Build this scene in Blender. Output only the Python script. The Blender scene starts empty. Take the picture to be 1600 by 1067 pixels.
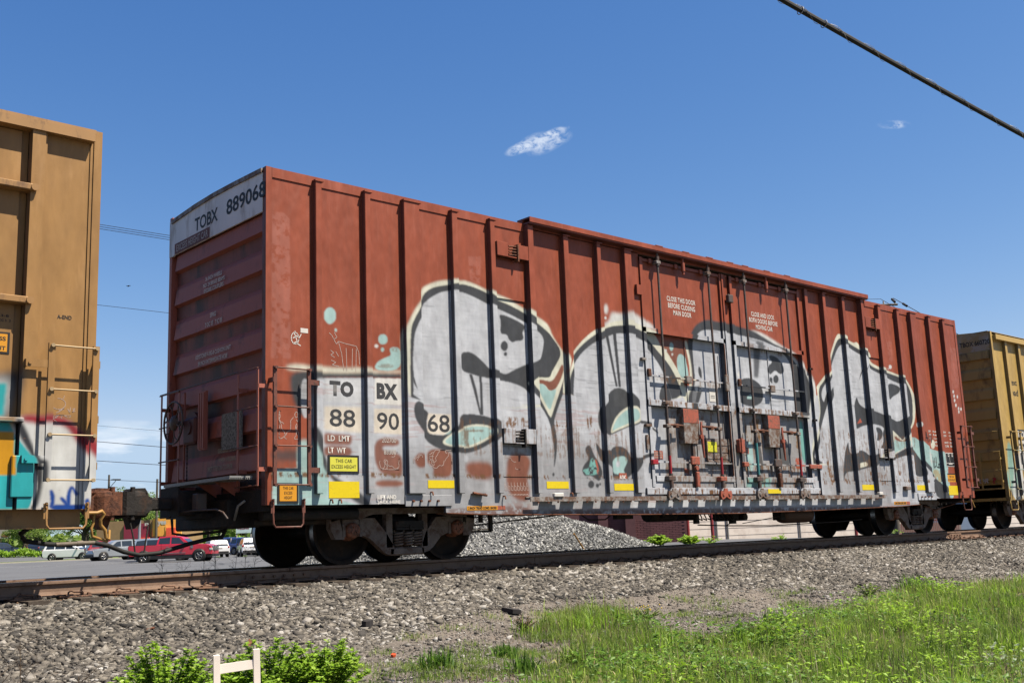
import bpy, math, random
import numpy as np
from mathutils import Vector, Matrix
PI = math.pi
rad = math.radians
random.seed(7)
RNG = np.random.default_rng(11)
scene = bpy.context.scene
COL = scene.collection

# ------------------------------------------------------------------ camera
F_PX = 1668.27
cam_d = bpy.data.cameras.new('camera')
cam = bpy.data.objects.new('camera', cam_d)
COL.objects.link(cam)
cam_d.sensor_width = 36.0
cam_d.lens = F_PX / 1600 * 36
cam_d.clip_end = 6000
_p, _r, _y = 0.18058, -0.03894, 0.73946
fw = Vector((math.sin(_y) * math.cos(_p), math.cos(_y) * math.cos(_p), math.sin(_p)))
r0 = Vector((math.cos(_y), -math.sin(_y), 0))
u0 = r0.cross(fw)
cr, sr = math.cos(_r), math.sin(_r)
rv = r0 * cr + u0 * sr
uv = u0 * cr - r0 * sr
CAM = Vector((-6.52917, -11.68007, 0.27973))
m = Matrix.Identity(4)
for i in range(3):
    m[i][0], m[i][1], m[i][2], m[i][3] = rv[i], uv[i], -fw[i], CAM[i]
cam.matrix_world = m
scene.camera = cam

# ------------------------------------------------------------------ world and sun
SUN = Vector((0.53, -1.0, 1.88)).normalized()
SKY_STRENGTH = 0.05
SUN_STRENGTH = 4.8
EXPOSURE = 1.45
world = bpy.data.worlds.new('World')
scene.world = world
world.use_nodes = True
nt = world.node_tree
nt.nodes.clear()
N = nt.nodes.new
wo = N('ShaderNodeOutputWorld')
bg = N('ShaderNodeBackground')
bg.inputs['Strength'].default_value = SKY_STRENGTH
sky = N('ShaderNodeTexSky')
sky.sky_type = 'NISHITA'
sky.sun_disc = False
sky.sun_elevation = math.asin(SUN.z)
sky.sun_rotation = math.atan2(SUN.x, SUN.y)
sky.air_density = 1.0
sky.dust_density = 0.35
sky.ozone_density = 2.2
L = nt.links.new
tc = N('ShaderNodeTexCoord')
cur = None

def mth(op, a=None, b=None, clamp=False):
    n = N('ShaderNodeMath'); n.operation = op; n.use_clamp = clamp
    for i, v in enumerate((a, b)):
        if v is None: continue
        if isinstance(v, (int, float)): n.inputs[i].default_value = v
        else: L(v, n.inputs[i])
    return n.outputs[0]


# grade of the physical sky towards the deep blue of a polarised spring sky: one power curve per channel, the whole dome alike
NORM = 0.1366
spx = N('ShaderNodeSeparateColor'); L(sky.outputs['Color'], spx.inputs[0])
cbx = N('ShaderNodeCombineColor')
for i_, (a_, p_) in enumerate(((1.50, 1.58), (0.96, 1.125), (0.945, 0.76))):
    v_ = mth('MULTIPLY', mth('POWER', mth('MULTIPLY', spx.outputs[i_], NORM), p_), a_ / NORM)
    L(mth('MINIMUM', v_, (0.50, 0.66, 0.88)[i_] / NORM), cbx.inputs[i_])
cur = cbx.outputs[0]


def px_dir(x, y):
    return (fw + rv * ((x - 800) / F_PX) - uv * ((y - 533.5) / F_PX)).normalized()


def dotn(v):
    n = N('ShaderNodeVectorMath'); n.operation = 'DOT_PRODUCT'
    L(tc.outputs['Generated'], n.inputs[0]); n.inputs[1].default_value = v
    return n.outputs['Value']


def cloud(d, ax, w, h, thr, amt, sc):
    """a small wisp: an elliptical envelope round direction d, long axis ax, times noise"""
    global cur
    d = Vector(d); ax = Vector(ax); ax = (ax - d * ax.dot(d)).normalized(); ay = d.cross(ax)
    a = mth('DIVIDE', dotn(ax), w); b = mth('DIVIDE', dotn(ay), h)
    e = mth('ADD', mth('MULTIPLY', a, a), mth('MULTIPLY', b, b))
    env = mth('MULTIPLY', mth('SUBTRACT', 1.0, e, True), mth('GREATER_THAN', dotn(d), 0.5))
    mp = N('ShaderNodeMapping'); mp.inputs['Scale'].default_value = sc
    L(tc.outputs['Generated'], mp.inputs['Vector'])
    nz = N('ShaderNodeTexNoise'); nz.inputs['Scale'].default_value = 1.0
    nz.inputs['Detail'].default_value = 8; nz.inputs['Roughness'].default_value = 0.68
    nz.inputs['Distortion'].default_value = 0.6
    L(mp.outputs['Vector'], nz.inputs['Vector'])
    f = mth('MULTIPLY', mth('MULTIPLY', mth('SUBTRACT', nz.outputs['Fac'], thr, True), amt), mth('POWER', env, 1.3), True)
    f = mth('MINIMUM', f, 0.6)
    mx = N('ShaderNodeMix'); mx.data_type = 'RGBA'
    L(f, mx.inputs['Factor']); L(cur, mx.inputs['A']); mx.inputs['B'].default_value = (6.6, 7.1, 7.8, 1)
    cur = mx.outputs['Result']


for cx_, cy_, w_, h_, am_ in ((812, 232, .016, .0058, 3.6), (836, 222, .018, .0085, 3.0), (852, 228, .020, .0080, 1.8), (866, 208, .016, .0048, 3.4), (874, 217, .014, .007, 1.6)):
    cloud(px_dir(cx_, cy_), px_dir(cx_ + 50, cy_ - 20) - px_dir(cx_ - 50, cy_ + 20), w_, h_, 0.36, am_, (110, 110, 200))
cloud(px_dir(1397, 195), px_dir(1420, 194) - px_dir(1376, 196), 0.015, 0.0042, 0.42, 2.2, (90, 90, 160))
# low cumulus all round the horizon
sx = N('ShaderNodeSeparateXYZ'); L(tc.outputs['Generated'], sx.inputs[0])
el = sx.outputs['Z']
band = mth('MULTIPLY', mth('MULTIPLY', mth('SUBTRACT', el, 0.0), 40, True), mth('MULTIPLY', mth('SUBTRACT', 0.125, el), 22, True))
mp = N('ShaderNodeMapping'); mp.inputs['Scale'].default_value = (9, 9, 34); mp.inputs['Location'].default_value = (1.3, 0.4, 0.35)
L(tc.outputs['Generated'], mp.inputs['Vector'])
nz = N('ShaderNodeTexNoise'); nz.inputs['Scale'].default_value = 1.0; nz.inputs['Detail'].default_value = 7; nz.inputs['Roughness'].default_value = 0.55
L(mp.outputs['Vector'], nz.inputs['Vector'])
cf = mth('MULTIPLY', mth('MULTIPLY', mth('SUBTRACT', nz.outputs['Fac'], 0.50, True), 9.0, True), band, True)
cf = mth('MULTIPLY', cf, 0.8)
mx = N('ShaderNodeMix'); mx.data_type = 'RGBA'
L(cf, mx.inputs['Factor']); L(cur, mx.inputs['A']); mx.inputs['B'].default_value = (7.6, 7.9, 8.3, 1)
L(mx.outputs['Result'], bg.inputs['Color'])
L(bg.outputs[0], wo.inputs[0])

sun_d = bpy.data.lights.new('sun', 'SUN')
sun_d.energy = SUN_STRENGTH
sun_d.angle = rad(0.53)
sun_d.color = (1.0, 0.90, 0.76)
sun = bpy.data.objects.new('sun', sun_d)
COL.objects.link(sun)
sun.rotation_euler = (-SUN).to_track_quat('-Z', 'Y').to_euler()
sun.location = (0, -20, 40)

vs = scene.view_settings
vs.view_transform = 'Standard'
vs.look = 'None'
vs.exposure = EXPOSURE
vs.gamma = 1.0
vs.use_curve_mapping = False
scene.cycles.max_bounces = 6
scene.cycles.transparent_max_bounces = 8
scene.cycles.use_denoising = True

# ------------------------------------------------------------------ materials
MATS = {}
KA = 0.515            # all base colours share this calibration to the exposure


def srgb(h):
    r, g, b = h
    f = lambda c: (c / 255 / 12.92) if c / 255 <= 0.04045 else ((c / 255 + 0.055) / 1.055) ** 2.4
    return (f(r), f(g), f(b))


def mat(name, col, rough=0.6, metal=0.0, var=0.12, scale=3.0, dirt=None, dirt_amt=0.0, dirt_scale=8.0, bump=0.0, bump_scale=40.0,
        spec=0.28, streak=1.0, coat=0.0, transl=None, emit=None):
    """a procedural surface: base colour broken up by noise, dirt or rust patches, fine relief"""
    if name in MATS: return MATS[name]
    m = bpy.data.materials.new(name); m.use_nodes = True
    t = m.node_tree; b = t.nodes['Principled BSDF']; lk = t.links.new
    b.inputs['Roughness'].default_value = rough
    b.inputs['Metallic'].default_value = metal
    b.inputs['Specular IOR Level'].default_value = spec
    b.inputs['Coat Weight'].default_value = coat
    b.inputs['Coat Roughness'].default_value = 0.08
    g = t.nodes.new('ShaderNodeNewGeometry')
    mp = t.nodes.new('ShaderNodeMapping'); mp.inputs['Scale'].default_value = (1, 1, streak)
    lk(g.outputs['Position'], mp.inputs['Vector'])

    def noise(s, det=5, ro=0.6, dist=0.0):
        n = t.nodes.new('ShaderNodeTexNoise'); n.inputs['Scale'].default_value = s
        n.inputs['Detail'].default_value = det; n.inputs['Roughness'].default_value = ro; n.inputs['Distortion'].default_value = dist
        lk(mp.outputs['Vector'], n.inputs['Vector']); return n.outputs['Fac']
    c = Vector(col) * KA
    rp = t.nodes.new('ShaderNodeValToRGB')
    rp.color_ramp.elements[0].position = 0.3; rp.color_ramp.elements[1].position = 0.72
    rp.color_ramp.elements[0].color = (*(c * (1 - var)), 1)
    rp.color_ramp.elements[1].color = (*[min(1, x * (1 + var * 0.8)) for x in c], 1)
    lk(noise(scale), rp.inputs['Fac'])
    out = rp.outputs['Color']
    if dirt is not None and dirt_amt > 0:
        r2 = t.nodes.new('ShaderNodeValToRGB')
        r2.color_ramp.elements[0].position = 0.62 - 0.3 * dirt_amt; r2.color_ramp.elements[1].position = 0.72 - 0.2 * dirt_amt
        lk(noise(dirt_scale, 8, 0.7, 0.3), r2.inputs['Fac'])
        mx = t.nodes.new('ShaderNodeMix'); mx.data_type = 'RGBA'
        lk(r2.outputs['Color'], mx.inputs['Factor']); lk(out, mx.inputs['A']); mx.inputs['B'].default_value = (*[v * KA for v in dirt], 1)
        out = mx.outputs['Result']
    lk(out, b.inputs['Base Color'])
    if bump > 0:
        bn = t.nodes.new('ShaderNodeBump'); bn.inputs['Strength'].default_value = bump; bn.inputs['Distance'].default_value = 0.02
        lk(noise(bump_scale, 4), bn.inputs['Height']); lk(bn.outputs['Normal'], b.inputs['Normal'])
    if transl:
        tr = t.nodes.new('ShaderNodeBsdfTranslucent'); tr.inputs['Color'].default_value = (*transl, 1)
        ms = t.nodes.new('ShaderNodeMixShader'); ms.inputs[0].default_value = 0.35
        lk(b.outputs[0], ms.inputs[1]); lk(tr.outputs[0], ms.inputs[2]); lk(ms.outputs[0], t.nodes['Material Output'].inputs[0])
    MATS[name] = m
    return m


RUST = (0.16, 0.065, 0.03)
C_RED = (0.35, 0.085, 0.042)
C_ORANGE = (0.42, 0.235, 0.085)
C_TAN = (0.56, 0.38, 0.12)
PAL = {'silver': (0.56, 0.59, 0.65), 'dark': (0.062, 0.066, 0.074), 'dgrey': (0.09, 0.095, 0.10), 'cream': (0.72, 0.73, 0.62), 'offw': (0.68, 0.70, 0.70),
       'cyan': (0.40, 0.60, 0.60), 'teal': (0.22, 0.50, 0.47), 'teal2': (0.03, 0.42, 0.46), 'red': (0.26, 0.10, 0.065), 'redd': (0.16, 0.075, 0.06), 'pink': (0.47, 0.19, 0.15),
       'white': (0.80, 0.80, 0.78), 'cream2': (0.76, 0.70, 0.61), 'rust': (0.20, 0.10, 0.045), 'rustw': (0.24, 0.14, 0.07), 'coral': (0.50, 0.12, 0.07),
       'grey2': (0.34, 0.33, 0.33), 'silver2': (0.36, 0.37, 0.395), 'yel': (0.45, 0.33, 0.13), 'track_shade': (0.10, 0.095, 0.10), 'black': (0.035, 0.038, 0.045), 'redg': (0.32, 0.03, 0.04), 'ory': (0.62, 0.30, 0.01), 'blue': (0.01, 0.07, 0.36)}
PAL = {k: tuple(c * KA for c in v) for k, v in PAL.items()}
TR_MAIN=[('pink',1,2,0,0.45,[0.07,4.46,0.24,4.48,0.33,4.41,0.34,2.59,0.06,2.57]),
('pink',1,2,0,0.35,[3.31,4.36,3.57,4.4,3.53,3.97,3.34,4.0]),
('pink',1,2,0,0.3,[15.37,4.22,15.61,4.24,15.57,3.79,15.42,3.78]),
('pink',1,2,0,0.3,[18.4,4.34,18.74,4.37,18.68,3.41,18.27,3.33]),
('silver',1,1,0,1,[0.63,2.37,1.36,2.42,2.06,2.45,2.2,2.75,5.44,2.4,8.72,2.82,12.2,2.8,13.97,3.17,16.06,2.73,15.99,1.87,16.4,1.6,16.91,1.24,17.47,0.85,17.65,0.44,14.95,0.08,2.8,0.39,-0.13,0.46,-0.13,0.69,0.61,0.99]),
('silver2',14,1,1,0.85,[1.34,1.2,2.17,1.51,2.84,1.53,4.84,1.68,6.89,1.64,6.79,0.49,2.8,0.39,1.33,0.67]),
('silver2',12,1,1,0.8,[12.63,2.56,13.47,1.81,15.2,1.3,17.13,0.88,17.03,0.45,12.05,0.4]),
('track_shade',2,2,0,0.8,[4.2,0.4,4.2,0.635,14.4,0.62,14.4,0.4]),  # shade below the door track, painted dark onto the sill
('redd',2,2,0,0.7,[2.9,0.55,2.9,0.66,4.3,0.66,16,0.6,16,0.45]),
('cyan',1,1,0,1,[0.09,1.2,0.42,1.22,0.43,1.4,0.59,1.49,0.66,1.56,0.83,1.37,0.87,1.16,0.87,0.86,1.4,0.74,0.06,0.67]),
('red',1,2,0,0.5,[0.09,1.48,0.57,1.49,0.56,1.2,0.09,1.2]),
('dark',3,0,1,0.75,[0.05,1.43,0.31,1.44,0.57,1.43,0.56,1.3,0.31,1.31,0.06,1.31]),
('cyan',2,1,1,0.9,[0.43,1.57,0.63,1.58,0.62,1.2,0.44,1.2]),
('dark',2,0,1,1,[0.34,2.44,0.83,2.45,0.83,2.36,0.62,2.35,0.6,1.87,0.47,1.87,0.39,2.03,0.33,2.22]),
('silver',1,1,1,0.8,[0.48,2.34,0.62,2.36,0.62,1.85,0.49,1.85]),
('dark',1.5,0,1,1,[0.63,1.77,0.75,1.65,0.82,1.41,0.88,1.29,0.87,1.16,1.35,0.93,1.56,0.74,1.32,0.74,0.85,1.14,0.75,1.37,0.63,1.58]),
('dark',1.5,0,1,1,[0.47,2.43,0.83,2.45,1.43,2.49,1.59,2.51,1.81,2.51,2.09,2.52,2.09,2.46,1.21,2.41,0.83,2.38,0.48,2.34]),
('cream',2,0,1,1,[0.27,2.5,0.48,2.53,0.63,2.51,0.83,2.52,1.22,2.53,1.37,2.56,1.59,2.53,1.81,2.54,2.07,2.57,2.07,2.53,1.59,2.5,1.22,2.47,0.83,2.44,0.61,2.46,0.48,2.45,0.29,2.44]),
('cyan',1,0,1,1,[1.85,2.87,2.07,2.89,2.06,2.56,1.6,2.53,1.65,2.65,1.81,2.73,1.9,2.76]),
('rust',1,2,1,0.5,[1.88,2.86,2.05,2.88,2.05,2.83,1.92,2.81]),
('rust',1,2,1,0.5,[1.62,2.59,1.81,2.65,1.98,2.62,1.81,2.57]),
('offw',1,1,0,0.35,[0.85,2.37,1.39,2.4,1.39,2.08,0.84,2.08]),
('white',0.5,0,0,1,[1.62,2.43,2.05,2.45,2.05,2.09,1.61,2.08]),
('cream2',1.5,0,0,1,[0.83,2.01,1.39,2.03,1.39,1.69,0.83,1.71]),
('cream2',0.5,0,0,1,[1.6,2.02,2.05,2.04,2.04,1.69,1.59,1.7]),
('cream2',1,0,0,1,[2.49,2.0,2.91,2.0,2.9,1.72,2.48,1.72]),
('red',1.5,0,1,0.95,[0.82,1.67,0.87,1.67,1.18,1.66,1.25,1.65,1.24,1.53,1.15,1.52,0.87,1.52,0.82,1.53]),
('red',1.5,0,1,0.95,[0.82,1.52,1.2,1.51,1.24,1.47,1.23,1.39,1.15,1.37,0.87,1.37,0.82,1.39]),
('red',1.5,0,1,0.95,[1.6,1.64,2.0,1.64,2.0,1.53,1.76,1.53,1.71,1.5,1.76,1.46,2.01,1.44,2.05,1.31,2.04,1.15,1.97,1.12,1.78,1.14,1.66,1.2,1.59,1.34]),
('red',1.5,0,1,0.95,[1.59,1.08,2.04,1.08,2.04,0.99,1.59,0.99]),
('red',1.5,0,1,1,[2.42,1.34,2.4,1.29,2.35,1.25,2.29,1.24,2.24,1.25,2.2,1.29,2.18,1.34,2.2,1.39,2.24,1.43,2.3,1.45,2.36,1.43,2.4,1.4]),
('red',1.5,0,1,1,[2.47,1.52,2.92,1.51,2.9,1.16,2.8,1.12,2.62,1.12,2.55,1.18,2.58,1.23,2.51,1.31,2.46,1.3]),
('red',2.5,0,1,1,[3.14,1.33,3.37,1.36,3.66,1.34,3.66,1.1,3.36,1.1,3.23,1.13,3.15,1.2]),
('red',2,0,1,1,[3.94,1.43,4.09,1.49,4.31,1.48,4.39,1.38,4.36,1.27,4.32,1.17,4.31,1.06,4.36,0.92,4.3,0.78,4.1,0.8,3.94,0.9,3.89,1.04,3.9,1.27]),
('silver',1,0,1,0.6,[3.06,1.44,3.2,1.44,3.19,1.34,3.08,1.34]),
('red',4,2,1,0.5,[3.89,0.8,4.42,0.76,4.38,0.58,3.88,0.59]),
('cyan',1,0,1,1,[1.02,3.22,1.01,3.16,0.97,3.11,0.92,3.09,0.88,3.1,0.84,3.14,0.83,3.2,0.84,3.25,0.88,3.3,0.93,3.32,0.97,3.31,1.01,3.27]),
('cyan',1,0,1,1,[1.84,2.98,1.83,2.94,1.8,2.91,1.76,2.9,1.72,2.9,1.69,2.93,1.68,2.96,1.69,3.0,1.72,3.03,1.76,3.04,1.8,3.04,1.83,3.01]),
('cyan',1,0,1,1,[1.03,3.02,1.03,3.01,1.02,3.0,1.01,3.0,1.0,3.0,0.99,3.01,0.99,3.02,0.99,3.03,1.0,3.04,1.01,3.04,1.02,3.04,1.03,3.03]),
('offw',1,0,1,1,[1.69,2.87,1.68,2.86,1.67,2.85,1.65,2.84,1.64,2.85,1.62,2.85,1.62,2.86,1.62,2.88,1.64,2.89,1.65,2.89,1.67,2.89,1.68,2.88]),
('cyan',1,0,1,1,[1.78,2.83,1.77,2.82,1.76,2.8,1.75,2.8,1.73,2.8,1.73,2.81,1.72,2.83,1.73,2.84,1.74,2.86,1.75,2.86,1.76,2.86,1.77,2.85]),
('cream',1.2,0,1,1,[2.06,2.32,2.05,2.91,2.07,3.12,2.16,3.28,2.27,3.46,2.41,3.62,2.43,3.76,2.58,3.85,2.8,3.93,3.07,3.97,3.3,3.98,3.53,3.93,3.71,3.88,3.88,3.84,4.12,3.8,4.36,3.71,4.6,3.63,4.86,3.53,4.94,3.44,4.97,3.34,5.2,3.1,5.31,2.98,5.2,2.7,5.04,2.38,4.9,2.16,2.16,2.16]),
('dark',1,0,1,1,[2.14,2.32,2.15,2.82,2.17,3.16,2.24,3.3,2.42,3.57,2.47,3.69,2.62,3.8,2.84,3.86,3.11,3.92,3.34,3.92,3.64,3.86,3.83,3.77,4.11,3.72,4.43,3.62,4.65,3.51,4.87,3.4,5.0,3.28,5.19,3.07,4.94,2.76,4.88,2.66,4.57,2.65,4.41,2.55,4.65,2.2,4.4,2.25,2.14,2.12]),
('silver',1,1,1,1,[2.2,2.52,2.19,2.69,2.21,2.91,2.23,3.07,2.29,3.21,2.4,3.38,2.43,3.48,2.47,3.55,2.62,3.67,2.84,3.78,3.11,3.81,3.33,3.78,3.63,3.69,3.87,3.63,4.13,3.57,4.42,3.48,4.64,3.4,4.82,3.27,4.72,2.93,4.64,2.92,4.3,2.64,4.63,2.33,4.62,2.18,2.18,2.06]),
('dark',1,0,1,1,[2.18,2.56,2.2,2.49,2.24,2.38,2.27,2.29,2.22,2.36,2.18,2.42]),
('dark',1,0,1,1,[3.11,2.9,3.23,2.93,3.35,2.92,3.52,2.82,3.68,2.69,3.87,2.68,3.96,2.64,4.18,2.75,4.44,2.85,4.64,2.92,4.72,2.93,4.81,3.28,4.87,3.4,5.0,3.28,5.19,3.07,4.94,2.76,4.88,2.66,4.57,2.65,4.41,2.55,4.51,2.49,4.65,2.31,4.48,2.4,4.29,2.49,4.05,2.54,3.89,2.55,3.67,2.57,3.47,2.58,3.29,2.61,3.11,2.64]),
('dark',1,0,0,1,[3.26,2.61,3.32,2.61,3.39,2.4,3.47,2.03,3.44,2.03,3.34,2.36]),
('dark',1,0,0,1,[3.45,2.6,3.5,2.6,3.51,2.32,3.51,2.02,3.45,2.02,3.46,2.32]),
('dark',1,0,1,1,[3.87,3.56,4.08,3.54,4.39,3.45,4.41,3.39,4.34,3.33,4.37,3.24,4.33,3.19,4.21,3.18,4.13,3.14,4.05,3.19,4.04,3.26,3.88,3.25,3.92,3.45]),
('dark',1,0,1,1,[4.04,3.09,4.03,3.05,4.0,3.01,3.96,3.0,3.93,3.01,3.9,3.03,3.89,3.07,3.9,3.11,3.93,3.14,3.97,3.16,4.01,3.15,4.03,3.12]),
('dark',1,0,1,1,[4.02,2.96,4.01,2.95,4.0,2.93,3.98,2.93,3.96,2.93,3.95,2.94,3.95,2.96,3.95,2.97,3.97,2.98,3.98,2.99,4.0,2.99,4.01,2.98]),
('dark',1,0,1,1,[2.26,2.16,2.34,2.13,2.42,2.06,2.52,2.01,2.47,1.91,2.47,1.79,2.5,1.72,2.77,1.7,2.9,1.78,2.99,1.86,3.0,2.0,3.22,2.03,3.49,2.02,3.67,1.99,3.83,1.91,3.86,1.81,3.77,1.7,3.58,1.59,3.29,1.48,3.02,1.45,2.72,1.5,2.51,1.58,2.43,1.66,2.27,1.82,2.2,1.93,2.19,2.08]),
('cream',1,0,1,1,[2.7,1.6,2.9,1.74,3.12,1.84,3.35,1.89,3.6,1.88,3.71,1.83,3.69,1.73,3.47,1.62,3.2,1.53,2.89,1.55]),
('cyan',1,0,1,1,[2.75,1.61,2.92,1.72,3.13,1.82,3.35,1.86,3.57,1.86,3.68,1.81,3.65,1.74,3.45,1.65,3.2,1.56,2.92,1.57]),
('rust',1,2,0,0.7,[3.13,1.79,3.5,1.81,3.51,1.79,3.21,1.77,3.22,1.55,3.16,1.56]),
('rust',1,2,1,0.6,[3.57,1.71,3.69,1.78,3.69,1.73,3.59,1.67]),
('cyan',1,1,1,0.7,[2.71,1.75,2.9,1.81,2.9,1.74,2.81,1.71]),
('cream2',1,0,0,0.9,[2.5,1.98,2.91,2.0,2.91,1.79,2.76,1.71,2.51,1.72,2.53,1.82]),
('dark',1,0,1,1,[5.25,2.8,5.37,2.8,5.31,2.62,5.18,2.48,4.96,2.07,4.93,1.96,4.98,1.76,4.97,1.54,4.9,1.29,4.88,1.29,4.91,1.5,4.89,1.75,4.83,2.01,4.63,2.26,4.36,2.44,4.34,2.53,4.42,2.56,4.66,2.37,4.87,2.06,5.04,2.38]),
('cream',1,0,0,1,[5.19,3.08,5.29,2.98,5.2,2.7,5.04,2.38,4.9,2.1,4.87,2.05,4.82,2.1,4.66,2.33,4.41,2.55,4.57,2.65,4.89,2.66,4.94,2.76]),
('red',1,0,1,1,[4.6,2.62,4.77,2.62,4.93,2.6,5.07,2.77,5.15,2.89,5.19,2.89,5.2,2.78,5.02,2.5,4.87,2.44,4.77,2.56,4.57,2.54]),
('cyan',1,0,1,1,[4.54,2.55,4.64,2.56,4.75,2.56,4.82,2.49,4.87,2.45,5.0,2.5,5.02,2.48,4.91,2.27,4.86,2.14,4.75,2.28,4.64,2.46]),
('dark',1,0,1,1,[4.89,1.19,4.89,1.17,4.88,1.16,4.86,1.15,4.85,1.16,4.85,1.17,4.84,1.18,4.85,1.2,4.86,1.21,4.87,1.22,4.88,1.21,4.89,1.2]),
('offw',3,0,1,1,[6.17,3.56,6.18,3.66,6.32,3.71,6.37,3.87,6.49,3.86,6.64,3.87,6.79,3.91,6.91,3.91,7.03,3.89,7.18,3.8,7.33,3.8,7.5,3.7,7.38,3.66,6.77,3.71]),
('cream',1,0,1,1,[5.17,2.64,5.29,2.88,5.4,3.1,5.68,3.35,5.97,3.54,6.18,3.59,6.34,3.7,6.78,3.78,7.02,3.74,7.23,3.68,7.54,3.64,7.73,3.32,8.06,3.05,8.19,2.87,8.35,2.49,5.15,2.32]),
('offw',2,0,1,1,[6.3,3.91,6.29,3.86,6.27,3.83,6.24,3.82,6.22,3.83,6.2,3.85,6.2,3.9,6.21,3.94,6.23,3.97,6.25,3.99,6.28,3.98,6.29,3.95]),
('offw',1,0,1,1,[6.25,3.76,6.25,3.74,6.24,3.73,6.22,3.73,6.21,3.73,6.2,3.74,6.19,3.75,6.2,3.76,6.21,3.77,6.23,3.78,6.24,3.78,6.25,3.77]),
('dark',1,0,1,1,[5.2,2.3,5.22,2.64,5.3,2.8,5.41,2.96,5.41,3.06,5.7,3.3,6.03,3.49,6.29,3.61,6.53,3.66,6.77,3.68,7.01,3.65,7.22,3.59,7.4,3.47,7.66,3.27,7.9,3.1,8.11,2.88,8.23,2.47]),
('silver',1,1,1,1,[5.28,2.12,5.32,2.69,5.4,2.88,5.58,3.09,5.87,3.29,6.16,3.41,6.52,3.54,6.91,3.52,7.15,3.45,7.35,3.33,7.64,3.06,7.77,2.8,7.9,2.47,7.88,2.24]),
('dark',1,0,0,1,[6.2,3.46,6.27,3.47,6.43,2.63,6.38,2.62]),
('dark',1,0,0,1,[6.38,3.52,6.46,3.53,6.51,2.62,6.45,2.62]),
('dark',1,0,1,1,[6.21,2.52,6.39,2.61,6.56,2.6,6.7,2.53,6.84,2.44,6.92,2.32,6.94,2.18,6.93,2.08,6.8,2.02,6.62,1.97,6.44,1.91,6.21,1.83,6.09,1.8,5.98,1.85,5.92,1.98,5.92,2.15,5.99,2.27,6.11,2.36]),
('dgrey',0.5,0,0,0.5,[6.33,2.59,6.62,2.59,6.62,2.31,6.32,2.3]),
('cream',1,0,1,1,[6.19,1.84,6.23,1.97,6.36,2.15,6.59,2.29,6.77,2.33,6.89,2.24,6.89,2.08,6.63,1.99,6.33,1.9]),
('cyan',1,0,1,1,[6.23,1.88,6.28,1.99,6.4,2.13,6.62,2.26,6.77,2.28,6.84,2.2,6.83,2.1,6.6,2.02,6.33,1.93]),
('dark',1,0,1,1,[6.93,2.1,7.11,2.09,7.29,2.03,7.48,1.92,7.45,1.9,7.29,1.98,7.11,2.04,6.91,2.04]),
('dark',1,0,1,1,[5.84,1.71,5.94,1.6,6.02,1.56,6.19,1.59,6.24,1.64,6.39,1.66,6.54,1.62,6.62,1.54,6.65,1.46,6.88,1.48,7.06,1.55,7.31,1.56,7.3,1.51,7.09,1.49,6.87,1.42,6.8,1.32,6.67,1.21,6.52,1.13,6.32,1.13,6.15,1.16,6.11,1.3,6.0,1.35,5.9,1.46,5.84,1.6]),
('cyan',1,0,1,1,[6.2,1.4,6.29,1.48,6.52,1.5,6.57,1.42,6.51,1.34,6.45,1.26,6.51,1.2,6.21,1.2,6.21,1.3]),
('silver',1,1,1,1,[6.29,1.41,6.39,1.42,6.37,1.32,6.28,1.31]),
('dark',1,0,1,1,[5.71,1.66,5.61,1.63,5.58,1.55,5.68,1.44,5.54,1.34,5.49,1.25,5.54,1.16,5.71,1.18,5.82,1.09,5.88,1.1,5.96,1.2,5.94,1.29,5.87,1.41,5.79,1.48]),
('teal',1,2,1,1,[5.71,1.44,5.79,1.45,5.81,1.33,5.87,1.29,5.86,1.2,5.69,1.18,5.52,1.19,5.51,1.27,5.65,1.28,5.67,1.35]),
('coral',1,2,1,1,[5.79,1.45,5.84,1.41,5.88,1.26,5.86,1.19,5.82,1.22,5.83,1.31]),
('dark',1,0,1,1,[5.74,1.04,5.73,1.01,5.7,0.98,5.66,0.98,5.63,0.98,5.6,1.01,5.6,1.04,5.61,1.07,5.64,1.09,5.67,1.1,5.71,1.09,5.73,1.07]),
('dark',1,0,1,1,[5.85,1.02,5.84,1.0,5.83,0.99,5.81,0.98,5.79,0.99,5.77,1.0,5.77,1.02,5.78,1.04,5.79,1.05,5.81,1.05,5.83,1.05,5.85,1.04]),
('dark',1,0,1,1,[5.89,1.04,5.89,1.03,5.88,1.02,5.87,1.02,5.86,1.02,5.85,1.03,5.85,1.04,5.86,1.06,5.86,1.06,5.87,1.07,5.88,1.06,5.89,1.06]),
('dark',1,0,1,1,[5.62,1.14,5.62,1.13,5.61,1.13,5.61,1.12,5.6,1.13,5.59,1.13,5.59,1.14,5.59,1.15,5.6,1.15,5.61,1.15,5.62,1.15,5.62,1.15]),
('dark',1,0,1,1,[7.55,2.58,7.63,2.73,7.77,2.78,7.84,2.65,7.88,2.52,7.84,2.47,7.71,2.45,7.55,2.47]),
('red',1,0,1,1,[7.69,3.51,8.08,3.56,8.35,3.59,8.41,3.12,8.19,3.02,8.03,3.11,7.86,3.29,7.68,3.42]),
('cream',1,0,1,1,[7.68,3.44,7.8,3.37,8.03,3.11,8.21,2.91,8.31,2.58,8.41,2.86,8.43,3.12,8.38,3.37,8.32,3.58,8.42,3.59,8.51,3.13,8.48,2.82,8.32,2.49,8.22,2.49,8.05,2.92,7.67,3.31]),
('cyan',1,0,1,1,[8.08,3.18,8.12,3.3,8.21,3.34,8.3,3.3,8.37,3.12,8.4,2.92,8.3,2.79,8.21,2.89,8.09,3.01]),
('cyan',1,0,1,1,[8.02,3.45,8.01,3.41,7.98,3.37,7.96,3.36,7.93,3.37,7.91,3.4,7.91,3.44,7.92,3.48,7.94,3.51,7.97,3.52,8.0,3.51,8.02,3.48]),
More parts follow.
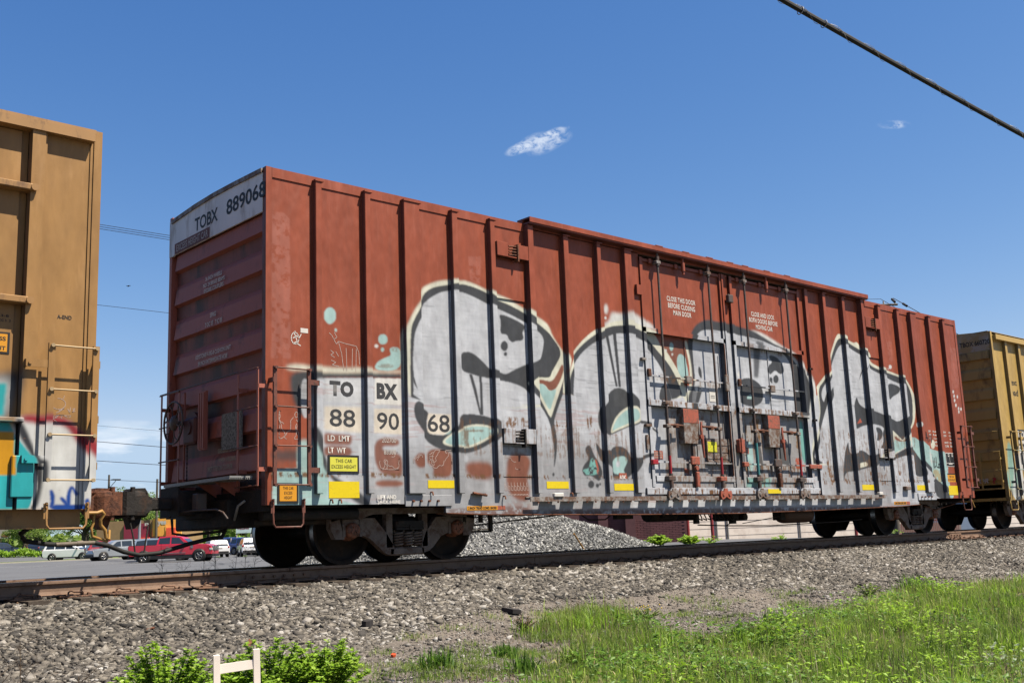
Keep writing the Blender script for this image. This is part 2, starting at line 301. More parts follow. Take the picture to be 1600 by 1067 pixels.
('offw',1,0,1,1,[7.83,3.36,7.83,3.35,7.82,3.34,7.8,3.33,7.79,3.34,7.78,3.34,7.78,3.36,7.78,3.37,7.79,3.38,7.81,3.38,7.82,3.38,7.83,3.37]),
('offw',1,0,1,1,[8.0,3.31,8.0,3.3,7.99,3.29,7.97,3.28,7.96,3.28,7.95,3.29,7.95,3.3,7.95,3.32,7.96,3.32,7.98,3.33,7.99,3.33,8.0,3.32]),
('offw',2,0,1,1,[10.22,3.96,10.61,3.95,11.03,3.83,11.81,3.58,12.07,3.31,12.25,3.05,12.3,2.83,12.13,2.61,12.01,2.27,11.61,2.26,11.12,3.09,10.23,3.72]),
('dark',1.5,0,1,1,[8.45,3.71,8.62,3.9,8.95,4.03,9.27,4.01,9.63,4.02,9.96,3.98,10.26,3.97,10.56,3.9,11.02,3.76,11.41,3.69,11.8,3.48,12.11,3.16,12.18,2.88,12.1,2.68,11.95,2.27,8.26,2.12,8.31,2.56,8.5,2.78,8.48,3.21,8.41,3.48]),
('silver',1,1,1,1,[8.55,3.56,8.65,3.74,8.86,3.83,9.25,3.85,9.61,3.83,10.09,3.82,10.63,3.79,11.21,3.68,11.52,3.55,11.62,3.37,11.68,2.99,11.66,2.54,11.57,2.26,8.53,2.13,8.41,2.56,8.57,2.83,8.55,3.22]),
('dark',1,0,1,1,[8.69,3.17,8.76,3.1,8.77,2.93,8.7,2.95,8.66,3.05]),
('dark',2,0,0,0.85,[10.43,3.76,10.68,3.77,10.49,3.07,10.35,3.06]),
('dark',1,0,1,1,[10.93,3.55,11.19,3.52,11.37,3.37,11.38,3.23,11.22,3.18,11.07,3.27,10.89,3.14,10.8,3.21,10.84,3.33,11.01,3.4,10.9,3.49]),
('dark',1,0,1,1,[10.96,3.07,10.95,3.04,10.92,3.02,10.89,3.01,10.86,3.02,10.84,3.04,10.84,3.06,10.85,3.08,10.87,3.1,10.91,3.11,10.93,3.11,10.95,3.09]),
('dark',1,0,1,1,[11.17,3.09,11.15,3.05,11.11,3.01,11.06,3.0,11.02,3.01,10.99,3.03,10.98,3.08,11.0,3.12,11.04,3.15,11.09,3.17,11.13,3.16,11.16,3.13]),
('dark',1,0,1,1,[10.95,3.02,10.95,3.0,10.93,3.0,10.92,2.99,10.91,2.99,10.9,3.0,10.9,3.01,10.9,3.02,10.91,3.03,10.93,3.04,10.94,3.03,10.95,3.03]),
('dark',1,0,1,1,[9.81,2.84,9.91,2.99,10.14,3.05,10.37,3.02,10.58,2.92,10.62,2.73,10.54,2.59,10.26,2.5,9.96,2.52,9.8,2.6]),
('cyan',1,0,0,1,[10.09,2.69,10.27,2.75,10.28,2.65,10.08,2.64]),
('dark',2,0,1,0.8,[8.5,2.78,8.77,2.8,8.7,2.64,8.6,2.47,8.33,2.45,8.31,2.56]),
('dark',1,0,0,1,[8.65,2.79,8.77,2.78,8.62,2.49,8.52,2.48]),
('white',0.5,0,0,1,[9.69,3.07,9.89,3.15,9.89,3.05,9.73,2.99]),
('white',1,2,1,1,[8.53,2.77,8.77,2.79,8.77,2.71,8.55,2.68]),
('cream',1,0,1,1,[11.92,1.5,11.92,1.59,12.06,1.89,12.22,2.15,12.41,2.46,12.42,2.55,12.41,2.66,12.37,2.99,12.38,3.02,12.63,3.2,12.93,3.42,12.97,3.65,13.1,3.87,13.35,4.21,13.53,4.17,13.81,4.08,13.98,4.05,14.1,4.09,14.2,4.01,14.22,3.95,14.49,3.93,14.6,3.84,14.55,3.69,14.97,3.6,15.33,3.55,15.88,3.48,16.09,3.43,16.41,3.07,16.39,2.82,16.27,2.43,15.93,2.21,15.18,1.86,14.21,1.5,11.99,1.42]),
('dark',1,0,1,1,[11.97,1.52,12.04,1.72,12.25,2.07,12.41,2.42,12.45,2.6,12.42,2.97,12.66,3.14,12.95,3.38,13.0,3.61,13.14,3.83,13.37,4.11,13.6,4.09,13.97,3.97,14.48,3.87,14.5,3.69,14.6,3.6,15.05,3.53,15.92,3.43,16.06,3.39,16.3,3.04,16.18,2.45,15.92,2.24,15.66,2.04,15.15,1.75,11.99,1.42]),
('silver',1,1,1,1,[11.99,1.42,12.22,1.89,12.54,2.42,12.74,2.7,12.55,2.71,12.52,2.93,12.78,3.14,12.96,3.36,13.03,3.54,13.37,3.96,13.63,3.98,13.95,3.87,14.33,3.79,14.42,3.56,15.03,3.44,15.38,3.35,15.8,3.29,15.96,3.28,16.01,2.68,15.99,2.61,15.52,2.41,15.21,2.51,14.79,2.2,14.83,1.97,14.6,1.73,14.2,1.45]),
('dark',1,0,1,1,[12.82,2.79,12.98,3.11,12.75,2.96,12.42,2.42,12.25,2.07,11.98,1.59,12.0,1.53,12.28,1.98,12.54,2.42,12.74,2.7]),
('dark',1,0,1,1,[13.89,2.93,13.73,2.68,13.68,2.41,13.69,2.18,14.01,2.29,14.45,2.34,14.81,2.32,14.93,2.22,14.85,2.04,14.72,1.87,14.62,1.81,15.07,1.82,15.21,1.98,15.26,2.24,15.65,2.04,15.92,2.23,16.18,2.45,16.23,2.67,15.99,2.61,15.52,2.41,15.21,2.51,14.82,2.59,14.42,2.65,14.12,2.67,13.93,2.76]),
('dark',1,0,1,1,[14.53,2.29,14.75,2.27,14.83,2.16,14.71,2.01,14.5,1.98,14.58,2.16]),
('silver',1,0,1,1,[14.51,2.17,14.6,2.19,14.55,2.01,14.48,1.99]),
('dark',1,0,1,1,[13.39,1.97,13.2,1.7,13.1,1.35,13.05,1.07,13.16,1.31,13.49,1.33,13.66,1.36,14.28,1.43,14.39,1.55,14.43,1.73,14.19,1.66,14.03,1.74,13.85,1.78,13.69,1.73,13.41,1.68,13.38,1.82]),
('silver',1,1,1,1,[13.46,1.95,13.6,1.93,13.56,1.7,13.41,1.68]),
('cream',1,0,1,1,[13.66,1.39,13.68,1.49,14.04,1.54,14.08,1.46,13.93,1.43]),
('dark',1,0,1,1,[14.28,3.55,14.38,3.64,14.22,3.45,14.11,3.33,14.03,3.22,14.12,3.4]),
('dark',1,0,1,1,[15.25,3.29,15.75,3.24,15.76,3.13,15.61,3.05,15.4,2.99,15.24,2.88,15.24,3.12]),
('coral',1,0,0,1,[13.79,2.32,13.94,2.44,14.0,2.36]),
('cream',1,0,0,1,[15.25,2.24,15.65,2.03,15.95,2.22,15.85,1.91,15.34,1.75,15.03,1.63,15.19,1.91]),
('red',1,0,1,1,[15.3,2.14,15.64,1.99,15.81,2.09,15.79,2.0,15.48,1.99,15.31,2.04]),
('cyan',1,0,0,1,[15.28,2.04,15.48,2.0,15.85,2.02,15.81,1.9,15.3,1.76,15.11,1.67]),
('cyan',1,1,1,1,[15.92,2.09,16.18,2.13,16.41,2.04,16.63,1.93,16.85,1.88,17.33,1.82,17.69,1.75,17.53,1.06,17.78,0.81,17.52,0.72,16.9,1.3,16.45,1.53,16.07,1.84,15.89,1.93]),
('silver',1,1,0,1,[15.08,1.64,15.88,1.86,16.36,1.58,16.88,1.24,16.84,1.05,17.54,0.72,15.87,0.68,14.85,0.68]),
('dark',1,0,1,1,[14.84,1.55,15.04,1.65,15.49,1.79,15.89,1.9,16.01,1.91,16.36,1.61,16.9,1.32,16.93,1.22,16.65,1.32,16.26,1.56,15.91,1.74,15.26,1.62]),
('dark',1,0,1,1,[16.07,1.77,16.39,1.49,16.51,1.25,16.03,1.24,16.03,1.53]),
('dark',1,0,1,1,[16.88,1.26,17.21,1.1,17.48,0.91,17.57,0.72,17.08,0.74,16.8,0.86]),
('yel',1,2,1,0.7,[16.88,1.43,17.28,1.38,17.23,1.08,16.88,1.26]),
('offw',1.5,0,1,0.8,[16.63,1.89,16.83,1.88,16.9,1.64,16.84,1.37,16.64,1.49]),
('cream',1,0,1,1,[17.12,1.98,17.09,1.93,17.04,1.89,16.99,1.88,16.94,1.89,16.91,1.93,16.91,1.98,16.93,2.03,16.98,2.07,17.04,2.09,17.08,2.07,17.11,2.04]),
('offw',1,0,1,1,[15.49,3.65,15.48,3.63,15.45,3.61,15.42,3.6,15.39,3.6,15.36,3.62,15.36,3.64,15.37,3.67,15.4,3.69,15.44,3.69,15.47,3.69,15.49,3.67]),
('offw',1,0,1,1,[15.35,3.6,15.35,3.59,15.34,3.59,15.32,3.58,15.31,3.59,15.3,3.59,15.3,3.6,15.3,3.6,15.31,3.61,15.33,3.61,15.34,3.61,15.35,3.61]),
('offw',1,0,1,1,[16.48,2.41,16.46,2.38,16.43,2.36,16.39,2.35,16.36,2.35,16.34,2.38,16.34,2.4,16.35,2.43,16.38,2.46,16.42,2.47,16.45,2.46,16.47,2.44]),
('offw',0.5,0,1,1,[18.35,3.27,18.34,3.25,18.32,3.24,18.3,3.23,18.28,3.23,18.27,3.25,18.27,3.27,18.28,3.29,18.3,3.31,18.32,3.31,18.34,3.31,18.35,3.3]),
('offw',0.5,0,1,1,[18.37,3.17,18.36,3.15,18.34,3.13,18.32,3.13,18.3,3.13,18.29,3.15,18.29,3.17,18.3,3.19,18.32,3.2,18.34,3.21,18.36,3.21,18.37,3.19]),
('offw',0.5,0,1,1,[18.53,3.16,18.52,3.14,18.51,3.13,18.48,3.12,18.47,3.12,18.46,3.14,18.46,3.16,18.47,3.18,18.48,3.2,18.5,3.2,18.52,3.2,18.53,3.18]),
('offw',0.5,0,1,1,[18.37,3.07,18.36,3.05,18.34,3.03,18.32,3.02,18.3,3.03,18.29,3.04,18.29,3.06,18.3,3.08,18.32,3.1,18.34,3.11,18.36,3.1,18.37,3.09]),
('offw',0.5,0,1,1,[18.41,2.95,18.4,2.93,18.38,2.92,18.36,2.91,18.34,2.91,18.33,2.93,18.33,2.95,18.34,2.97,18.36,2.99,18.38,2.99,18.4,2.99,18.41,2.97]),
('offw',0.5,0,1,1,[18.53,2.88,18.52,2.86,18.5,2.84,18.48,2.84,18.46,2.84,18.45,2.86,18.45,2.88,18.46,2.9,18.48,2.92,18.5,2.92,18.52,2.92,18.53,2.9]),
('offw',0.5,0,1,1,[18.65,2.87,18.64,2.85,18.62,2.84,18.6,2.83,18.58,2.84,18.57,2.85,18.57,2.87,18.58,2.89,18.6,2.91,18.62,2.91,18.64,2.91,18.65,2.9]),
('offw',0.5,0,1,1,[18.52,2.8,18.51,2.78,18.5,2.77,18.47,2.76,18.46,2.76,18.45,2.78,18.45,2.8,18.46,2.82,18.47,2.84,18.5,2.84,18.51,2.84,18.52,2.82]),
('rust',1,3,0,0.9,[3.93,2.02,4.45,2.02,4.44,1.89,3.94,1.88]),
('rust',1,3,0,0.9,[4.93,2.01,5.22,2.03,5.21,1.91,4.94,1.92]),
('rust',1,3,0,0.9,[4.94,2.03,5.21,2.03,5.2,1.91,4.94,1.92]),
('rust',1,3,0,0.9,[5.66,2.12,5.8,2.13,5.78,1.86,5.63,1.85]),
('rust',1,3,0,0.9,[12.25,1.13,12.63,1.09,12.63,1.05,12.28,1.06]),
('rust',1,3,0,0.9,[14.56,1.28,14.74,1.28,14.7,1.07,14.52,1.07]),
('rust',1,3,0,0.9,[15.26,1.38,15.44,1.35,15.39,1.07,15.2,1.1]),
('rust',1,3,0,0.9,[14.14,1.36,14.27,1.36,14.25,1.18,14.1,1.18]),
('rust',1,3,0,0.9,[13.35,2.19,13.52,2.18,13.47,1.93,13.35,1.93]),
('rust',1,3,0,0.9,[13.12,1.13,13.49,1.09,13.48,1.06,13.15,1.07]),
('rust',1,3,0,0.9,[13.61,1.09,14.3,1.07,14.29,1.05,13.61,1.06]),
('rust',1,3,0,0.9,[14.52,1.08,15.72,1.07,15.71,1.05,14.52,1.05]),
('rust',1,3,0,0.9,[12.29,1.62,12.76,1.6,12.67,1.09,12.25,1.13]),
('rust',1,3,0,0.95,[0.06,1.11,0.06,1.17,2.1,1.17,2.1,1.11]),
('dgrey',1,0,0,0.5,[0.06,1.128,0.06,1.137,2.1,1.137,2.1,1.128]),
('rust',1,3,0,0.95,[2.4,1.11,2.4,1.17,4.5,1.17,4.5,1.11]),
('dgrey',1,0,0,0.5,[2.4,1.128,2.4,1.137,4.5,1.137,4.5,1.128]),
('rust',1,3,0,0.95,[4.6,1.11,4.6,1.17,6.8,1.17,6.8,1.11]),
('dgrey',1,0,0,0.5,[4.6,1.128,4.6,1.137,6.8,1.137,6.8,1.128]),
('rust',1,3,0,0.95,[12.2,1.11,12.2,1.17,14.4,1.17,14.4,1.11]),
('dgrey',1,0,0,0.5,[12.2,1.128,12.2,1.137,14.4,1.137,14.4,1.128]),
('rust',1,3,0,0.95,[14.5,1.11,14.5,1.17,16.5,1.17,16.5,1.11]),
('dgrey',1,0,0,0.5,[14.5,1.128,14.5,1.137,16.5,1.137,16.5,1.128]),
('rust',2,3,0,0.5,[3.0,1.45,3.0,1.95,7.0,1.9,7.0,1.4]),
('rust',2,3,0,0.5,[12.3,1.15,12.3,2.2,16.2,2.1,16.2,1.15]),
('grey2',1,1,0,0.8,[7.69,2.31,11.89,2.4,11.66,0.99,7.56,0.98]),
('rustw',1,3,0,1,[9.66,2.25,10.5,2.29,10.35,1.25,9.68,1.24]),
('cyan',1,1,1,1,[9.94,1.82,10.13,1.85,10.13,1.29,9.91,1.29]),
('dgrey',1,0,1,0.8,[9.63,1.94,9.85,1.99,9.88,1.33,9.66,1.33]),
('dgrey',1,0,1,0.9,[10.99,1.92,11.39,1.86,11.31,1.37,10.92,1.44]),
('dgrey',1,0,1,0.9,[10.15,2.0,10.34,1.96,10.43,1.25,10.24,1.25]),
('rustw',1,3,1,1,[11.61,2.22,11.81,2.2,11.74,1.45,11.53,1.45]),
('teal',1,0,1,1,[11.74,2.3,11.87,2.3,11.91,1.48,11.74,1.47]),
('teal',1,1,0,0.8,[9.73,1.17,10.5,1.17,10.47,1.01,9.71,1.0]),
('dgrey',1,1,1,0.6,[10.49,1.16,10.77,1.16,10.74,1.01,10.51,1.01]),
('coral',1,2,1,1,[11.51,1.59,11.73,1.57,11.7,1.36,11.47,1.35]),
('coral',1,2,0,1,[8.07,1.32,8.24,1.32,8.22,1.19,8.06,1.19]),
('coral',1,2,1,1,[7.21,1.35,7.32,1.34,7.29,1.22,7.21,1.23]),
('rust',1,3,0,1,[7.07,0.99,9.28,0.93,9.28,0.86,7.06,0.87]),
('rust',1,3,0,1,[7.81,0.96,12.16,0.94,12.14,0.82,7.8,0.84]),
('redd',1,2,1,0.5,[2.69,0.69,3.51,0.71,4.32,0.72,4.31,0.61,2.8,0.6]),
('rust',2,3,0,0.8,[7.66,2.28,9.61,2.38,9.59,2.2,7.64,2.12]),
('rust',2,3,0,0.7,[7.57,1.38,9.45,1.37,9.4,0.98,7.53,0.98]),
('rust',2,3,0,0.8,[9.56,1.41,12.03,1.41,11.96,0.99,9.5,0.98]),
('rust',2,3,0,0.45,[7.74,2.12,9.51,2.18,9.41,1.41,7.66,1.38]),
('rust',2,3,0,0.5,[7.19,2.94,9.53,2.89,9.51,2.76,7.18,2.82]),
('rust',2,3,0,0.9,[7.15,2.49,9.47,2.47,9.46,2.31,7.14,2.35]),
('rust',2,3,0,0.9,[9.58,2.47,11.9,2.48,11.87,2.28,9.56,2.32]),
('rust',2,3,0,0.6,[9.67,3.71,11.41,3.66,11.39,3.54,9.65,3.6])]
TR_ORANGE=[('black',4,0,0,1,[-3.6,1.93,-3.08,2.15,-2.95,2.2,-2.88,2.21,-2.87,2.08,-2.94,1.79,-2.96,1.69,-3.59,1.66]),
('offw',5,0,0,0.8,[-3.6,2.0,-3.4,2.06,-3.05,2.12,-2.97,2.09,-2.97,1.88,-3.02,1.71,-3.59,1.66]),
('teal2',1.5,0,0,1,[-3.61,2.03,-3.01,2.06,-3.03,1.72,-3.59,1.66]),
('offw',2,0,1,1,[-2.97,1.7,-2.88,1.7,-2.64,1.72,-2.38,1.7,-2.31,1.64,-2.2,1.5,-2.1,1.39,-2.02,1.21,-2.01,0.74,-3.05,0.75,-2.95,1.27]),
('redg',2,0,1,1,[-2.89,1.73,-2.65,1.74,-2.45,1.74,-2.34,1.69,-2.22,1.58,-2.12,1.47,-2.01,1.32,-2.0,1.17,-2.12,1.28,-2.24,1.41,-2.32,1.53,-2.4,1.63,-2.5,1.65,-2.73,1.64,-2.88,1.65]),
('black',1.5,0,1,1,[-2.98,1.68,-2.89,1.68,-2.81,1.53,-2.73,1.34,-2.69,1.25,-2.62,1.27,-2.61,1.06,-2.64,0.83,-2.67,0.75,-2.77,0.74,-2.7,0.85,-2.68,1.03,-2.72,1.2,-2.8,1.34,-2.89,1.48]),
('teal2',0.7,0,0,1,[-3.58,1.62,-2.99,1.65,-2.92,1.49,-2.84,1.39,-2.74,1.27,-2.7,1.13,-2.69,0.92,-2.76,0.77,-2.79,0.75,-3.54,0.75]),
('offw',0.7,0,1,1,[-2.7,1.2,-2.68,1.1,-2.67,0.92,-2.76,0.75,-2.78,0.75,-2.72,0.87,-2.7,0.96]),
('ory',0.3,0,0,1,[-3.58,1.53,-2.94,1.55,-2.92,1.1,-3.56,1.09]),
('blue',0.8,0,1,1,[-2.55,0.95,-2.53,0.87,-2.53,0.8,-2.55,0.78,-2.51,0.75,-2.49,0.79,-2.48,0.87,-2.51,0.96]),
('blue',0.8,0,1,1,[-2.52,0.74,-2.35,0.74,-2.22,0.73,-2.14,0.74,-2.15,0.8,-2.23,0.79,-2.35,0.8,-2.52,0.8]),
('blue',0.8,0,1,1,[-2.44,0.86,-2.39,0.81,-2.37,0.76,-2.33,0.78,-2.36,0.84,-2.42,0.89]),
('blue',0.8,0,1,1,[-2.32,0.78,-2.32,0.9,-2.31,0.98,-2.29,0.91,-2.26,0.88,-2.23,0.91,-2.25,0.93,-2.32,1.02,-2.37,0.91,-2.36,0.78]),
('blue',0.8,0,1,1,[-2.32,0.75,-2.21,0.73,-2.12,0.76,-2.13,0.84,-2.15,0.87,-2.19,0.84,-2.18,0.82,-2.17,0.79,-2.21,0.79,-2.31,0.8])]
# ------------------------------------------------------------------ spray paint map of a car side, rastered here from traced shapes (x, z in metres)
def vnoise(h, w, cy, cx, seed, octv=3):
    r = np.random.default_rng(seed); out = np.zeros((h, w), np.float32); amp = 1; tot = 0
    for o in range(octv):
        gy, gx = max(2, int(h / cy) + 2), max(2, int(w / cx) + 2)
        g = r.random((gy, gx), dtype=np.float32)
        yy = np.linspace(0, gy - 1.001, h); xx = np.linspace(0, gx - 1.001, w)
        y0 = yy.astype(int); x0 = xx.astype(int)
        fy = (yy - y0)[:, None]; fx = (xx - x0)[None, :]
        fy = fy * fy * (3 - 2 * fy); fx = fx * fx * (3 - 2 * fx)
        a = g[y0][:, x0]; b = g[y0][:, x0 + 1]; c = g[y0 + 1][:, x0]; d = g[y0 + 1][:, x0 + 1]
        out += amp * ((a * (1 - fx) + b * fx) * (1 - fy) + (c * (1 - fx) + d * fx) * fy)
        tot += amp; amp *= 0.55; cy = max(1.5, cy / 2.1); cx = max(1.5, cx / 2.1)
    return out / tot


def chaikin(p, n=2):
    for _ in range(n):
        q = np.roll(p, -1, 0)
        p = np.stack([0.75 * p + 0.25 * q, 0.25 * p + 0.75 * q], 1).reshape(-1, 2)
    return p


def boxblur(a, r):
    for ax in (0, 1):
        for _ in range(2):
            pad = [(0, 0), (0, 0)]; pad[ax] = (r + 1, r)
            c = np.cumsum(np.pad(a, pad, mode='edge'), axis=ax)
            a = (np.take(c, range(2 * r + 1, c.shape[ax]), ax) - np.take(c, range(0, c.shape[ax] - 2 * r - 1), ax)) / (2 * r + 1)
    return a


def paint_map(name, shapes, x0, x1, z0, z1, ppm, seed=1):
    W, H = int((x1 - x0) * ppm), int((z1 - z0) * ppm)
    rgb = np.zeros((H, W, 3), np.float32); al = np.zeros((H, W), np.float32)
    scr = vnoise(H, W, 5, 60, seed) * 0.55 + vnoise(H, W, 60, 110, seed + 1, 2) * 0.45      # horizontal brushing
    scr2 = vnoise(H, W, 4, 45, seed + 6, 4)
    rag = vnoise(H, W, 9, 9, seed + 2, 4)
    drip = vnoise(H, W, 50, 5, seed + 3, 3) * 0.6 + rag * 0.4
    tone = vnoise(H, W, 30, 30, seed + 4, 4)
    for col, blur, noise, sm, alpha, pts in shapes:
        P = np.array(pts, float).reshape(-1, 2)
        if sm: P = chaikin(P)
        px = (P[:, 0] - x0) * ppm; py = (P[:, 1] - z0) * ppm
        br = max(1, int(round(blur * ppm / 100)))
        m_ = 4 * br + 2
        ax, bx = max(0, int(px.min()) - m_), min(W, int(px.max()) + m_)
        ay, by = max(0, int(py.min()) - m_), min(H, int(py.max()) + m_)
        if bx <= ax or by <= ay: continue
        X = np.arange(ax, bx) + 0.5; Y = np.arange(ay, by) + 0.5
        mask = np.zeros((by - ay, bx - ax), bool)
        qx, qy = np.roll(px, -1), np.roll(py, -1)
        for a, b, c, d in zip(px, py, qx, qy):
            if b == d: continue
            rows = (Y > min(b, d)) & (Y <= max(b, d))
            if not rows.any(): continue
            xi = a + (Y[rows] - b) * (c - a) / (d - b)
            mask[rows] ^= X[None, :] > xi[:, None]
        k = boxblur(mask.astype(np.float32), br)
        s = (slice(ay, by), slice(ax, bx))
        if noise == 1: k = k * np.clip(1.12 - np.clip((scr[s] - 0.60) * 5.0, 0, 0.38), 0, 1)
        elif noise == 2: k = k * np.clip((rag[s] - 0.34) * 5 + 0.3, 0, 1)
        elif noise == 3: k = k * np.clip((drip[s] - 0.5) * 9, 0, 1)
        k = k * alpha
        c = np.array(PAL[col], np.float32)[None, None] * ((0.86 + 0.28 * tone[s]) * ((0.90 + 0.20 * scr2[s]) if noise == 1 else 1.0))[..., None]
        A = al[s]; na = k + A * (1 - k)
        rgb[s] = (c * k[..., None] + rgb[s] * (A * (1 - k))[..., None]) / np.maximum(na, 1e-5)[..., None]
        al[s] = na
    img = bpy.data.images.new(name, W, H, alpha=True, float_buffer=True)
    img.colorspace_settings.name = 'Non-Color'
    img.alpha_mode = 'CHANNEL_PACKED'
    img.pixels.foreach_set(np.dstack([rgb, al]).astype(np.float32).ravel())
    img.update()
    return img


def paint_mat(name, base, img, x0, x1, z0, z1, rough=0.48, wave=0.85, rust_lo=0.0):
    """painted steel: faded base coat, graffiti map over it, rust streaks, oil-canned sheet relief"""
    m = bpy.data.materials.new(name); m.use_nodes = True
    t = m.node_tree; b = t.nodes['Principled BSDF']; lk = t.links.new; N = t.nodes.new
    g = N('ShaderNodeNewGeometry')
    sp = N('ShaderNodeSeparateXYZ'); lk(g.outputs['Position'], sp.inputs[0])

    def mr(o, a, c):
        n = N('ShaderNodeMapRange'); n.clamp = False
        n.inputs['From Min'].default_value = a; n.inputs['From Max'].default_value = c
        lk(o, n.inputs['Value']); return n.outputs['Result']

    def noise(scale, sc, det=6, ro=0.6):
        mp = N('ShaderNodeMapping'); mp.inputs['Scale'].default_value = sc; lk(g.outputs['Position'], mp.inputs['Vector'])
        n = N('ShaderNodeTexNoise'); n.inputs['Scale'].default_value = scale; n.inputs['Detail'].default_value = det; n.inputs['Roughness'].default_value = ro
        lk(mp.outputs['Vector'], n.inputs['Vector']); return n.outputs['Fac']

    def ramp(o, p0, p1, c0=(0, 0, 0), c1=(1, 1, 1)):
        r = N('ShaderNodeValToRGB'); e = r.color_ramp.elements
        e[0].position, e[1].position = p0, p1; e[0].color = (*c0, 1); e[1].color = (*c1, 1)
        lk(o, r.inputs['Fac']); return r.outputs['Color']

    def mix(f, a, c, mode='MIX'):
        x = N('ShaderNodeMix'); x.data_type = 'RGBA'; x.blend_type = mode
        for k, v in (('Factor', f), ('A', a), ('B', c)):
            if isinstance(v, (int, float)): x.inputs[k].default_value = v
            elif isinstance(v, tuple): x.inputs[k].default_value = (*v, 1)
            else: lk(v, x.inputs[k])
        return x.outputs['Result']
    c = Vector(base) * KA
    out = ramp(noise(1.3, (1, 1, 0.35)), 0.3, 0.7, tuple(c * 0.88), tuple(c * 1.1))
    out = mix(ramp(noise(9, (1, 1, 0.12)), 0.55, 0.75), out, tuple(c * 1.14 + Vector((0.012, 0.012, 0.012))))
    if img:
        cb = N('ShaderNodeCombineXYZ'); lk(mr(sp.outputs['X'], x0, x1), cb.inputs['X']); lk(mr(sp.outputs['Z'], z0, z1), cb.inputs['Y'])
        it = N('ShaderNodeTexImage'); it.image = img; it.extension = 'CLIP'; it.interpolation = 'Linear'
        lk(cb.outputs[0], it.inputs['Vector'])
        # sprayed from the front: faces turned along the car caught only overspray; their shade is put into the colour
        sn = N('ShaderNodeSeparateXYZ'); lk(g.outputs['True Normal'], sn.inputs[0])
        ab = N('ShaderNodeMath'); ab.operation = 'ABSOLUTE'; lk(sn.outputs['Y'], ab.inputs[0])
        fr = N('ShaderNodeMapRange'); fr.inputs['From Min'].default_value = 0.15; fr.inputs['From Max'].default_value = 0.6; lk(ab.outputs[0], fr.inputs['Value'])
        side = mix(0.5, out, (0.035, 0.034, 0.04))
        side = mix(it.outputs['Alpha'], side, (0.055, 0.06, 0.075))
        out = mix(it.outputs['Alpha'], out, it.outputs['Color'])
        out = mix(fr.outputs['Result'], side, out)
    # fine scratches, rust specks, long rust and grime streaks (heavier low down)
    out = mix(ramp(noise(60, (0.25, 1, 1.6), 3), 0.70, 0.76), out, tuple(Vector(RUST) * 0.8))
    zf = N('ShaderNodeMapRange'); zf.inputs['From Min'].default_value = 3.2; zf.inputs['From Max'].default_value = 0.6; lk(sp.outputs['Z'], zf.inputs['Value'])
    f = N('ShaderNodeMath'); f.operation = 'MULTIPLY'
    lk(ramp(noise(7, (2.6, 1, 0.35), 8, 0.72), 0.60, 0.74), f.inputs[0]); lk(zf.outputs['Result'], f.inputs[1])
    f2 = N('ShaderNodeMath'); f2.operation = 'MULTIPLY'; lk(f.outputs[0], f2.inputs[0]); f2.inputs[1].default_value = 0.55 + rust_lo
    out = mix(f2.outputs[0], out, (0.15, 0.09, 0.055))
    gr = ramp(noise(3.2, (1.6, 1, 0.5), 6), 0.35, 0.8, (0.78, 0.77, 0.76), (1.10, 1.10, 1.09))
    out = mix(1.0, out, gr, 'MULTIPLY')
    lk(out, b.inputs['Base Color'])
    b.inputs['Roughness'].default_value = rough
    b.inputs['Specular IOR Level'].default_value = 0.22
    bn = N('ShaderNodeBump'); bn.inputs['Strength'].default_value = wave; bn.inputs['Distance'].default_value = 0.06
    lk(noise(1.9, (1, 1, 0.45), 3), bn.inputs['Height'])
    b2 = N('ShaderNodeBump'); b2.inputs['Strength'].default_value = 0.12; b2.inputs['Distance'].default_value = 0.004
    lk(noise(70, (1, 1, 1), 3), b2.inputs['Height']); lk(bn.outputs['Normal'], b2.inputs['Normal'])
    lk(b2.outputs['Normal'], b.inputs['Normal'])
    return m


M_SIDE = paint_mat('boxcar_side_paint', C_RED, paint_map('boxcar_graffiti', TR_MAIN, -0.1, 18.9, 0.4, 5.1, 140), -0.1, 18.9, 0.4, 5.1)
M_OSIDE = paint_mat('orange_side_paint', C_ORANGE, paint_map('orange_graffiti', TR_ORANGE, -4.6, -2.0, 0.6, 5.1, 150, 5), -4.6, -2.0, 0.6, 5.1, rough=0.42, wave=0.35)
TR_TAN = [('teal', 3, 1, 1, .8, [21.05, .7, 21.45, .7, 21.5, 1.6, 21.3, 2.2, 21.1, 2.1, 21.0, 1.4]), ('offw', 3, 1, 1, .9, [21.0, .65, 21.6, .65, 22.0, 1.0, 21.7, 1.5, 21.45, 2.1, 21.3, 1.2, 21.05, .9]),
          ('dark', 2, 0, 1, .9, [21.25, .65, 21.4, .65, 21.5, 1.2, 21.45, 1.9, 21.35, 1.3]), ('teal', 2, 1, 1, .9, [20.72, .95, 20.95, .95, 21.0, 1.35, 20.85, 1.5, 20.72, 1.4]),
          ('offw', 3, 1, 1, .8, [21.5, 1.5, 22.4, 1.4, 23.5, 1.3, 23.5, 2.4, 22.2, 2.5, 21.7, 2.3]), ('dgrey', 3, 0, 1, .8, [20.75, .65, 21.1, .65, 21.15, 1.0, 20.8, .95])]
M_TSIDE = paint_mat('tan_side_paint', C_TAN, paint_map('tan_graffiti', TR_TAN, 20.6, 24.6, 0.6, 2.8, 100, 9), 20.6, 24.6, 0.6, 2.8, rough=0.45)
M_RED = mat('red_boxcar_paint', C_RED, 0.5, var=0.1, scale=1.5, dirt=(0.16, 0.06, 0.04), dirt_amt=0.25, dirt_scale=3, streak=0.3, bump=0.1, bump_scale=30, spec=0.35)
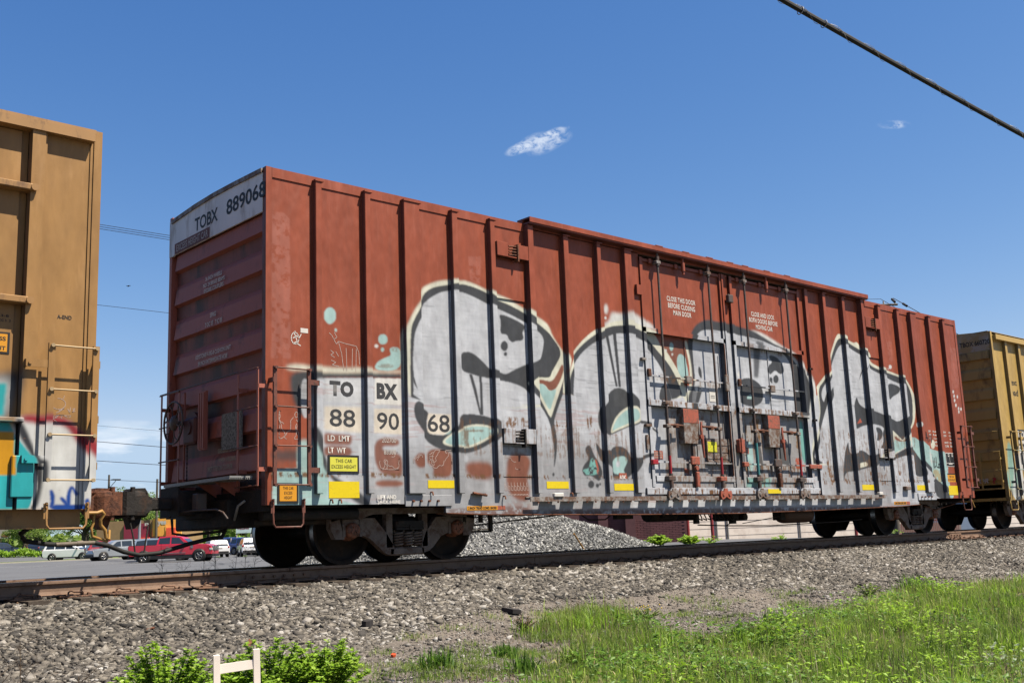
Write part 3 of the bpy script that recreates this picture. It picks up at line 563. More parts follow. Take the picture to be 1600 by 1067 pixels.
M_RECESS = mat('shaded_end_sheet', (0.28, 0.09, 0.066), 0.6, var=0.2, scale=1.5, dirt=(0.09, 0.05, 0.04), dirt_amt=0.5, dirt_scale=2.2, streak=0.3)  # darker than the ribs: recess shade put into the colour, plus random dirt
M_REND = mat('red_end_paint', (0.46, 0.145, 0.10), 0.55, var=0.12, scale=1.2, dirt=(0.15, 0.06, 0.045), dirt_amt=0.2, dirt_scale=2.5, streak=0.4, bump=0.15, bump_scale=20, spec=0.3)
M_WBAND = mat('end_band_paint', (0.92, 0.92, 0.92), 0.5, var=0.1, scale=2, dirt=(0.55, 0.50, 0.45), dirt_amt=0.35, dirt_scale=3, streak=0.3)
M_GREY = mat('weathered_grey_steel', (0.33, 0.32, 0.31), 0.6, 0.0, 0.18, 5, dirt=(0.15, 0.085, 0.055), dirt_amt=0.8, dirt_scale=9, bump=0.25, bump_scale=60)
M_ROD = mat('lock_rod_steel', (0.115, 0.095, 0.088), 0.55, 0.1, 0.25, 6, dirt=(0.13, 0.07, 0.05), dirt_amt=0.5, dirt_scale=12, bump=0.2)
M_BLACKST = mat('grimy_black_steel', (0.022, 0.019, 0.018), 0.75, 0.0, 0.3, 4, dirt=(0.06, 0.035, 0.025), dirt_amt=0.35, dirt_scale=5, bump=0.4, bump_scale=25, spec=0.25)
M_TRUCK = mat('truck_casting', (0.20, 0.155, 0.13), 0.72, 0.0, 0.3, 5, dirt=(0.10, 0.05, 0.03), dirt_amt=0.5, dirt_scale=7, bump=0.4, bump_scale=45, spec=0.3)
M_RUSTY = mat('rusty_casting', (0.22, 0.085, 0.045), 0.75, 0.0, 0.3, 5, dirt=(0.07, 0.03, 0.02), dirt_amt=0.5, dirt_scale=6, bump=0.4, bump_scale=40, spec=0.2)
M_CAP = mat('bearing_cap_rust', (0.28, 0.10, 0.055), 0.6, 0.1, 0.3, 20, dirt=(0.05, 0.03, 0.02), dirt_amt=0.5, dirt_scale=25)
M_WHEEL = mat('wheel_steel', (0.034, 0.025, 0.020), 0.85, 0.0, 0.3, 5, spec=.15, dirt=(0.06, 0.035, 0.022), dirt_amt=0.4, dirt_scale=6)
M_TREAD = mat('wheel_tread', (0.42, 0.42, 0.43), 0.3, 1.0, 0.15, 20)
M_YEL = mat('yellow_reflector', (0.80, 0.62, 0.01), 0.4, var=0.04, scale=20, dirt=(0.5, 0.38, 0.03), dirt_amt=0.12, dirt_scale=30)
M_SYEL = mat('yellow_sign_sheet', (0.72, 0.70, 0.08), 0.45, var=0.05)
M_SORA = mat('orange_sign_sheet', (0.72, 0.32, 0.02), 0.45, var=0.05)
M_BLK = mat('black_print', (0.018, 0.018, 0.02), 0.55, var=0.15, scale=12)
M_DGR = mat('dark_stencil', (0.045, 0.047, 0.052), 0.6, var=0.25, scale=14)
M_WHT = mat('white_print', (0.74, 0.72, 0.68), 0.55, var=0.12, scale=10)
M_WHTD = mat('dim_white_print', (0.55, 0.50, 0.46), 0.6, var=0.25, scale=14)
M_CHALK = mat('chalk_line', (0.52, 0.40, 0.36), 0.8, var=0.3, scale=30)
M_TANP = mat('dull_gold_print', (0.42, 0.33, 0.2), 0.6, var=0.3, scale=14)
M_CORAL = mat('orange_red_patch', (0.44, 0.115, 0.07), 0.55, var=0.15, scale=10, dirt=(0.17, 0.09, 0.06), dirt_amt=0.45, dirt_scale=20)
M_REDP = mat('red_rod_paint', (0.38, 0.02, 0.03), 0.45, var=0.1)
M_TEAL = mat('teal_rod_paint', (0.06, 0.26, 0.27), 0.45, var=0.1)
M_GALV = mat('galvanised_grating', (0.34, 0.34, 0.34), 0.5, 0.3, 0.15, 20)
M_RUB = mat('black_rubber', (0.014, 0.014, 0.014), 0.7, var=0.2)
M_ORP = mat('orange_paint_steel', (0.40, 0.22, 0.08), 0.5, var=0.1, scale=2, dirt=(0.2, 0.11, 0.05), dirt_amt=0.25, dirt_scale=5, streak=0.4)
M_OGAL = mat('worn_brass_grab', (0.48, 0.36, 0.21), 0.5, 0.2, 0.15, 8)
M_GOLD = mat('yellow_ochre_hose', (0.45, 0.25, 0.07), 0.5, var=0.15)
M_TANP2 = mat('tan_boxcar_paint', C_TAN, 0.5, var=0.08, scale=1.5, dirt=(0.3, 0.2, 0.08), dirt_amt=0.2, dirt_scale=3, streak=0.3, spec=0.3)
M_TEND = mat('tan_end_paint', (0.44, 0.29, 0.09), 0.55, var=0.12, scale=1.5, dirt=(0.2, 0.13, 0.05), dirt_amt=0.3, dirt_scale=2.5, streak=0.4)

# ------------------------------------------------------------------ mesh helpers
OFF = {}


class MB:
    """collects shapes and links them as ONE mesh object"""
    def __init__(s): s.v = []; s.f = []; s.sm = []

    def add(s, vs_, fs, smooth=False):
        n = len(s.v); s.v += [tuple(q) for q in vs_]
        s.f += [tuple(n + i for i in q) for q in fs]; s.sm += [smooth] * len(fs); return s

    def box(s, x0, x1, y0, y1, z0, z1, bev=0.0):
        if x0 > x1: x0, x1 = x1, x0
        if y0 > y1: y0, y1 = y1, y0
        if z0 > z1: z0, z1 = z1, z0
        if bev <= 0:
            v = [(x, y, z) for x in (x0, x1) for y in (y0, y1) for z in (z0, z1)]
            return s.add(v, [(0, 1, 3, 2), (4, 6, 7, 5), (0, 4, 5, 1), (2, 3, 7, 6), (0, 2, 6, 4), (1, 5, 7, 3)])
        e = bev
        pr = [(x0 + e, y0), (x1 - e, y0), (x1, y0 + e), (x1, y1 - e), (x1 - e, y1), (x0 + e, y1), (x0, y1 - e), (x0, y0 + e)]
        pi = [(x0 + e, y0 + e), (x1 - e, y0 + e), (x1 - e, y0 + e), (x1 - e, y1 - e), (x1 - e, y1 - e), (x0 + e, y1 - e), (x0 + e, y1 - e), (x0 + e, y0 + e)]
        v = [(a, b, z0) for a, b in pi] + [(a, b, z0 + e) for a, b in pr] + [(a, b, z1 - e) for a, b in pr] + [(a, b, z1) for a, b in pi]
        f = [tuple(range(7, -1, -1)), tuple(range(24, 32))]
        for k in range(3):
            for i in range(8): f.append((k * 8 + i, k * 8 + (i + 1) % 8, k * 8 + 8 + (i + 1) % 8, k * 8 + 8 + i))
        return s.add(v, f)

    def prism(s, poly, a, b, axis='y', smooth=False):
        """poly in the two other axes (x,z for y; y,z for x; x,y for z), extruded from a to b"""
        n = len(poly)
        ar = sum(poly[i][0] * poly[(i + 1) % n][1] - poly[(i + 1) % n][0] * poly[i][1] for i in range(n))
        if ar < 0: poly = poly[::-1]
        mk = {'y': lambda p, t: (p[0], t, p[1]), 'x': lambda p, t: (t, p[0], p[1]), 'z': lambda p, t: (p[0], p[1], t)}[axis]
        if axis == 'y': a, b = max(a, b), min(a, b)
        else: a, b = min(a, b), max(a, b)
        v = [mk(p, a) for p in poly] + [mk(p, b) for p in poly]
        return s.add(v, [tuple(range(n - 1, -1, -1)), tuple(range(n, 2 * n))] + [(i, (i + 1) % n, n + (i + 1) % n, n + i) for i in range(n)], smooth)

    def cyl(s, p0, p1, r, n=12, r2=None, cap=True, smooth=True):
        p0 = Vector(p0); p1 = Vector(p1); d = (p1 - p0).normalized(); r2 = r if r2 is None else r2
        u = d.orthogonal().normalized(); w = d.cross(u)
        ring = [(math.cos(2 * PI * i / n), math.sin(2 * PI * i / n)) for i in range(n)]
        v = [p0 + (u * a + w * b) * r for a, b in ring] + [p1 + (u * a + w * b) * r2 for a, b in ring]
        s.add(v, [(i, (i + 1) % n, n + (i + 1) % n, n + i) for i in range(n)], smooth)
        if cap: s.add(v, [tuple(range(n - 1, -1, -1)), tuple(range(n, 2 * n))])
        return s

    def tube(s, pts, r, n=6, smooth=True):
        pts = [Vector(q) for q in pts]; rings = []
        u = None
        for i, q in enumerate(pts):
            d = (pts[min(i + 1, len(pts) - 1)] - pts[max(i - 1, 0)]).normalized()
            u = d.orthogonal().normalized() if u is None else (u - d * u.dot(d)).normalized()
            w = d.cross(u); rr = r[i] if isinstance(r, (list, tuple)) else r
            rings += [q + (u * math.cos(2 * PI * k / n) + w * math.sin(2 * PI * k / n)) * rr for k in range(n)]
        f = []
        for i in range(len(pts) - 1):
            for k in range(n): f.append((i * n + k, i * n + (k + 1) % n, (i + 1) * n + (k + 1) % n, (i + 1) * n + k))
        s.add(rings, f, smooth)
        e = (len(pts) - 1) * n
        return s.add(rings, [tuple(range(n - 1, -1, -1)), tuple(range(e, e + n))])

    def lathe(s, prof, c, axis='y', n=32, smooth=True):
        """prof: list of (radius, offset along axis) round centre c"""
        v = []
        for r, t in prof:
            for k in range(n):
                a, b = r * math.cos(2 * PI * k / n), r * math.sin(2 * PI * k / n)
                v.append({'y': (c[0] + a, c[1] + t, c[2] + b), 'x': (c[0] + t, c[1] + a, c[2] + b), 'z': (c[0] + a, c[1] + b, c[2] + t)}[axis])
        f = []
        for i in range(len(prof) - 1):
            for k in range(n):
                q = (i * n + k, i * n + (k + 1) % n, (i + 1) * n + (k + 1) % n, (i + 1) * n + k)
                f.append(q)
        return s.add(v, f, smooth)

    def sphere(s, c, r, n=8, sz=1.0):
        prof = [(max(1e-4, r * math.sin(PI * i / n)), -r * sz * math.cos(PI * i / n)) for i in range(n + 1)]
        return s.lathe(prof, c, 'z', max(6, n + 2))

    def build(s, name, m, parent=None):
        me = bpy.data.meshes.new(name)
        off = OFF.get(parent.name, (0, 0, 0)) if parent else (0, 0, 0)
        me.from_pydata([(a - off[0], b - off[1], c - off[2]) for a, b, c in s.v], [], s.f)
        me.polygons.foreach_set('use_smooth', s.sm)
        me.materials.append(m)
        me.update()
        return link(name, me, parent)


def link(name, me, parent=None):
    o = bpy.data.objects.new(name, me); COL.objects.link(o)
    if parent:
        o.parent = parent; OFF[o.name] = OFF.get(parent.name, (0, 0, 0))
    return o


def tag(o, label=None, cat=None, group=None, kind=None):
    for k, v in (('label', label), ('category', cat), ('group', group), ('kind', kind)):
        if v: o[k] = v
    return o


def empty(name, loc, label, cat, group=None, rz=0.0, local=False):
    o = bpy.data.objects.new(name, None); COL.objects.link(o)
    o.location = loc; o.rotation_euler = (0, 0, rz); o.empty_display_size = 0.2
    OFF[o.name] = (0, 0, 0) if (local or rz) else tuple(loc)
    return tag(o, label, cat, group)


def copy_tree(o, loc, label=None, rz=None, scale=None):
    c = o.copy(); COL.objects.link(c); c.location = loc
    if rz is not None: c.rotation_euler = (0, 0, rz)
    if scale: c.scale = scale
    if label: c['label'] = label
    for ch in list(o.children):
        d = ch.copy(); COL.objects.link(d); d.parent = c
        for g in list(ch.children):
            e = g.copy(); COL.objects.link(e); e.parent = d
    return c


def np_mesh(name, V, F, m, parent=None, smooth=False, col=None):
    """V (n,3) float, F (k,3|4) int, straight into a mesh; col: per-vertex random tint stored as attribute 'tint'"""
    if parent: V = V - np.array(OFF.get(parent.name, (0, 0, 0)))
    me = bpy.data.meshes.new(name)
    k, c = F.shape
    me.vertices.add(len(V)); me.vertices.foreach_set('co', np.ascontiguousarray(V, np.float32).ravel())
    me.loops.add(k * c); me.loops.foreach_set('vertex_index', np.ascontiguousarray(F, np.int32).ravel())
    me.polygons.add(k); me.polygons.foreach_set('loop_start', np.arange(0, k * c, c, dtype=np.int32))
    me.polygons.foreach_set('loop_total', np.full(k, c, np.int32))
    if smooth: me.polygons.foreach_set('use_smooth', np.ones(k, bool))
    me.update(calc_edges=True)
    if col is not None:
        a = me.attributes.new('tint', 'FLOAT', 'POINT'); a.data.foreach_set('value', np.ascontiguousarray(col, np.float32))
    me.materials.append(m)
    return link(name, me, parent)


TXT = {}


def letters(s, org, right, up, h, width, m, parent, name='lettering', bold=0.0, shear=0.0, spacing=1.0):
    """flat print: s set in capitals h high and width long, its lower left corner at org"""
    cu = bpy.data.curves.new('tmp_text', 'FONT'); cu.body = s; cu.size = 1.0; cu.offset = bold; cu.shear = shear; cu.space_character = spacing
    cu.resolution_u = 3
    o = bpy.data.objects.new('tmp_text', cu); COL.objects.link(o)
    dg = bpy.context.evaluated_depsgraph_get()
    me = bpy.data.meshes.new_from_object(o.evaluated_get(dg)); bpy.data.objects.remove(o); bpy.data.curves.remove(cu)
    n = len(me.vertices)
    co = np.zeros(n * 3, np.float32); me.vertices.foreach_get('co', co); co = co.reshape(-1, 3)
    a0, a1 = co[:, 0].min(), co[:, 0].max(); b0, b1 = co[:, 1].min(), co[:, 1].max()
    u = (co[:, 0] - a0) / (a1 - a0) * width; w = (co[:, 1] - b0) / (b1 - b0) * h
    off = np.array(OFF.get(parent.name, (0, 0, 0)))
    co = np.array(org)[None] - off[None] + u[:, None] * np.array(right)[None] + w[:, None] * np.array(up)[None]
    me.vertices.foreach_set('co', co.astype(np.float32).ravel()); me.materials.clear(); me.materials.append(m); me.update()
    me.name = name
    return link(name, me, parent)


def fx(x, y):
    """print measured on the panel depth, set back onto the side sheet"""
    return x - .08 * (x + 6.53) / 11.76 if (-.04 < y < 0 and 0 < x < 19) else x


def side_text(s, x0, z1, x1, z0, y, m, parent, **k):
    x0, x1 = fx(x0, y), fx(x1, y)
    return letters(s, (x0, y, z0), (1, 0, 0), (0, 0, 1), z1 - z0, x1 - x0, m, parent, **k)


def end_text(s, y1, z1, y0, z0, x, m, parent, **k):
    """on an end wall that faces -x: reads from high y to low y"""
    return letters(s, (x, y1, z0), (0, -1, 0), (0, 0, 1), z1 - z0, y1 - y0, m, parent, **k)


def plate(name, x0, z1, x1, z0, y, m, parent, t=0.004):
    x0, x1 = fx(x0, y), fx(x1, y)
    return MB().box(x0, x1, y, y + t, z0, z1).build(name, m, parent)


def scribble(name, pts, y, m, parent, r=0.004):
    """a chalk line: a thin flat ribbon on the side sheet"""
    b = MB()
    for stroke in pts:
        P = [Vector((fx(a, y), 0, c)) for a, c in stroke]
        for i in range(len(P) - 1):
            d = (P[i + 1] - P[i]);
            if d.length < 1e-6: continue
            d.normalize(); n = Vector((-d.z, 0, d.x)) * r
            q = [P[i] - n - d * r * 0.4, P[i + 1] - n + d * r * 0.4, P[i + 1] + n + d * r * 0.4, P[i] + n - d * r * 0.4]
            b.add([(v.x, y, v.z) for v in q], [(0, 1, 2, 3)])
    return b.build(name, m, parent)


def squiggle(x0, x1, z0, z1, n, seed, strokes=3):
    r = random.Random(seed); out = []
    for s_ in range(strokes):
        px, pz = r.uniform(x0, x1), r.uniform(z0, z1); st = []; a = r.uniform(0, 6.28)
        for i in range(n):
            st.append((px, pz)); a += r.uniform(-1.1, 1.3)
            px = min(x1, max(x0, px + math.cos(a) * (x1 - x0) * 0.09)); pz = min(z1, max(z0, pz + math.sin(a) * (z1 - z0) * 0.12))
        out.append(st)
    return out
# ================================================================== boxcar kit
YN, YF = 0.70, 2.205          # rail head centres
YC = 1.4525


def wheel_mesh():
    b = MB()
    # tread faces outwards along y, flange on the gauge side (+y for the near wheel)
    b.lathe([(0.0, -0.03), (0.12, -0.035), (0.15, 0.0), (0.24, 0.035), (0.36, 0.03), (0.395, 0.0), (0.40, -0.052), (0.452, -0.058)], (0, 0, 0), 'y', 48)
    b.lathe([(0.452, 0.062), (0.482, 0.068), (0.482, 0.088), (0.39, 0.092), (0.35, 0.05), (0.15, 0.05), (0.0, 0.05)], (0, 0, 0), 'y', 48)
    return b


def bogie(root, xc, near_only=False):
    """three piece freight truck: cast side frames with spring nests, four wheels, axles, bearing caps"""
    B = MB()
    lo = xc - 2.387
    P = lambda pts: [(a + lo, c) for a, c in pts]
    F0, F1 = 0.40, 0.50
    # side frame as one outline with pockets between its members
    B.prism(P([(1.16, .60), (1.20, .705), (1.40, .73), (3.37, .73), (3.57, .705), (3.61, .60), (3.60, .56), (3.4, .60), (3.12, .60), (2.95, .65), (1.84, .65), (1.66, .60), (1.35, .60), (1.18, .56)]), F0, F1)
    B.prism(P([(1.16, .62), (1.30, .62), (1.32, .52), (1.38, .33), (1.24, .33), (1.16, .47)]), F0, F1)
    B.prism(P([(3.61, .62), (3.47, .62), (3.45, .52), (3.39, .33), (3.53, .33), (3.61, .47)]), F0, F1)
    B.prism(P([(1.60, .60), (1.86, .60), (2.05, .395), (2.18, .20), (2.16, .11), (2.06, .11), (1.97, .17), (1.78, .33), (1.64, .38)]), F0, F1)
    B.prism(P([(3.17, .60), (2.91, .60), (2.72, .395), (2.64, .20), (2.66, .11), (2.76, .13), (2.84, .18), (2.99, .33), (3.13, .38)]), F0, F1)
    B.box(lo + 2.10, lo + 2.70, F0, F1 + .05, .09, .20, .02)
    B.box(lo + 2.05, lo + 2.15, F0, F1, .20, .66)
    B.box(lo + 2.66, lo + 2.75, F0, F1, .20, .66)
    B.box(lo + 1.16, lo + 3.61, F1 + .02, F1 + .06, .66, .72)
    fr = B.build('bogie', M_TRUCK, root)
    b = MB()
    b.box(lo + 2.19, lo + 2.66, .36, 2.54, .46, .55, .01)
    b.box(lo + 2.19, lo + 2.66, .36, .40, .43, .46)
    b.box(lo + 2.21, lo + 2.64, .345, .36, .50, .55)
    b.box(lo + 2.41, lo + 2.44, .345, .36, .43, .50)
    b.box(lo + 2.10, lo + 2.72, .6, 2.3, .42, .62, .03)
    b.cyl((xc, YC, .6), (xc, YC, .80), .22, 16)
    b.build('bolster', M_BLACKST, fr)
    for i in range(3):
        s_ = MB(); cx = lo + 2.265 + i * 0.16
        pts = [(cx + .062 * math.cos(t), .43 + .062 * math.sin(t), .21 + .205 * t / (2 * PI * 5.5)) for t in np.linspace(0, 2 * PI * 5.5, 78)]
        s_.tube(pts, .0145, 6); s_.build('coil_spring', M_TRUCK, fr)
    for sx in (-.889, .889):
        for y, sg in ((YN, 1), (YF, -1)):
            w = wheel_mesh()
            w.v = [(a + xc + sx, y + c * sg, d + .452) for a, c, d in w.v]
            if sg < 0: w.f = [q[::-1] for q in w.f]
            w.build('wheel', M_WHEEL, fr)
            t = MB(); t.lathe([(.4525, -.055 * sg), (.4545, .058 * sg)], (xc + sx, y, .452), 'y', 48)
            if sg < 0: t.f = [q[::-1] for q in t.f]
            t.build('tread', M_TREAD, fr)
        a = MB(); a.cyl((xc + sx, .45, .452), (xc + sx, 2.46, .452), .075, 14); a.build('axle', M_BLACKST, fr)
        c = MB()
        c.lathe([(.001, 0), (.085, 0), (.10, .012), (.108, .04), (.108, .11), (.13, .12), (.13, .2)], (xc + sx, .35, .44), 'y', 28)
        for k in range(3):
            an = PI / 2 + k * 2 * PI / 3
            c.cyl((xc + sx + .045 * math.cos(an), .335, .44 + .045 * math.sin(an)), (xc + sx + .045 * math.cos(an), .36, .44 + .045 * math.sin(an)), .016, 6)
        c.build('bearing_cap', M_CAP, fr)
        d = MB(); d.box(xc + sx - .14, xc + sx + .14, .40, .52, .50, .60, .02); d.box(xc + sx - .15, xc + sx - .11, .39, .5, .36, .52); d.box(xc + sx + .11, xc + sx + .15, .39, .5, .36, .52)
        d.build('bearing_adapter', M_TRUCK, fr)
    f2 = MB()
    f2.prism(P([(1.16, .47), (1.20, .705), (3.57, .705), (3.61, .47), (3.39, .33), (3.1, .45), (2.76, .13), (2.06, .11), (1.7, .45), (1.38, .33)]), 2.41, 2.51)
    f2.build('side_frame', M_BLACKST, fr)
    bb = MB()
    for sx in (-.33, .33): bb.box(xc + sx - .05, xc + sx + .05, .6, 2.3, .33, .41, .01)
    bb.build('brake_beam', M_BLACKST, fr)
    return fr


def ladder(root, x0, x1, y, zs, zt, zb, m_st, m_rg, yb=0.0, wide=True, brackets=True, end=None, name='ladder', sw=.022):
    """side ladder on plane y (or end ladder when end=(x, y0, y1)): stiles, rungs, brackets"""
    b = MB()
    if end is None:
        for x in (x0, x1):
            b.box(x - sw, x + sw, y - .004, y + .006, zb, zt); b.box(x - sw, x - sw + .01, y + .006, y + .03, zb, zt)
        if brackets:
            for z in (zt - .17, zb + .20):
                b.box(x0 - .03, x0 - .012, y, yb, z - .03, z + .03)
                b.box(x1 + .0, x1 + .15, y + .0, y + .008, z - .035, z + .03); b.box(x1 + .14, x1 + .15, y, yb + .09, z - .035, z + .03)
        st = b.build(name, m_st, root)
        for z in zs:
            r = MB(); r.cyl((x0 - .015, y - .02, z), (x1 + .015, y - .02, z), .0095, 8)
            for x in (x0, x1): r.cyl((x, y - .034, z), (x, y - .002, z), .021, 8)
            r.build('rung', m_rg, st)
        return st
    x, y0, y1, xw = end
    for yy in (y0, y1):
        b.box(x - .004, x + .006, yy - .02, yy + .02, zb, zt)
        for z in (zt - .2, zb + .2): b.box(x, xw, yy - .02, yy - .008, z - .025, z + .025)
    st = b.build(name, m_st, root)
    for z in zs:
        r = MB(); r.cyl((x - .015, y0 - .03, z), (x - .015, y1 + .03, z), .0095, 8); r.build('rung', m_rg, st)
    return st


def stirrup(root, x0, x1, y, zt, zb, m, name='sill_step', bolts=True):
    b = MB()
    pts = [(x0, y, zt), (x0 + .01, y - .01, zb + .04), (x0 + .04, y - .01, zb), (x1 - .04, y - .01, zb), (x1 - .01, y - .01, zb + .04), (x1, y, zt)]
    b.tube(pts, .013, 6)
    b.box(x0 - .022, x0 + .022, y - .01, y + .01, zt - .1, zt + .06); b.box(x1 - .022, x1 + .022, y - .01, y + .01, zt - .1, zt + .06)
    o = b.build(name, m, root)
    if bolts:
        q = MB()
        for x in (x0, x1):
            for z in (zt + .02, zt + .06): q.cyl((x, y - .035, z), (x, y, z), .012, 6)
        q.build('bolt', m, o)
    return o


def end_wall(root, X, s, m, ribs, W=2.80, zb=.77, zt=4.46, depth=.075):
    """corrugated end: flat sheet at X, ribs bulging by depth towards s (-1 faces -x)"""
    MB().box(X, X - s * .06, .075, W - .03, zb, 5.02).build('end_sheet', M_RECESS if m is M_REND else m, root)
    for z0, z1 in ribs:
        b = MB()
        h = z1 - z0
        pr = [(0.03, z0 - .012), (-depth, z0 + .015), (-depth * .62, z1 - .01), (-depth * .45, z1 + .015), (-depth * .02, z1 + .07)]
        pr = [(X - s * a if False else X + s * (-a), c) for a, c in pr]
        n = len(pr)
        ys = [(0.082, 1), (W - .16, 1), (W - .07, 0)]
        V = []
        for yy, k in ys:
            for (px_, pz) in pr: V.append(((px_ if k else X + s * .0 + (px_ - X) * .15), yy, pz))
        f = []
        for r in range(2):
            for i in range(n - 1):
                q = (r * n + i, r * n + i + 1, (r + 1) * n + i + 1, (r + 1) * n + i)
                f.append(q if s < 0 else q[::-1])
        b.add(V, f)
        b.build('end_rib', m, root)


def coupler(root, xe, s, m, zc=.86):
    """xe: end of the draft sill; s=-1 points to -x.  shank, cast head with guard arm and lock housing, knuckle"""
    b = MB(); X = lambda d: xe + s * d
    b.box(X(-.2), X(.36), YC - .08, YC + .08, zc - .085, zc + .075, .02)
    b.cyl((X(.30), YC, zc - .01), (X(.40), YC, zc - .01), .115, 14, .14)
    o = b.build('coupler', m, root)
    h = MB()
    out = [(X(.33), YC - .10), (X(.40), YC - .17), (X(.47), YC - .215), (X(.56), YC - .235), (X(.61), YC - .20), (X(.60), YC - .10), (X(.55), YC - .03), (X(.54), YC + .06), (X(.60), YC + .15), (X(.70), YC + .21), (X(.74), YC + .26), (X(.71), YC + .30), (X(.60), YC + .29), (X(.46), YC + .23), (X(.36), YC + .14)]
    cx_ = sum(p[0] for p in out) / len(out); cy_ = sum(p[1] for p in out) / len(out)
    rings = []
    for z, k in ((-.17, .86), (-.145, .97), (-.10, 1), (.09, 1), (.135, .96), (.155, .84)): rings.append([(cx_ + (p[0] - cx_) * k, cy_ + (p[1] - cy_) * k, zc + z) for p in out])
    n = len(out); v = [q for r in rings for q in r]; f = []
    for r in range(5):
        for i in range(n):
            q = (r * n + i, r * n + (i + 1) % n, (r + 1) * n + (i + 1) % n, (r + 1) * n + i); f.append(q if s < 0 else q[::-1])
    f += [tuple(range(n - 1, -1, -1)), tuple(range(5 * n, 6 * n))]
    h.add(v, f)
    h.prism([(X(.36), zc + .13), (X(.40), zc + .19), (X(.56), zc + .185), (X(.60), zc + .13)], YC - .15, YC + .10)
    h.prism([(X(.42), zc - .15), (X(.46), zc - .30), (X(.55), zc - .31), (X(.60), zc - .15)], YC - .12, YC + .05)
    h.prism([(X(.30), zc - .08), (X(.42), zc - .155), (X(.42), zc + .12), (X(.30), zc + .07)], YC - .14, YC + .12)
    h.build('coupler_head', m, o)
    k = MB(); kp = [(X(.56), YC - .235), (X(.66), YC - .225), (X(.735), YC - .16), (X(.755), YC - .07), (X(.72), YC - .025), (X(.67), YC - .05), (X(.62), YC - .12)]
    k.prism(kp, zc - .14, zc + .14, 'z'); k.cyl((X(.575), YC - .19, zc - .20), (X(.575), YC - .19, zc + .20), .03, 10)
    k.build('knuckle', m, o)
    return o


def draft_sill(root, x0, x1, m):
    b = MB()
    b.box(x0, x1, YC - .19, YC + .19, .70, 1.02, .015)
    b.box(x0 - .02, x0 + .0, YC - .26, YC + .26, .68, 1.06)
    b.box(x1 - .0, x1 + .02, YC - .26, YC + .26, .68, 1.06)
    return b.build('draft_sill', m, root)


ZS = [2.44, 1.96, 1.48, 1.005]
# ================================================================== the red boxcar
car = empty('boxcar', (0, 0, 0), 'long red boxcar covered in silver and grey graffiti with double plug doors', 'boxcar')
POSTS = [(.72, .81), (1.50, 1.59), (2.16, 2.43), (3.03, 3.13), (3.77, 3.86), (5.33, 5.44), (6.11, 6.20), (6.79, 6.96),
         (12.91, 13.01), (13.66, 13.76), (15.14, 15.25), (15.97, 16.07), (16.59, 16.85), (17.45, 17.55), (18.16, 18.26)]
POSTS_MID = [(4.53, 4.64), (14.40, 14.50)]
SH = 0.0            # plane of the side sheet; the posts stand PF proud of it
PF = -.09
psh = lambda x: (x + 6.53) / 11.7 * .09
POSTS = [(a - psh(a), c - psh(a)) for a, c in POSTS]
POSTS_MID = [(a - psh(a), c - psh(a)) for a, c in POSTS_MID]
W = 2.80
allp = sorted(POSTS + POSTS_MID)
edges = [.06] + [v for p_ in allp for v in p_] + [18.70]
for i in range(0, len(edges), 2):
    a, c = edges[i], edges[i + 1]
    if a < 7 < c or (6.9 < a < 12.5):                     # the door opening
        MB().box(6.80, 7.13, 0.0, .09, .86, 5.0).build('door_jamb', M_SIDE, car)
        MB().box(11.98, 12.14, .0, .09, .86, 5.0).build('door_jamb', M_SIDE, car)
        MB().box(12.14, 12.80, SH, SH + .02, 1.10, 5.0).build('side_panel', M_SIDE, car)
        MB().box(12.14, 12.24, -.06, SH, .86, 5.0).build('side_post', M_SIDE, car)
        continue
    MB().box(a - .01, c + .01, SH, SH + .02, 1.10, 5.0).build('side_panel', M_SIDE, car)
for a, c in POSTS:
    b = MB(); b.box(a, c, PF, SH, .90, 4.985, .006); b.box(a - .018, a, SH - .012, SH - .001, .90, 4.93); b.box(c, c + .018, SH - .012, SH - .001, .90, 4.93)
    b.box(a - .012, c + .03, PF - .014, SH, 4.975, 4.995)
    b.build('side_post', M_SIDE, car)
for a, c in POSTS_MID:
    b = MB(); b.box(a, c, PF - .02, SH, .90, 5.02); b.build('side_post', M_SIDE, car)
MB().box(-.02, .065, -.010, .08, .77, 5.06).build('corner_post', M_SIDE, car)
MB().box(18.70, 18.79, -.010, .08, .77, 5.06).build('corner_post', M_SIDE, car)
MB().box(-.02, .10, W - .08, W, .77, 5.06).build('corner_post', M_REND, car)
MB().box(18.70, 18.79, W - .08, W, .77, 5.06).build('corner_post', M_REND, car)
b = MB()
for a, c in ((.065, 4.52), (14.55, 18.70)): MB().box(a, c, -.014, .10, 4.925, 5.055).build('top_chord', M_SIDE, car)
b = MB(); b.box(4.44, 14.46, -.17, .12, 5.11, 5.135); b.box(4.44, 14.46, -.17, -.155, 5.055, 5.11); b.box(4.44, 14.46, -.155, .0, 5.03, 5.055); b.box(4.44, 14.46, .0, .1, 4.985, 5.11)
hd = b.build('door_header_rail', M_SIDE, car)
for x in (7.52, 8.25, 8.93, 9.55, 10.02, 10.72, 11.41):
    MB().box(x - .09, x + .09, -.175, -.05, 5.135, 5.150).build('rail_clip', M_RED, hd)
# roof: shallow gable with seams
b = MB()
b.prism([(0.02, 5.03), (W / 2, 5.07), (W - .02, 5.03), (W - .02, 4.98), (.02, 4.98)], 0.0, 18.77, 'x')
rf = b.build('roof', M_GREY, car)
for i in range(14):
    MB().prism([(0.05, 5.035), (W / 2, 5.085), (W - .05, 5.035), (W - .05, 5.02), (.05, 5.02)], .6 + i * 1.33, .66 + i * 1.33, 'x').build('roof_seam', M_GREY, rf)
# inside floor and far wall
MB().box(.05, 18.72, W - .06, W - .02, .8, 5.0).build('far_wall', M_REND, car)
MB().box(.05, 18.72, .12, W - .1, 1.02, 1.10).build('floor', M_BLACKST, car)
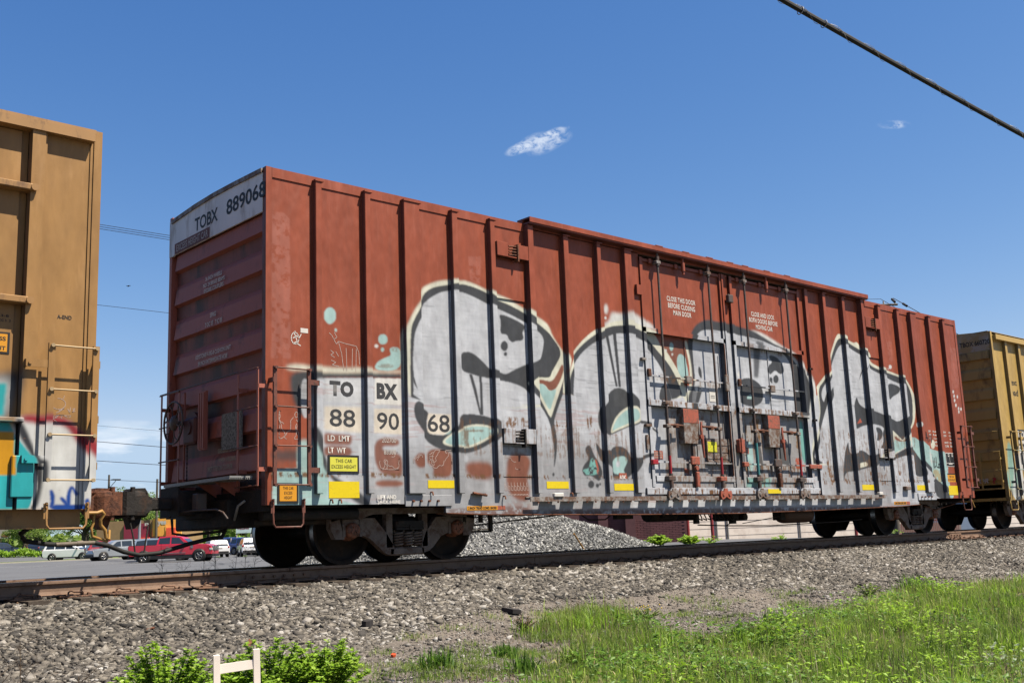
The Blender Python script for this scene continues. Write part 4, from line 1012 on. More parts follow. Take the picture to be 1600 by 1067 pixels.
# side sill and fishbelly
MB().box(.065, 2.76, -.015, .03, .765, 1.135).build('side_sill', M_SIDE, car)
MB().box(16.05, 18.70, -.015, .03, .765, 1.135).build('side_sill', M_SIDE, car)
b = MB()
top, bot = 1.13, [(2.76, .64), (3.6, .61), (6.8, .565), (9.4, .545), (12.0, .565), (15.2, .61), (16.05, .64)]
b.prism([(2.76, top)] + bot + [(16.05, top)], -.015, .03)
sl = b.build('side_sill', M_SIDE, car)
b = MB()
for i in range(len(bot) - 1):
    (a, za), (c, zc_) = bot[i], bot[i + 1]
    b.add([(a, -.04, za - .012), (c, -.04, zc_ - .012), (c, .2, zc_ - .012), (a, .2, za - .012), (a, -.04, za), (c, -.04, zc_), (c, .2, zc_), (a, .2, za)],
          [(3, 2, 1, 0), (4, 5, 6, 7), (0, 1, 5, 4), (1, 2, 6, 5), (2, 3, 7, 6), (3, 0, 4, 7)])
b.build('sill_flange', M_RUSTY, sl)
b = MB(); b.box(2.06, 2.86, -.035, -.0155, .73, .88, .005)
pl = b.build('jack_plate', M_SIDE, car)
for x in (2.18, 2.31, 2.45, 2.60): MB().cyl((x, -.07, .80), (x, -.034, .80), .016, 6).build('bolt', M_RUSTY, pl)
b = MB(); b.box(16.02, 16.85, -.035, -.0155, .73, .88, .005)
pl = b.build('jack_plate', M_SIDE, car)
for x in (16.15, 16.3, 16.45, 16.6): MB().cyl((x, -.07, .80), (x, -.034, .80), .016, 6).build('bolt', M_RUSTY, pl)
for x, z in ((.90, .825), (1.03, .825), (2.50, .92), (3.82, .86), (5.2, .90), (16.7, .92)):
    MB().tube([(x, -.01, z), (x, -.06, z), (x + .002, -.07, z - .045)], .011, 6).build('hook', M_RUSTY, car)
# door track: a shelf with openings, a face lip, brackets
b = MB()
b.box(4.25, 14.42, -.135, -.12, .775, .845); b.box(4.25, 14.42, -.12, -.112, .835, .845); b.box(4.25, 14.42, -.03, -.016, .835, .85)
x = 4.55; k = 0
while x < 14.3:
    w_ = .27 + .03 * math.sin(k * 2.3); b.box(x, x + w_, -.12, -.016, .825, .838); x += w_ + .17 + .03 * math.sin(k * 1.7); k += 1
tr = b.build('door_track', M_GREY, car)
for k in range(48):
    x = 4.4 + k * .205 + .03 * math.sin(k * 3.1)
    MB().box(x, x + .03, -.128, -.118, .752, .776).build('track_bolt', M_RUSTY, tr)
MB().box(4.72, 4.92, -.16, -.10, .84, .90, .01).build('track_stop', M_WHT, tr)
MB().box(14.15, 14.3, -.16, -.10, .84, .90, .01).build('track_stop', M_WHT, tr)
MB().box(6.95, 12.1, -.055, -.0155, .875, .985, .005).build('door_sill', M_SIDE, car)
# lock boxes
for x0_, x1_, z0_, z1_ in ((3.88, 4.52, 4.44, 4.66), (3.88, 4.52, 1.62, 1.84), (14.52, 15.13, 4.43, 4.66), (14.53, 15.13, 1.62, 1.82)):
    b = MB(); dx = psh(x0_); x0_ -= dx; x1_ -= dx; b.box(x0_, x0_ + .22, -.11, SH, z0_, z1_, .004); b.box(x1_ - .20, x1_, -.11, SH, z0_, z1_, .004)
    b.box(x0_ + .22, x1_ - .2, -.11, SH, z0_, z0_ + .015); b.box(x0_ + .22, x1_ - .2, -.03, SH, z0_, z1_)
    lb = b.build('lock_box', M_SIDE, car)
    q = MB()
    for j in range(4): q.cyl((x0_ + .25, -.09, z0_ + .04 + j * .045), (x1_ - .22, -.10, z0_ + .05 + j * .045), .012, 6)
    q.box(x1_ - .24, x1_ - .215, -.13, -.04, z0_ - .05, z1_ + .0)
    q.build('lock_gear', M_RUSTY if z0_ > 3 else M_BLACKST, lb)
    MB().box(x0_ + .03, x1_ - .03, -.02, -.001, max(1.14, z0_ - .64), z0_ - .04, .004).build('access_panel', M_SIDE, lb)
# ---- the two plug doors
for di, (x0_, x1_, rods) in enumerate(((7.13, 9.42, (7.52, 8.93)), (9.66, 11.97, (10.02, 11.41)))):
    b = MB(); b.box(x0_, x1_, .01, .045, 3.66, 4.93); b.box(x0_, x1_, .07, .10, 1.05, 3.66)
    dr = b.build('plug_door', M_SIDE, car)
    MB().box(x0_, x1_, -.02, .01, 4.865, 4.915).build('door_rail', M_SIDE, dr)
    MB().box(x0_, x1_, -.03, .045, 3.62, 3.70).build('door_rail', M_SIDE, dr)
    MB().box(x0_, x1_, -.045, .07, 2.36, 2.46, .004).build('door_rail', M_SIDE, dr)
    MB().box(x0_, x1_, -.02, .01, 2.865, 2.89).build('door_rail', M_SIDE, dr)
    MB().box(x0_ + .03, x1_ - .05, -.02, .0, 1.405, 1.435).build('door_rail', M_SIDE, dr)
    MB().box(x0_ + .1, x1_, -.035, .07, 1.09, 1.185, .004).build('door_rail', M_SIDE, dr)
    for sx in (x0_, x1_ - .07):
        MB().box(sx, sx + .07, -.03, .07, 1.0, 4.93).build('door_stile', M_SIDE, dr)
    MB().box(x0_ + 1.17, x0_ + 1.19, .055, .07, 2.46, 3.62).build('sheet_lap', M_SIDE, dr)
    MB().box(x0_ + .55, x0_ + .95, .055, .07, 1.19, 2.36).build('sheet_lap', M_SIDE, dr)
    MB().box(x0_ + 1.35, x0_ + 1.6, .055, .07, 1.19, 2.36).build('sheet_lap', M_SIDE, dr)
    for k, x in enumerate(rods):
        teal = di == 1 and k == 0
        b = MB(); b.cyl((x, -.10, .99), (x, -.10, 5.05), .021, 10)
        b.cyl((x, -.10, 4.80), (x, -.10, 4.97), .036, 8); b.cyl((x, -.10, .98), (x, -.10, 1.22), .036, 8)
        rd = b.build('lock_rod', M_ROD, dr)
        for z in (4.86, 2.41, 2.02):
            MB().box(x - .055, x + .055, -.135, -.03, z - .028, z + .028, .008).build('rod_guide', M_CORAL if z < 1.3 else M_GREY, rd)
        g = MB(); g.box(x - .09, x + .09, -.135, -.03, 1.10, 1.18, .01); g.build('rod_guide', M_CORAL if (di == 0 and k) else M_ROD, rd)
        g = MB(); g.cyl((x, -.10, 1.22), (x, -.10, 1.52 if not teal else 1.80), .0235, 10); g.build('painted_band', M_TEAL if teal else M_REDP, rd)
        xx = x - .02
        g = MB(); g.prism([(xx - .15, .93), (xx - .16, .84), (xx - .12, .775), (xx - .05, .80), (xx, .83), (xx + .05, .80), (xx + .12, .775), (xx + .16, .84), (xx + .15, .93), (xx + .06, .915), (xx + .03, .97), (xx - .03, .97), (xx - .06, .915)], -.175, -.145)
        g.cyl((xx - .085, -.19, .87), (xx - .085, -.17, .87), .03, 10); g.cyl((xx + .085, -.19, .87), (xx + .085, -.17, .87), .03, 10)
        g.box(xx - .05, xx + .05, -.145, -.04, .84, .93)
        g.build('rod_cam', M_CORAL if (di == 0 and k) else M_GREY, rd)
    hx = x0_ + 1.09
    b = MB(); b.cyl((hx, -.10, 4.74), (hx, -.10, 5.04), .022, 8); b.cyl((hx, -.10, 4.80), (hx, -.10, 4.95), .036, 8); b.build('hanger_rod', M_RED, dr)
    for x in rods + (hx,):
        MB().box(x - .16, x - .08, -.05, -.02, 4.84, 4.93, .01).build('hanger_lug', M_RED, dr)
    # operating gear
    bx0, bx1 = ((7.98, 8.40) if di == 0 else (10.48, 10.86))
    g = MB(); g.box(bx0, bx1, -.075, .07, 1.74, 2.345, .006); bx = g.build('gear_cover', M_GREY, dr)
    MB().box(bx0 + .003, bx1 - .003, -.079, -.0755, 2.10, 2.34).build('painted_patch', M_CORAL, bx)
    g = MB(); g.tube([(bx1 + .03, -.10, 2.12), (bx1 + .0, -.11, 2.0), (bx1 + .015, -.11, 1.85), (bx1 + .03, -.11, 1.62), (bx1 + .04, -.11, 1.50)], [.02, .024, .03, .022, .016], 6)
    g.cyl((bx1 + .01, -.13, 1.86), (bx1 + .01, -.08, 1.86), .045, 10)
    g.build('lever_handle', M_CORAL, dr)
    cx = (bx0 + bx1) / 2 + .06
    g = MB(); g.box(cx - .03, cx + .03, -.05, .0, .99, 1.76); g.build('slide_bar', M_ROD, dr)
    g = MB(); g.box(cx - .12, cx + .10, -.085, -.04, 1.38, 1.52, .01); g.cyl((cx, -.10, 1.32), (cx, -.05, 1.32), .04, 10); g.build('latch_plate', M_CORAL if di == 0 else M_ROD, dr)
    g = MB(); g.box(cx - .03, cx + .05, -.10, -.05, 1.0, 1.26, .01); g.build('latch_foot', M_CORAL if di == 0 else M_RUSTY, dr)
    for (a, c) in ((rods[0], bx0 - .02), (bx1 + .08, rods[1])):
        g = MB(); g.cyl((a, -.085, 2.045), (c, -.07, 2.04), .019, 6); g.box((a + c) / 2, (a + c) / 2 + .1, -.09, -.02, 2.0, 2.07, .01); g.build('crank_arm', M_RUSTY, dr)
    MB().box(x0_ + 1.05, x0_ + 1.2, -.05, .02, 2.80, 2.93, .008).build('hinge_block', M_GREY, dr)
    MB().box(x0_ + .02, x0_ + .1, -.07, -.02, 2.85, 2.98, .01).build('hinge_block', M_RUSTY, dr)
    g = MB(); g.box(x0_ - .02, x0_ + .12, -.08, -.02, 1.37, 1.45, .008); g.build('latch_end', M_CORAL if di else M_REDP, dr)
MB().box(9.42, 9.66, .02, .08, 1.0, 4.95).build('door_post', M_SIDE, car)
MB().box(9.40, 9.44, -.05, .02, 1.0, 4.93).build('door_edge_bar', M_SIDE, car)
g = MB(); g.box(9.50, 9.66, -.11, -.02, 1.62, 1.86, .01); g.box(9.53, 9.56, -.13, -.10, 1.60, 1.88); g.build('door_latch', M_CORAL, car)
g = MB(); g.box(9.52, 9.66, -.10, -.02, 4.40, 4.55, .01); g.build('door_latch', M_ROD, car)
g = MB(); g.box(9.27, 9.36, -.08, -.04, 2.72, 3.02, .008); g.build('hasp', M_GREY, car)
g = MB(); g.cyl((9.33, -.05, 1.2), (9.33, -.05, 3.6), .012, 6); g.build('thin_rod', M_RUSTY, car)
g = MB(); g.cyl((12.16, -.03, 1.05), (12.16, -.03, 3.35), .018, 6); g.box(12.1, 12.2, -.06, .02, 3.33, 3.37); g.box(12.1, 12.2, -.06, .02, 2.3, 2.34); g.build('thin_rod', M_BLACKST, car)
g = MB(); g.box(11.78, 12.2, -.08, -.04, 1.36, 1.44, .008); g.build('latch_end', M_CORAL, car)
MB().box(7.04, 7.10, -.03, .05, 1.62, 1.86).build('jamb_plate', M_GREY, car)
MB().box(7.02, 7.12, -.06, .05, 3.12, 3.16).build('jamb_bracket', M_GREY, car)
MB().box(7.02, 7.16, -.06, .05, 2.0, 2.04).build('jamb_bracket', M_GREY, car)
MB().box(7.0, 7.14, -.05, .05, 4.25, 4.42).build('jamb_plate', M_SIDE, car)
# ladders and steps
LD = mat('ladder_red', (0.19, 0.07, 0.05), 0.5, var=0.2, scale=8, dirt=(0.07, 0.04, 0.03), dirt_amt=0.4, dirt_scale=15)
ladder(car, .05, .53, -.13, ZS, 2.46, .99, LD, LD)
ladder(car, 18.24, 18.72, -.13, ZS, 2.46, .99, LD, LD)
ladder(car, 0, 0, 0, [2.44, 1.965, 1.485, 1.005], 2.42, 1.0, M_REND, LD, end=(-.12, .0, .5, 0))
ladder(car, 0, 0, 0, [2.42, 1.96, 1.485, .99], 2.42, .99, M_REND, LD, end=(-.12, 2.18, 2.74, 0))
MB().cyl((-.13, .48, 2.445), (-.13, 2.76, 2.43), .011, 8).build('grab_bar', M_ROD, car)
stirrup(car, .07, .50, -.03, .77, .50, LD)
stirrup(car, 18.12, 18.52, -.03, .77, .49, LD)
# end wall, header band, brake gear
RIBS = [(4.21, 4.464), (3.708, 3.955), (3.205, 3.444), (2.699, 2.942), (2.195, 2.44), (1.69, 1.93), (1.19, 1.43)]
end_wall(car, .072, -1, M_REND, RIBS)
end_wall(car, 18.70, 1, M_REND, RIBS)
b = MB(); b.prism([(.07, 4.47), (W - .16, 4.47), (W - .16, 5.0), (W * .7, 5.035), (W / 2, 5.045), (W * .3, 5.045), (.07, 5.02)], -.03, -.006, 'x')
hb = b.build('end_band', M_WBAND, car)
b = MB(); b.prism([(.07, 4.99), (W * .3, 5.01), (W / 2, 5.015), (W * .7, 5.0), (W - .1, 4.95), (W - .1, 5.01), (W * .7, 5.06), (W / 2, 5.075), (W * .3, 5.07), (.07, 5.05)], -.05, .0, 'x'); b.build('roof_lip', M_GREY, hb)
MB().box(-.03, .0, W - .16, W - .01, 4.46, 5.0).build('corner_gusset', M_WBAND, hb)
MB().box(-.036, -.031, 1.52, 2.60, 4.475, 4.625).build('painted_out_patch', mat('faded_maroon', (0.20, 0.09, 0.085), .7, var=.3, scale=12), hb)
end_text('TOBX', 1.97, 4.85, 1.28, 4.655, -.0335, M_BLK, hb, bold=.02)
end_text('889068', 1.03, 4.87, -.02, 4.655, -.0335, M_BLK, hb, bold=.02)
end_text('EXCESS HEIGHT CAR', 2.54, 4.60, 1.56, 4.50, -.0375, M_WHTD, hb, bold=.01)
for s_, y1, z1, y0, z0 in (('36 INCH WHEELS', 1.67, 3.945, 1.19, 3.885), ('NO. 24 BRAKE BEAMS', 1.73, 3.86, 1.11, 3.80), ('EF5200E COUPLERS', 1.71, 3.78, 1.14, 3.72),
                           ('SPRG', 1.52, 3.415, 1.35, 3.35), ('7 OC 05   7 IC 05', 1.66, 3.30, 1.17, 3.235),
                           ('KEYSTONE F-10G-8 CUSHION UNIT', 1.93, 2.89, .92, 2.83), ('39 INCH INTERMEDIATE HOSE', 1.86, 2.79, 1.01, 2.73)):
    end_text(s_, y1, z1, y0, z0, -.009, M_WHT, car, bold=.02)
for s_, y1, z1, y0, z0 in (('GROUND TO COUPLER', 1.22, 1.55, .55, 1.49), ('WHEN WELDING', 1.20, 1.43, .74, 1.37), ('NOT STEP ON COUPLER', 1.5, 1.335, .82, 1.27)):
    end_text(s_, y1, z1, y0, z0, -.02, M_TANP, car, bold=.02)
# hand brake: spoked wheel, housing, chain
hw = MB(); C0 = (-.26, 2.05, 1.965)
ring = [(C0[0], C0[1] + .285 * math.cos(t), C0[2] + .285 * math.sin(t)) for t in np.linspace(0, 2 * PI, 33)]
hw.tube(ring, .014, 6)
hw.lathe([(.001, -.04), (.06, -.03), (.10, -.005), (.11, .02)], C0, 'x', 14)
for k in range(6):
    a = k * PI / 3 + .3; c1 = (C0[0], C0[1] + .10 * math.cos(a), C0[2] + .10 * math.sin(a))
    for da in (-.26, .26): hw.tube([c1, (C0[0], C0[1] + .19 * math.cos(a), C0[2] + .19 * math.sin(a)), (C0[0], C0[1] + .28 * math.cos(a + da), C0[2] + .28 * math.sin(a + da))], .009, 5)
hbw = hw.build('brake_wheel', M_ROD, car)
MB().cyl((-.26, 2.05, 1.965), (-.02, 2.05, 1.965), .03, 8).build('brake_shaft', M_ROD, hbw)
b = MB(); b.cyl((-.10, 1.84, 1.88), (-.02, 1.84, 1.88), .22, 20); b.box(-.14, -.02, 1.66, 2.02, 1.66, 2.02, .03); b.cyl((-.16, 1.84, 1.88), (-.10, 1.84, 1.88), .09, 12)
b.build('brake_housing', mat('housing_maroon', (0.13, 0.045, 0.04), .55, var=.2, scale=6), car)
b = MB()
for yy in (1.47, 1.53, 1.59): b.box(-.12, -.08, yy - .018, yy + .018, 1.58, 2.32)
b.box(-.10, -.06, 1.44, 1.62, 1.56, 2.34); b.build('chain_guide', M_REND, car)
b = MB()
for i in range(20):
    z = 1.64 - i * .026; b.tube([(-.13, 1.89 + .012 * math.cos(t) * (1 if i % 2 else .3), z + .018 * math.sin(t)) for t in np.linspace(0, 2 * PI, 7)], .005, 4)
b.build('brake_chain', M_BLACKST, car)
b = MB(); b.box(-.04, -.02, .56, 1.09, 1.52, 1.985); b.build('placard_board', mat('routing_board', (0.30, 0.30, 0.27), .8, var=.35, scale=25, dirt=(0.1, 0.09, 0.08), dirt_amt=.5, dirt_scale=30), car)
b = MB(); b.box(-.40, -.10, .16, 2.0, 1.11, 1.13)
for i in range(12): b.box(-.40 + i * .026, -.39 + i * .026, .16, 2.0, 1.09, 1.11)
pf = b.build('brake_platform', M_GALV, car)
for yy in (.75, 1.25, 2.0): MB().prism([(-.30, 1.10), (.05, 1.10), (.05, .92), (-.02, .92)], yy, yy + .015).build('platform_bracket', M_REND, pf)
MB().box(-.08, -.06, 2.10, 2.12, .78, 2.4).build('brake_rod_guard', M_REND, car)
# underframe
for s_, x0_, x1_ in ((-1, -.55, 1.2), (1, 17.6, 19.3)): draft_sill(car, x0_, x1_, M_BLACKST)
MB().box(.8, 18.0, YC - .16, YC + .16, .70, 1.02).build('centre_sill', M_BLACKST, car)
b = MB()
for i in range(26): b.box(.9 + i * .68, .96 + i * .68, .09, 2.7, .86, 1.02)
b.build('floor_beam', M_BLACKST, car)
for x in (2.387, 16.634): MB().box(x - .18, x + .18, .10, 2.7, .745, .98, .01).build('body_bolster', M_BLACKST, car)
b = MB(); b.box(-.02, .1, .09, 2.75, .70, .96); b.box(-.3, -.02, YC - .35, YC + .35, .66, .72); b.build('end_sill', M_BLACKST, car)
b = MB(); b.box(18.67, 18.79, .09, 2.75, .70, .96); b.build('end_sill', M_BLACKST, car)
b = MB(); b.cyl((.10, .30, .66), (1.5, .30, .66), .07, 12); b.cyl((.12, .55, .58), (1.5, .55, .58), .05, 10); b.box(.05, 1.3, .2, 1.0, .74, .80); b.build('cushion_tube', M_BLACKST, car)
coupler(car, -.55, -1, M_BLACKST)
coupler(car, 19.3, 1, M_BLACKST)
b = MB(); b.box(-.46, -.32, YC - .55, YC - .42, .76, .96, .01); b.tube([(-.40, .2, .62), (-.42, .28, .70), (-.45, .4, .74), (-.48, .9, .75), (-.5, YC - .1, .74), (-.6, YC, .68)], .012, 6); b.build('uncoupling_lever', M_ROD, car)
b = MB(); b.tube([(-.05, .7, .62), (-.12, .52, .70), (-.16, .40, .78), (-.10, .34, .84)], .016, 6); b.build('grab_iron', M_GALV, car)
bogie(car, 2.387); bogie(car, 16.634)
# brake piping, levers, reservoir under the middle
b = MB()
b.tube([(3.1, .55, .42), (4.2, .55, .50), (5.2, .55, .57), (6.3, .60, .66), (7.2, .7, .70)], .012, 5)
b.tube([(3.3, .6, .58), (5.0, .6, .60), (7.0, .62, .62), (9.5, .7, .62)], .010, 5)
b.build('brake_rod', M_BLACKST, car)
b = MB()
for x in (3.62, 4.02): b.box(x - .03, x + .03, .50, .54, .37, .62)
b.box(3.62, 4.02, .50, .54, .36, .39); b.box(3.80, 3.86, .5, .54, .5, .62); b.build('lever_guide', M_BLACKST, car)
b = MB(); b.box(3.66, 3.98, .52, .545, .395, .41); b.build('worn_pin', M_GOLD, car)
b = MB()
b.cyl((8.0, .9, .58), (8.7, .9, .58), .14, 14); b.box(8.2, 8.5, .7, 1.1, .50, .72, .02); b.box(8.75, 8.83, .4, .48, .38, .6)
for i in range(9): b.tube([(9.0 + i * .13, .55, .60), (9.02 + i * .13, .5, .50 - .02 * (i % 3)), (9.10 + i * .13, .55, .44), (9.2 + i * .13, .7, .47)], .012, 5)
b.box(9.0, 9.3, .8, 1.2, .45, .6, .02)
b.build('brake_valve', M_BLACKST, car)
MB().box(6.9, 7.3, .6, .7, .50, .60).build('pipe_bracket', M_BLACKST, car)
b = MB(); b.tube([(5.9, .5, .60), (6.1, .5, .50), (6.5, .5, .50), (6.7, .5, .60)], .012, 5)
b.build('pipe_loop', M_BLACKST, car)
b = MB(); b.box(9.9, 10.35, .55, .95, .42, .60, .03); b.cyl((10.05, .5, .52), (10.05, .75, .52), .09, 12); b.cyl((10.28, .45, .48), (10.28, .75, .48), .07, 12); b.box(9.95, 10.05, .5, .6, .36, .45); b.build('control_valve', M_BLACKST, car)
b = MB(); b.tube([(8.8, .42, .36), (9.6, .42, .33), (11, .42, .30), (13.6, .42, .33), (14.4, .45, .36)], .011, 5)
b.tube([(9.75, .42, .46), (9.9, .42, .40), (9.6, .42, .33)], .008, 5); b.tube([(10.1, .40, .36), (11.3, .40, .47), (11.32, .4, .40)], .008, 5); b.build('brake_rod', M_BLACKST, car)
b = MB(); r_ = .165
b.lathe([(.001, 0), (r_ * .6, .02), (r_ * .92, .07), (r_, .14), (r_, .95), (r_ * .92, 1.03), (r_ * .6, 1.08), (.001, 1.1)], (11.6, .62, .50), 'x', 20)
rs = b.build('air_reservoir', mat('reservoir_brown', (0.10, 0.05, 0.035), .6, var=.2, scale=4), car)
MB().box(11.5, 11.75, .50, .70, .40, .60, .01).build('reservoir_strap', M_BLACKST, rs)
b = MB(); b.tube([(17.1, .42, .62), (17.25, .34, .56), (17.4, .34, .50), (17.8, .34, .56), (18.2, .30, .62), (18.5, .2, .70)], .012, 6); b.build('uncoupling_lever', M_RUSTY, car)
b = MB(); b.tube([(18.55, .15, .78), (18.8, .1, .76), (18.88, .1, .66), (18.95, .1, .55)], .016, 6); b.build('air_hose', M_GOLD, car)
# flat print on the side
for s_, x0_, z1_, x1_, z0_ in (('TO', .961, 2.356, 1.33, 2.157), ('BX', 1.70, 2.373, 2.045, 2.16)):
    side_text(s_, x0_, z1_, x1_, z0_, SH - .003, M_DGR, car, bold=.055, spacing=1.1)
for s_, x0_, z1_, x1_, z0_ in (('88', .958, 1.987, 1.351, 1.763), ('90', 1.70, 1.978, 2.06, 1.752), ('68', 2.551, 1.996, 2.941, 1.752)):
    side_text(s_, x0_, z1_, x1_, z0_, SH - .003, M_DGR, car, bold=.008)
for x0_, x1_, z in ((.99, 1.03, 2.25),): pass
for s_, x0_, z1_, x1_, z0_ in (('LD  LMT', .925, 1.646, 1.262, 1.572), ('LT  WT', .93, 1.491, 1.198, 1.418), ('202700', 1.769, 1.639, 2.005, 1.576), ('83300', 1.80, 1.487, 2.00, 1.42)):
    side_text(s_, x0_, z1_, x1_, z0_, SH - .003, M_WHT if z1_ and x0_ < 1.5 else M_WHTD, car, bold=.012)
side_text('LIFT AND', 1.664, .885, 1.965, .83, -.037, M_WHT, car, bold=.03)
side_text('JACK HERE', 1.664, .815, 2.03, .762, -.037, M_WHT, car, bold=.03)
for s_, x0_, z1_, x1_, z0_ in (('CLOSE THIS DOOR', 7.845, 4.335, 8.639, 4.245), ('BEFORE CLOSING', 7.868, 4.215, 8.618, 4.125), ('MAIN DOOR', 8.001, 4.095, 8.499, 4.005),
                               ('CLOSE AND LOCK', 10.339, 4.335, 11.092, 4.245), ('BOTH DOORS BEFORE', 10.26, 4.215, 11.187, 4.125), ('MOVING CAR', 10.458, 4.095, 11.004, 4.005)):
    side_text(s_, x0_, z1_, x1_, z0_, .007, M_WHT, car, bold=.018, spacing=1.12)


def sign(x0_, z1_, x1_, z0_, y, m, lines, name='warning_sign'):
    b = MB(); b.box(fx(x0_, y) - .02, fx(x1_, y) + .02, y, y + .006, z0_ - .02, z1_ + .02); o = b.build(name, M_BLK, car)
    MB().box(fx(x0_, y) + .008, fx(x1_, y) - .008, y - .003, y - .0005, z0_ + .008, z1_ - .008).build('sign_face', m, o)
    n = len(lines); h = (z1_ - z0_) / (n + .6)
    for i, s_ in enumerate(lines):
        zt = z1_ - h * (i + .42); wd = (x1_ - x0_) * min(.86, .07 * len(s_) + .02)
        cx_ = (x0_ + x1_) / 2
        side_text(s_, cx_ - wd / 2, zt, cx_ + wd / 2, zt - h * .62, y - .005, M_BLK, o, bold=.0, spacing=1.05)
    return o


sign(.943, 1.375, 1.376, 1.181, SH - .010, M_SYEL, ['THIS CAR', 'EXCESS HEIGHT'])
sign(.208, 1.014, .462, .807, -.024, M_SORA, ['THIS CAR', 'EXCESS', 'HEIGHT'])
sign(17.68, 1.31, 18.07, 1.12, SH - .010, M_SORA, ['THIS CAR', 'EXCESS HEIGHT'])
for x0_, z1_, x1_, z0_ in ((.927, 1.058, 1.39, .848), (2.518, 1.083, 2.979, .975), (4.778, 1.079, 5.246, .973), (6.282, 1.05, 6.747, .943), (13.866, 1.06, 14.328, .95), (16.155, 1.06, 16.564, .945), (17.663, 1.05, 18.104, .836)):
    plate('reflector', x0_, z1_, x1_, z0_, -.020, M_YEL, car)
plate('reflector', 10.33, .965, 10.74, .885, -.060, M_YEL, car)
pt = plate('orange_strip', 3.20, .725, 3.77, .668, -.020, M_SORA, car); plate('coral_strip', 3.77, .725, 3.92, .668, -.020, M_CORAL, car)
side_text('2 INCH TREAD COND. SHOES', 3.22, .715, 3.75, .68, -.0225, M_BLK, pt, bold=.03)
pt = plate('orange_strip', 15.11, .705, 15.64, .64, -.020, M_SORA, car); plate('coral_strip', 15.64, .705, 15.79, .64, -.020, M_CORAL, car)
side_text('2 INCH TREAD COND. SHOES', 15.14, .695, 15.62, .65, -.0225, M_BLK, pt, bold=.03)
pt = plate('sixty_tag', 6.423, 1.222, 6.607, 1.085, SH - .006, M_CORAL, car); side_text('60K', 6.435, 1.19, 6.595, 1.11, SH - .008, M_WHT, pt, bold=.03)
for x0_, z1_, x1_, z0_ in ((7.70, 1.825, 7.92, 1.697), (7.25, 1.612, 7.54, 1.474), (9.80, 1.731, 10.0, 1.621)):
    pt = plate('red_notice', x0_, z1_, x1_, z0_, .063, M_CORAL, car)
    for j in range(3): side_text('CLOSE DOOR'[: 10 - j * 2], x0_ + .02, z1_ - .02 - j * .04, x1_ - .03, z1_ - .045 - j * .04, .061, M_WHTD, pt, bold=.02)
b = MB()
for a, c, d, e in ((8.68, 8.70, 1.44, 1.86), (8.68, 9.33, 1.44, 1.46), (9.31, 9.33, 1.44, 1.86)): b.box(a, c, .0, .02, d, e)
b.box(8.68, 9.33, .02, .03, 1.44, 1.86); pb = b.build('placard_holder', M_GREY, car)
b = MB()
for j in range(3): b.box(8.71, 9.30, .012, .018, 1.50 + j * .12, 1.60 + j * .12)
b.build('placard_slat', M_GREY, pb)
plate('yellow_tag', 8.70, 1.80, 8.97, 1.62, .005, mat('yellow_tag_paper', (.72, .72, .03), .6, var=.2, scale=25, dirt=(.1, .1, .05), dirt_amt=.35, dirt_scale=40), car)
pt = plate('paper_notice', 8.94, 2.78, 9.12, 2.53, .063, M_WHT, car)
for z in (2.72, 2.64, 2.61): MB().box(8.97, 9.09, .061, .0615, z - .008, z).build('print_line', M_BLK, pt)
pt = plate('data_panel', 17.72, 1.81, 18.11, 1.49, SH - .005, M_WHT, car)
for a, c, d, e in ((17.735, 17.90, 1.58, 1.795), (17.915, 18.095, 1.58, 1.795), (17.735, 18.095, 1.505, 1.565)):
    plate('data_field', a, e, c, d, SH - .008, M_BLK, pt, t=.002)
for a_, c_, z_ in ((17.66, 17.72, 1.76), (17.66, 17.72, 1.72), (17.84, 17.90, 1.76), (17.84, 17.90, 1.72), (17.66, 17.84, 1.54)): MB().box(a_, c_, SH - .010, SH - .0085, z_, z_ + .02).build('print_line', M_WHT, pt)
for s_, x, z, w_ in (('EXW', 17.02, 2.26, .1), ('10-6', 17.22, 2.26, .16), ('IW', 17.03, 2.18, .1), ('9-4', 17.22, 2.18, .16), ('H', 17.05, 2.10, .05), ('13-1', 17.24, 2.10, .15), ('60', 17.28, 2.02, .1), ('12', 17.28, 1.94, .1),
                     ('EXW', 17.74, 2.26, .12), ('10-6', 18.0, 2.26, .13), ('EXH', 17.74, 2.18, .12), ('17-0', 18.0, 2.18, .13), ('9-4', 18.02, 2.10, .11), ('CAPACITY', 17.74, 2.02, .2), ('10.2', 18.0, 2.02, .13), ('CUBE', 17.76, 1.94, .18), ('7550', 18.0, 1.94, .13)):
    side_text(s_, x, z + .045, x + w_, z, SH - .003, M_WHT, car, bold=.02)
for j, s_ in enumerate(('INSPECT AND', 'LUBRICATE', 'DOOR GEAR')): side_text(s_, 16.2, 1.24 - j * .05, 16.5, 1.205 - j * .05, SH - .003, M_WHTD, car, bold=.02)
scribble('chalk_drawing', [[(3.93 + k * .062, 1.06), (3.93 + k * .062, .95), (3.965 + k * .062, .94), (3.965 + k * .062, 1.0), (3.94 + k * .062, 1.01)] for k in range(8)], -.0175, M_CHALK, car, .004)
scribble('chalk_drawing', [[(3.98 + k * .03, .89), (3.995 + k * .03, .875)] for k in range(14)], -.0175, M_CHALK, car, .006)
# pull handle on the sill, bracket plates
b = MB(); b.cyl((3.20, -.08, .905), (3.45, -.085, .87), .018, 8); b.box(3.21, 3.43, -.09, -.01, .89, .90); b.build('pull_handle', M_RUSTY, car)
b = MB(); b.box(15.40, 15.62, -.10, -.012, .95, 1.03, .01); b.build('pull_handle', M_GREY, car)
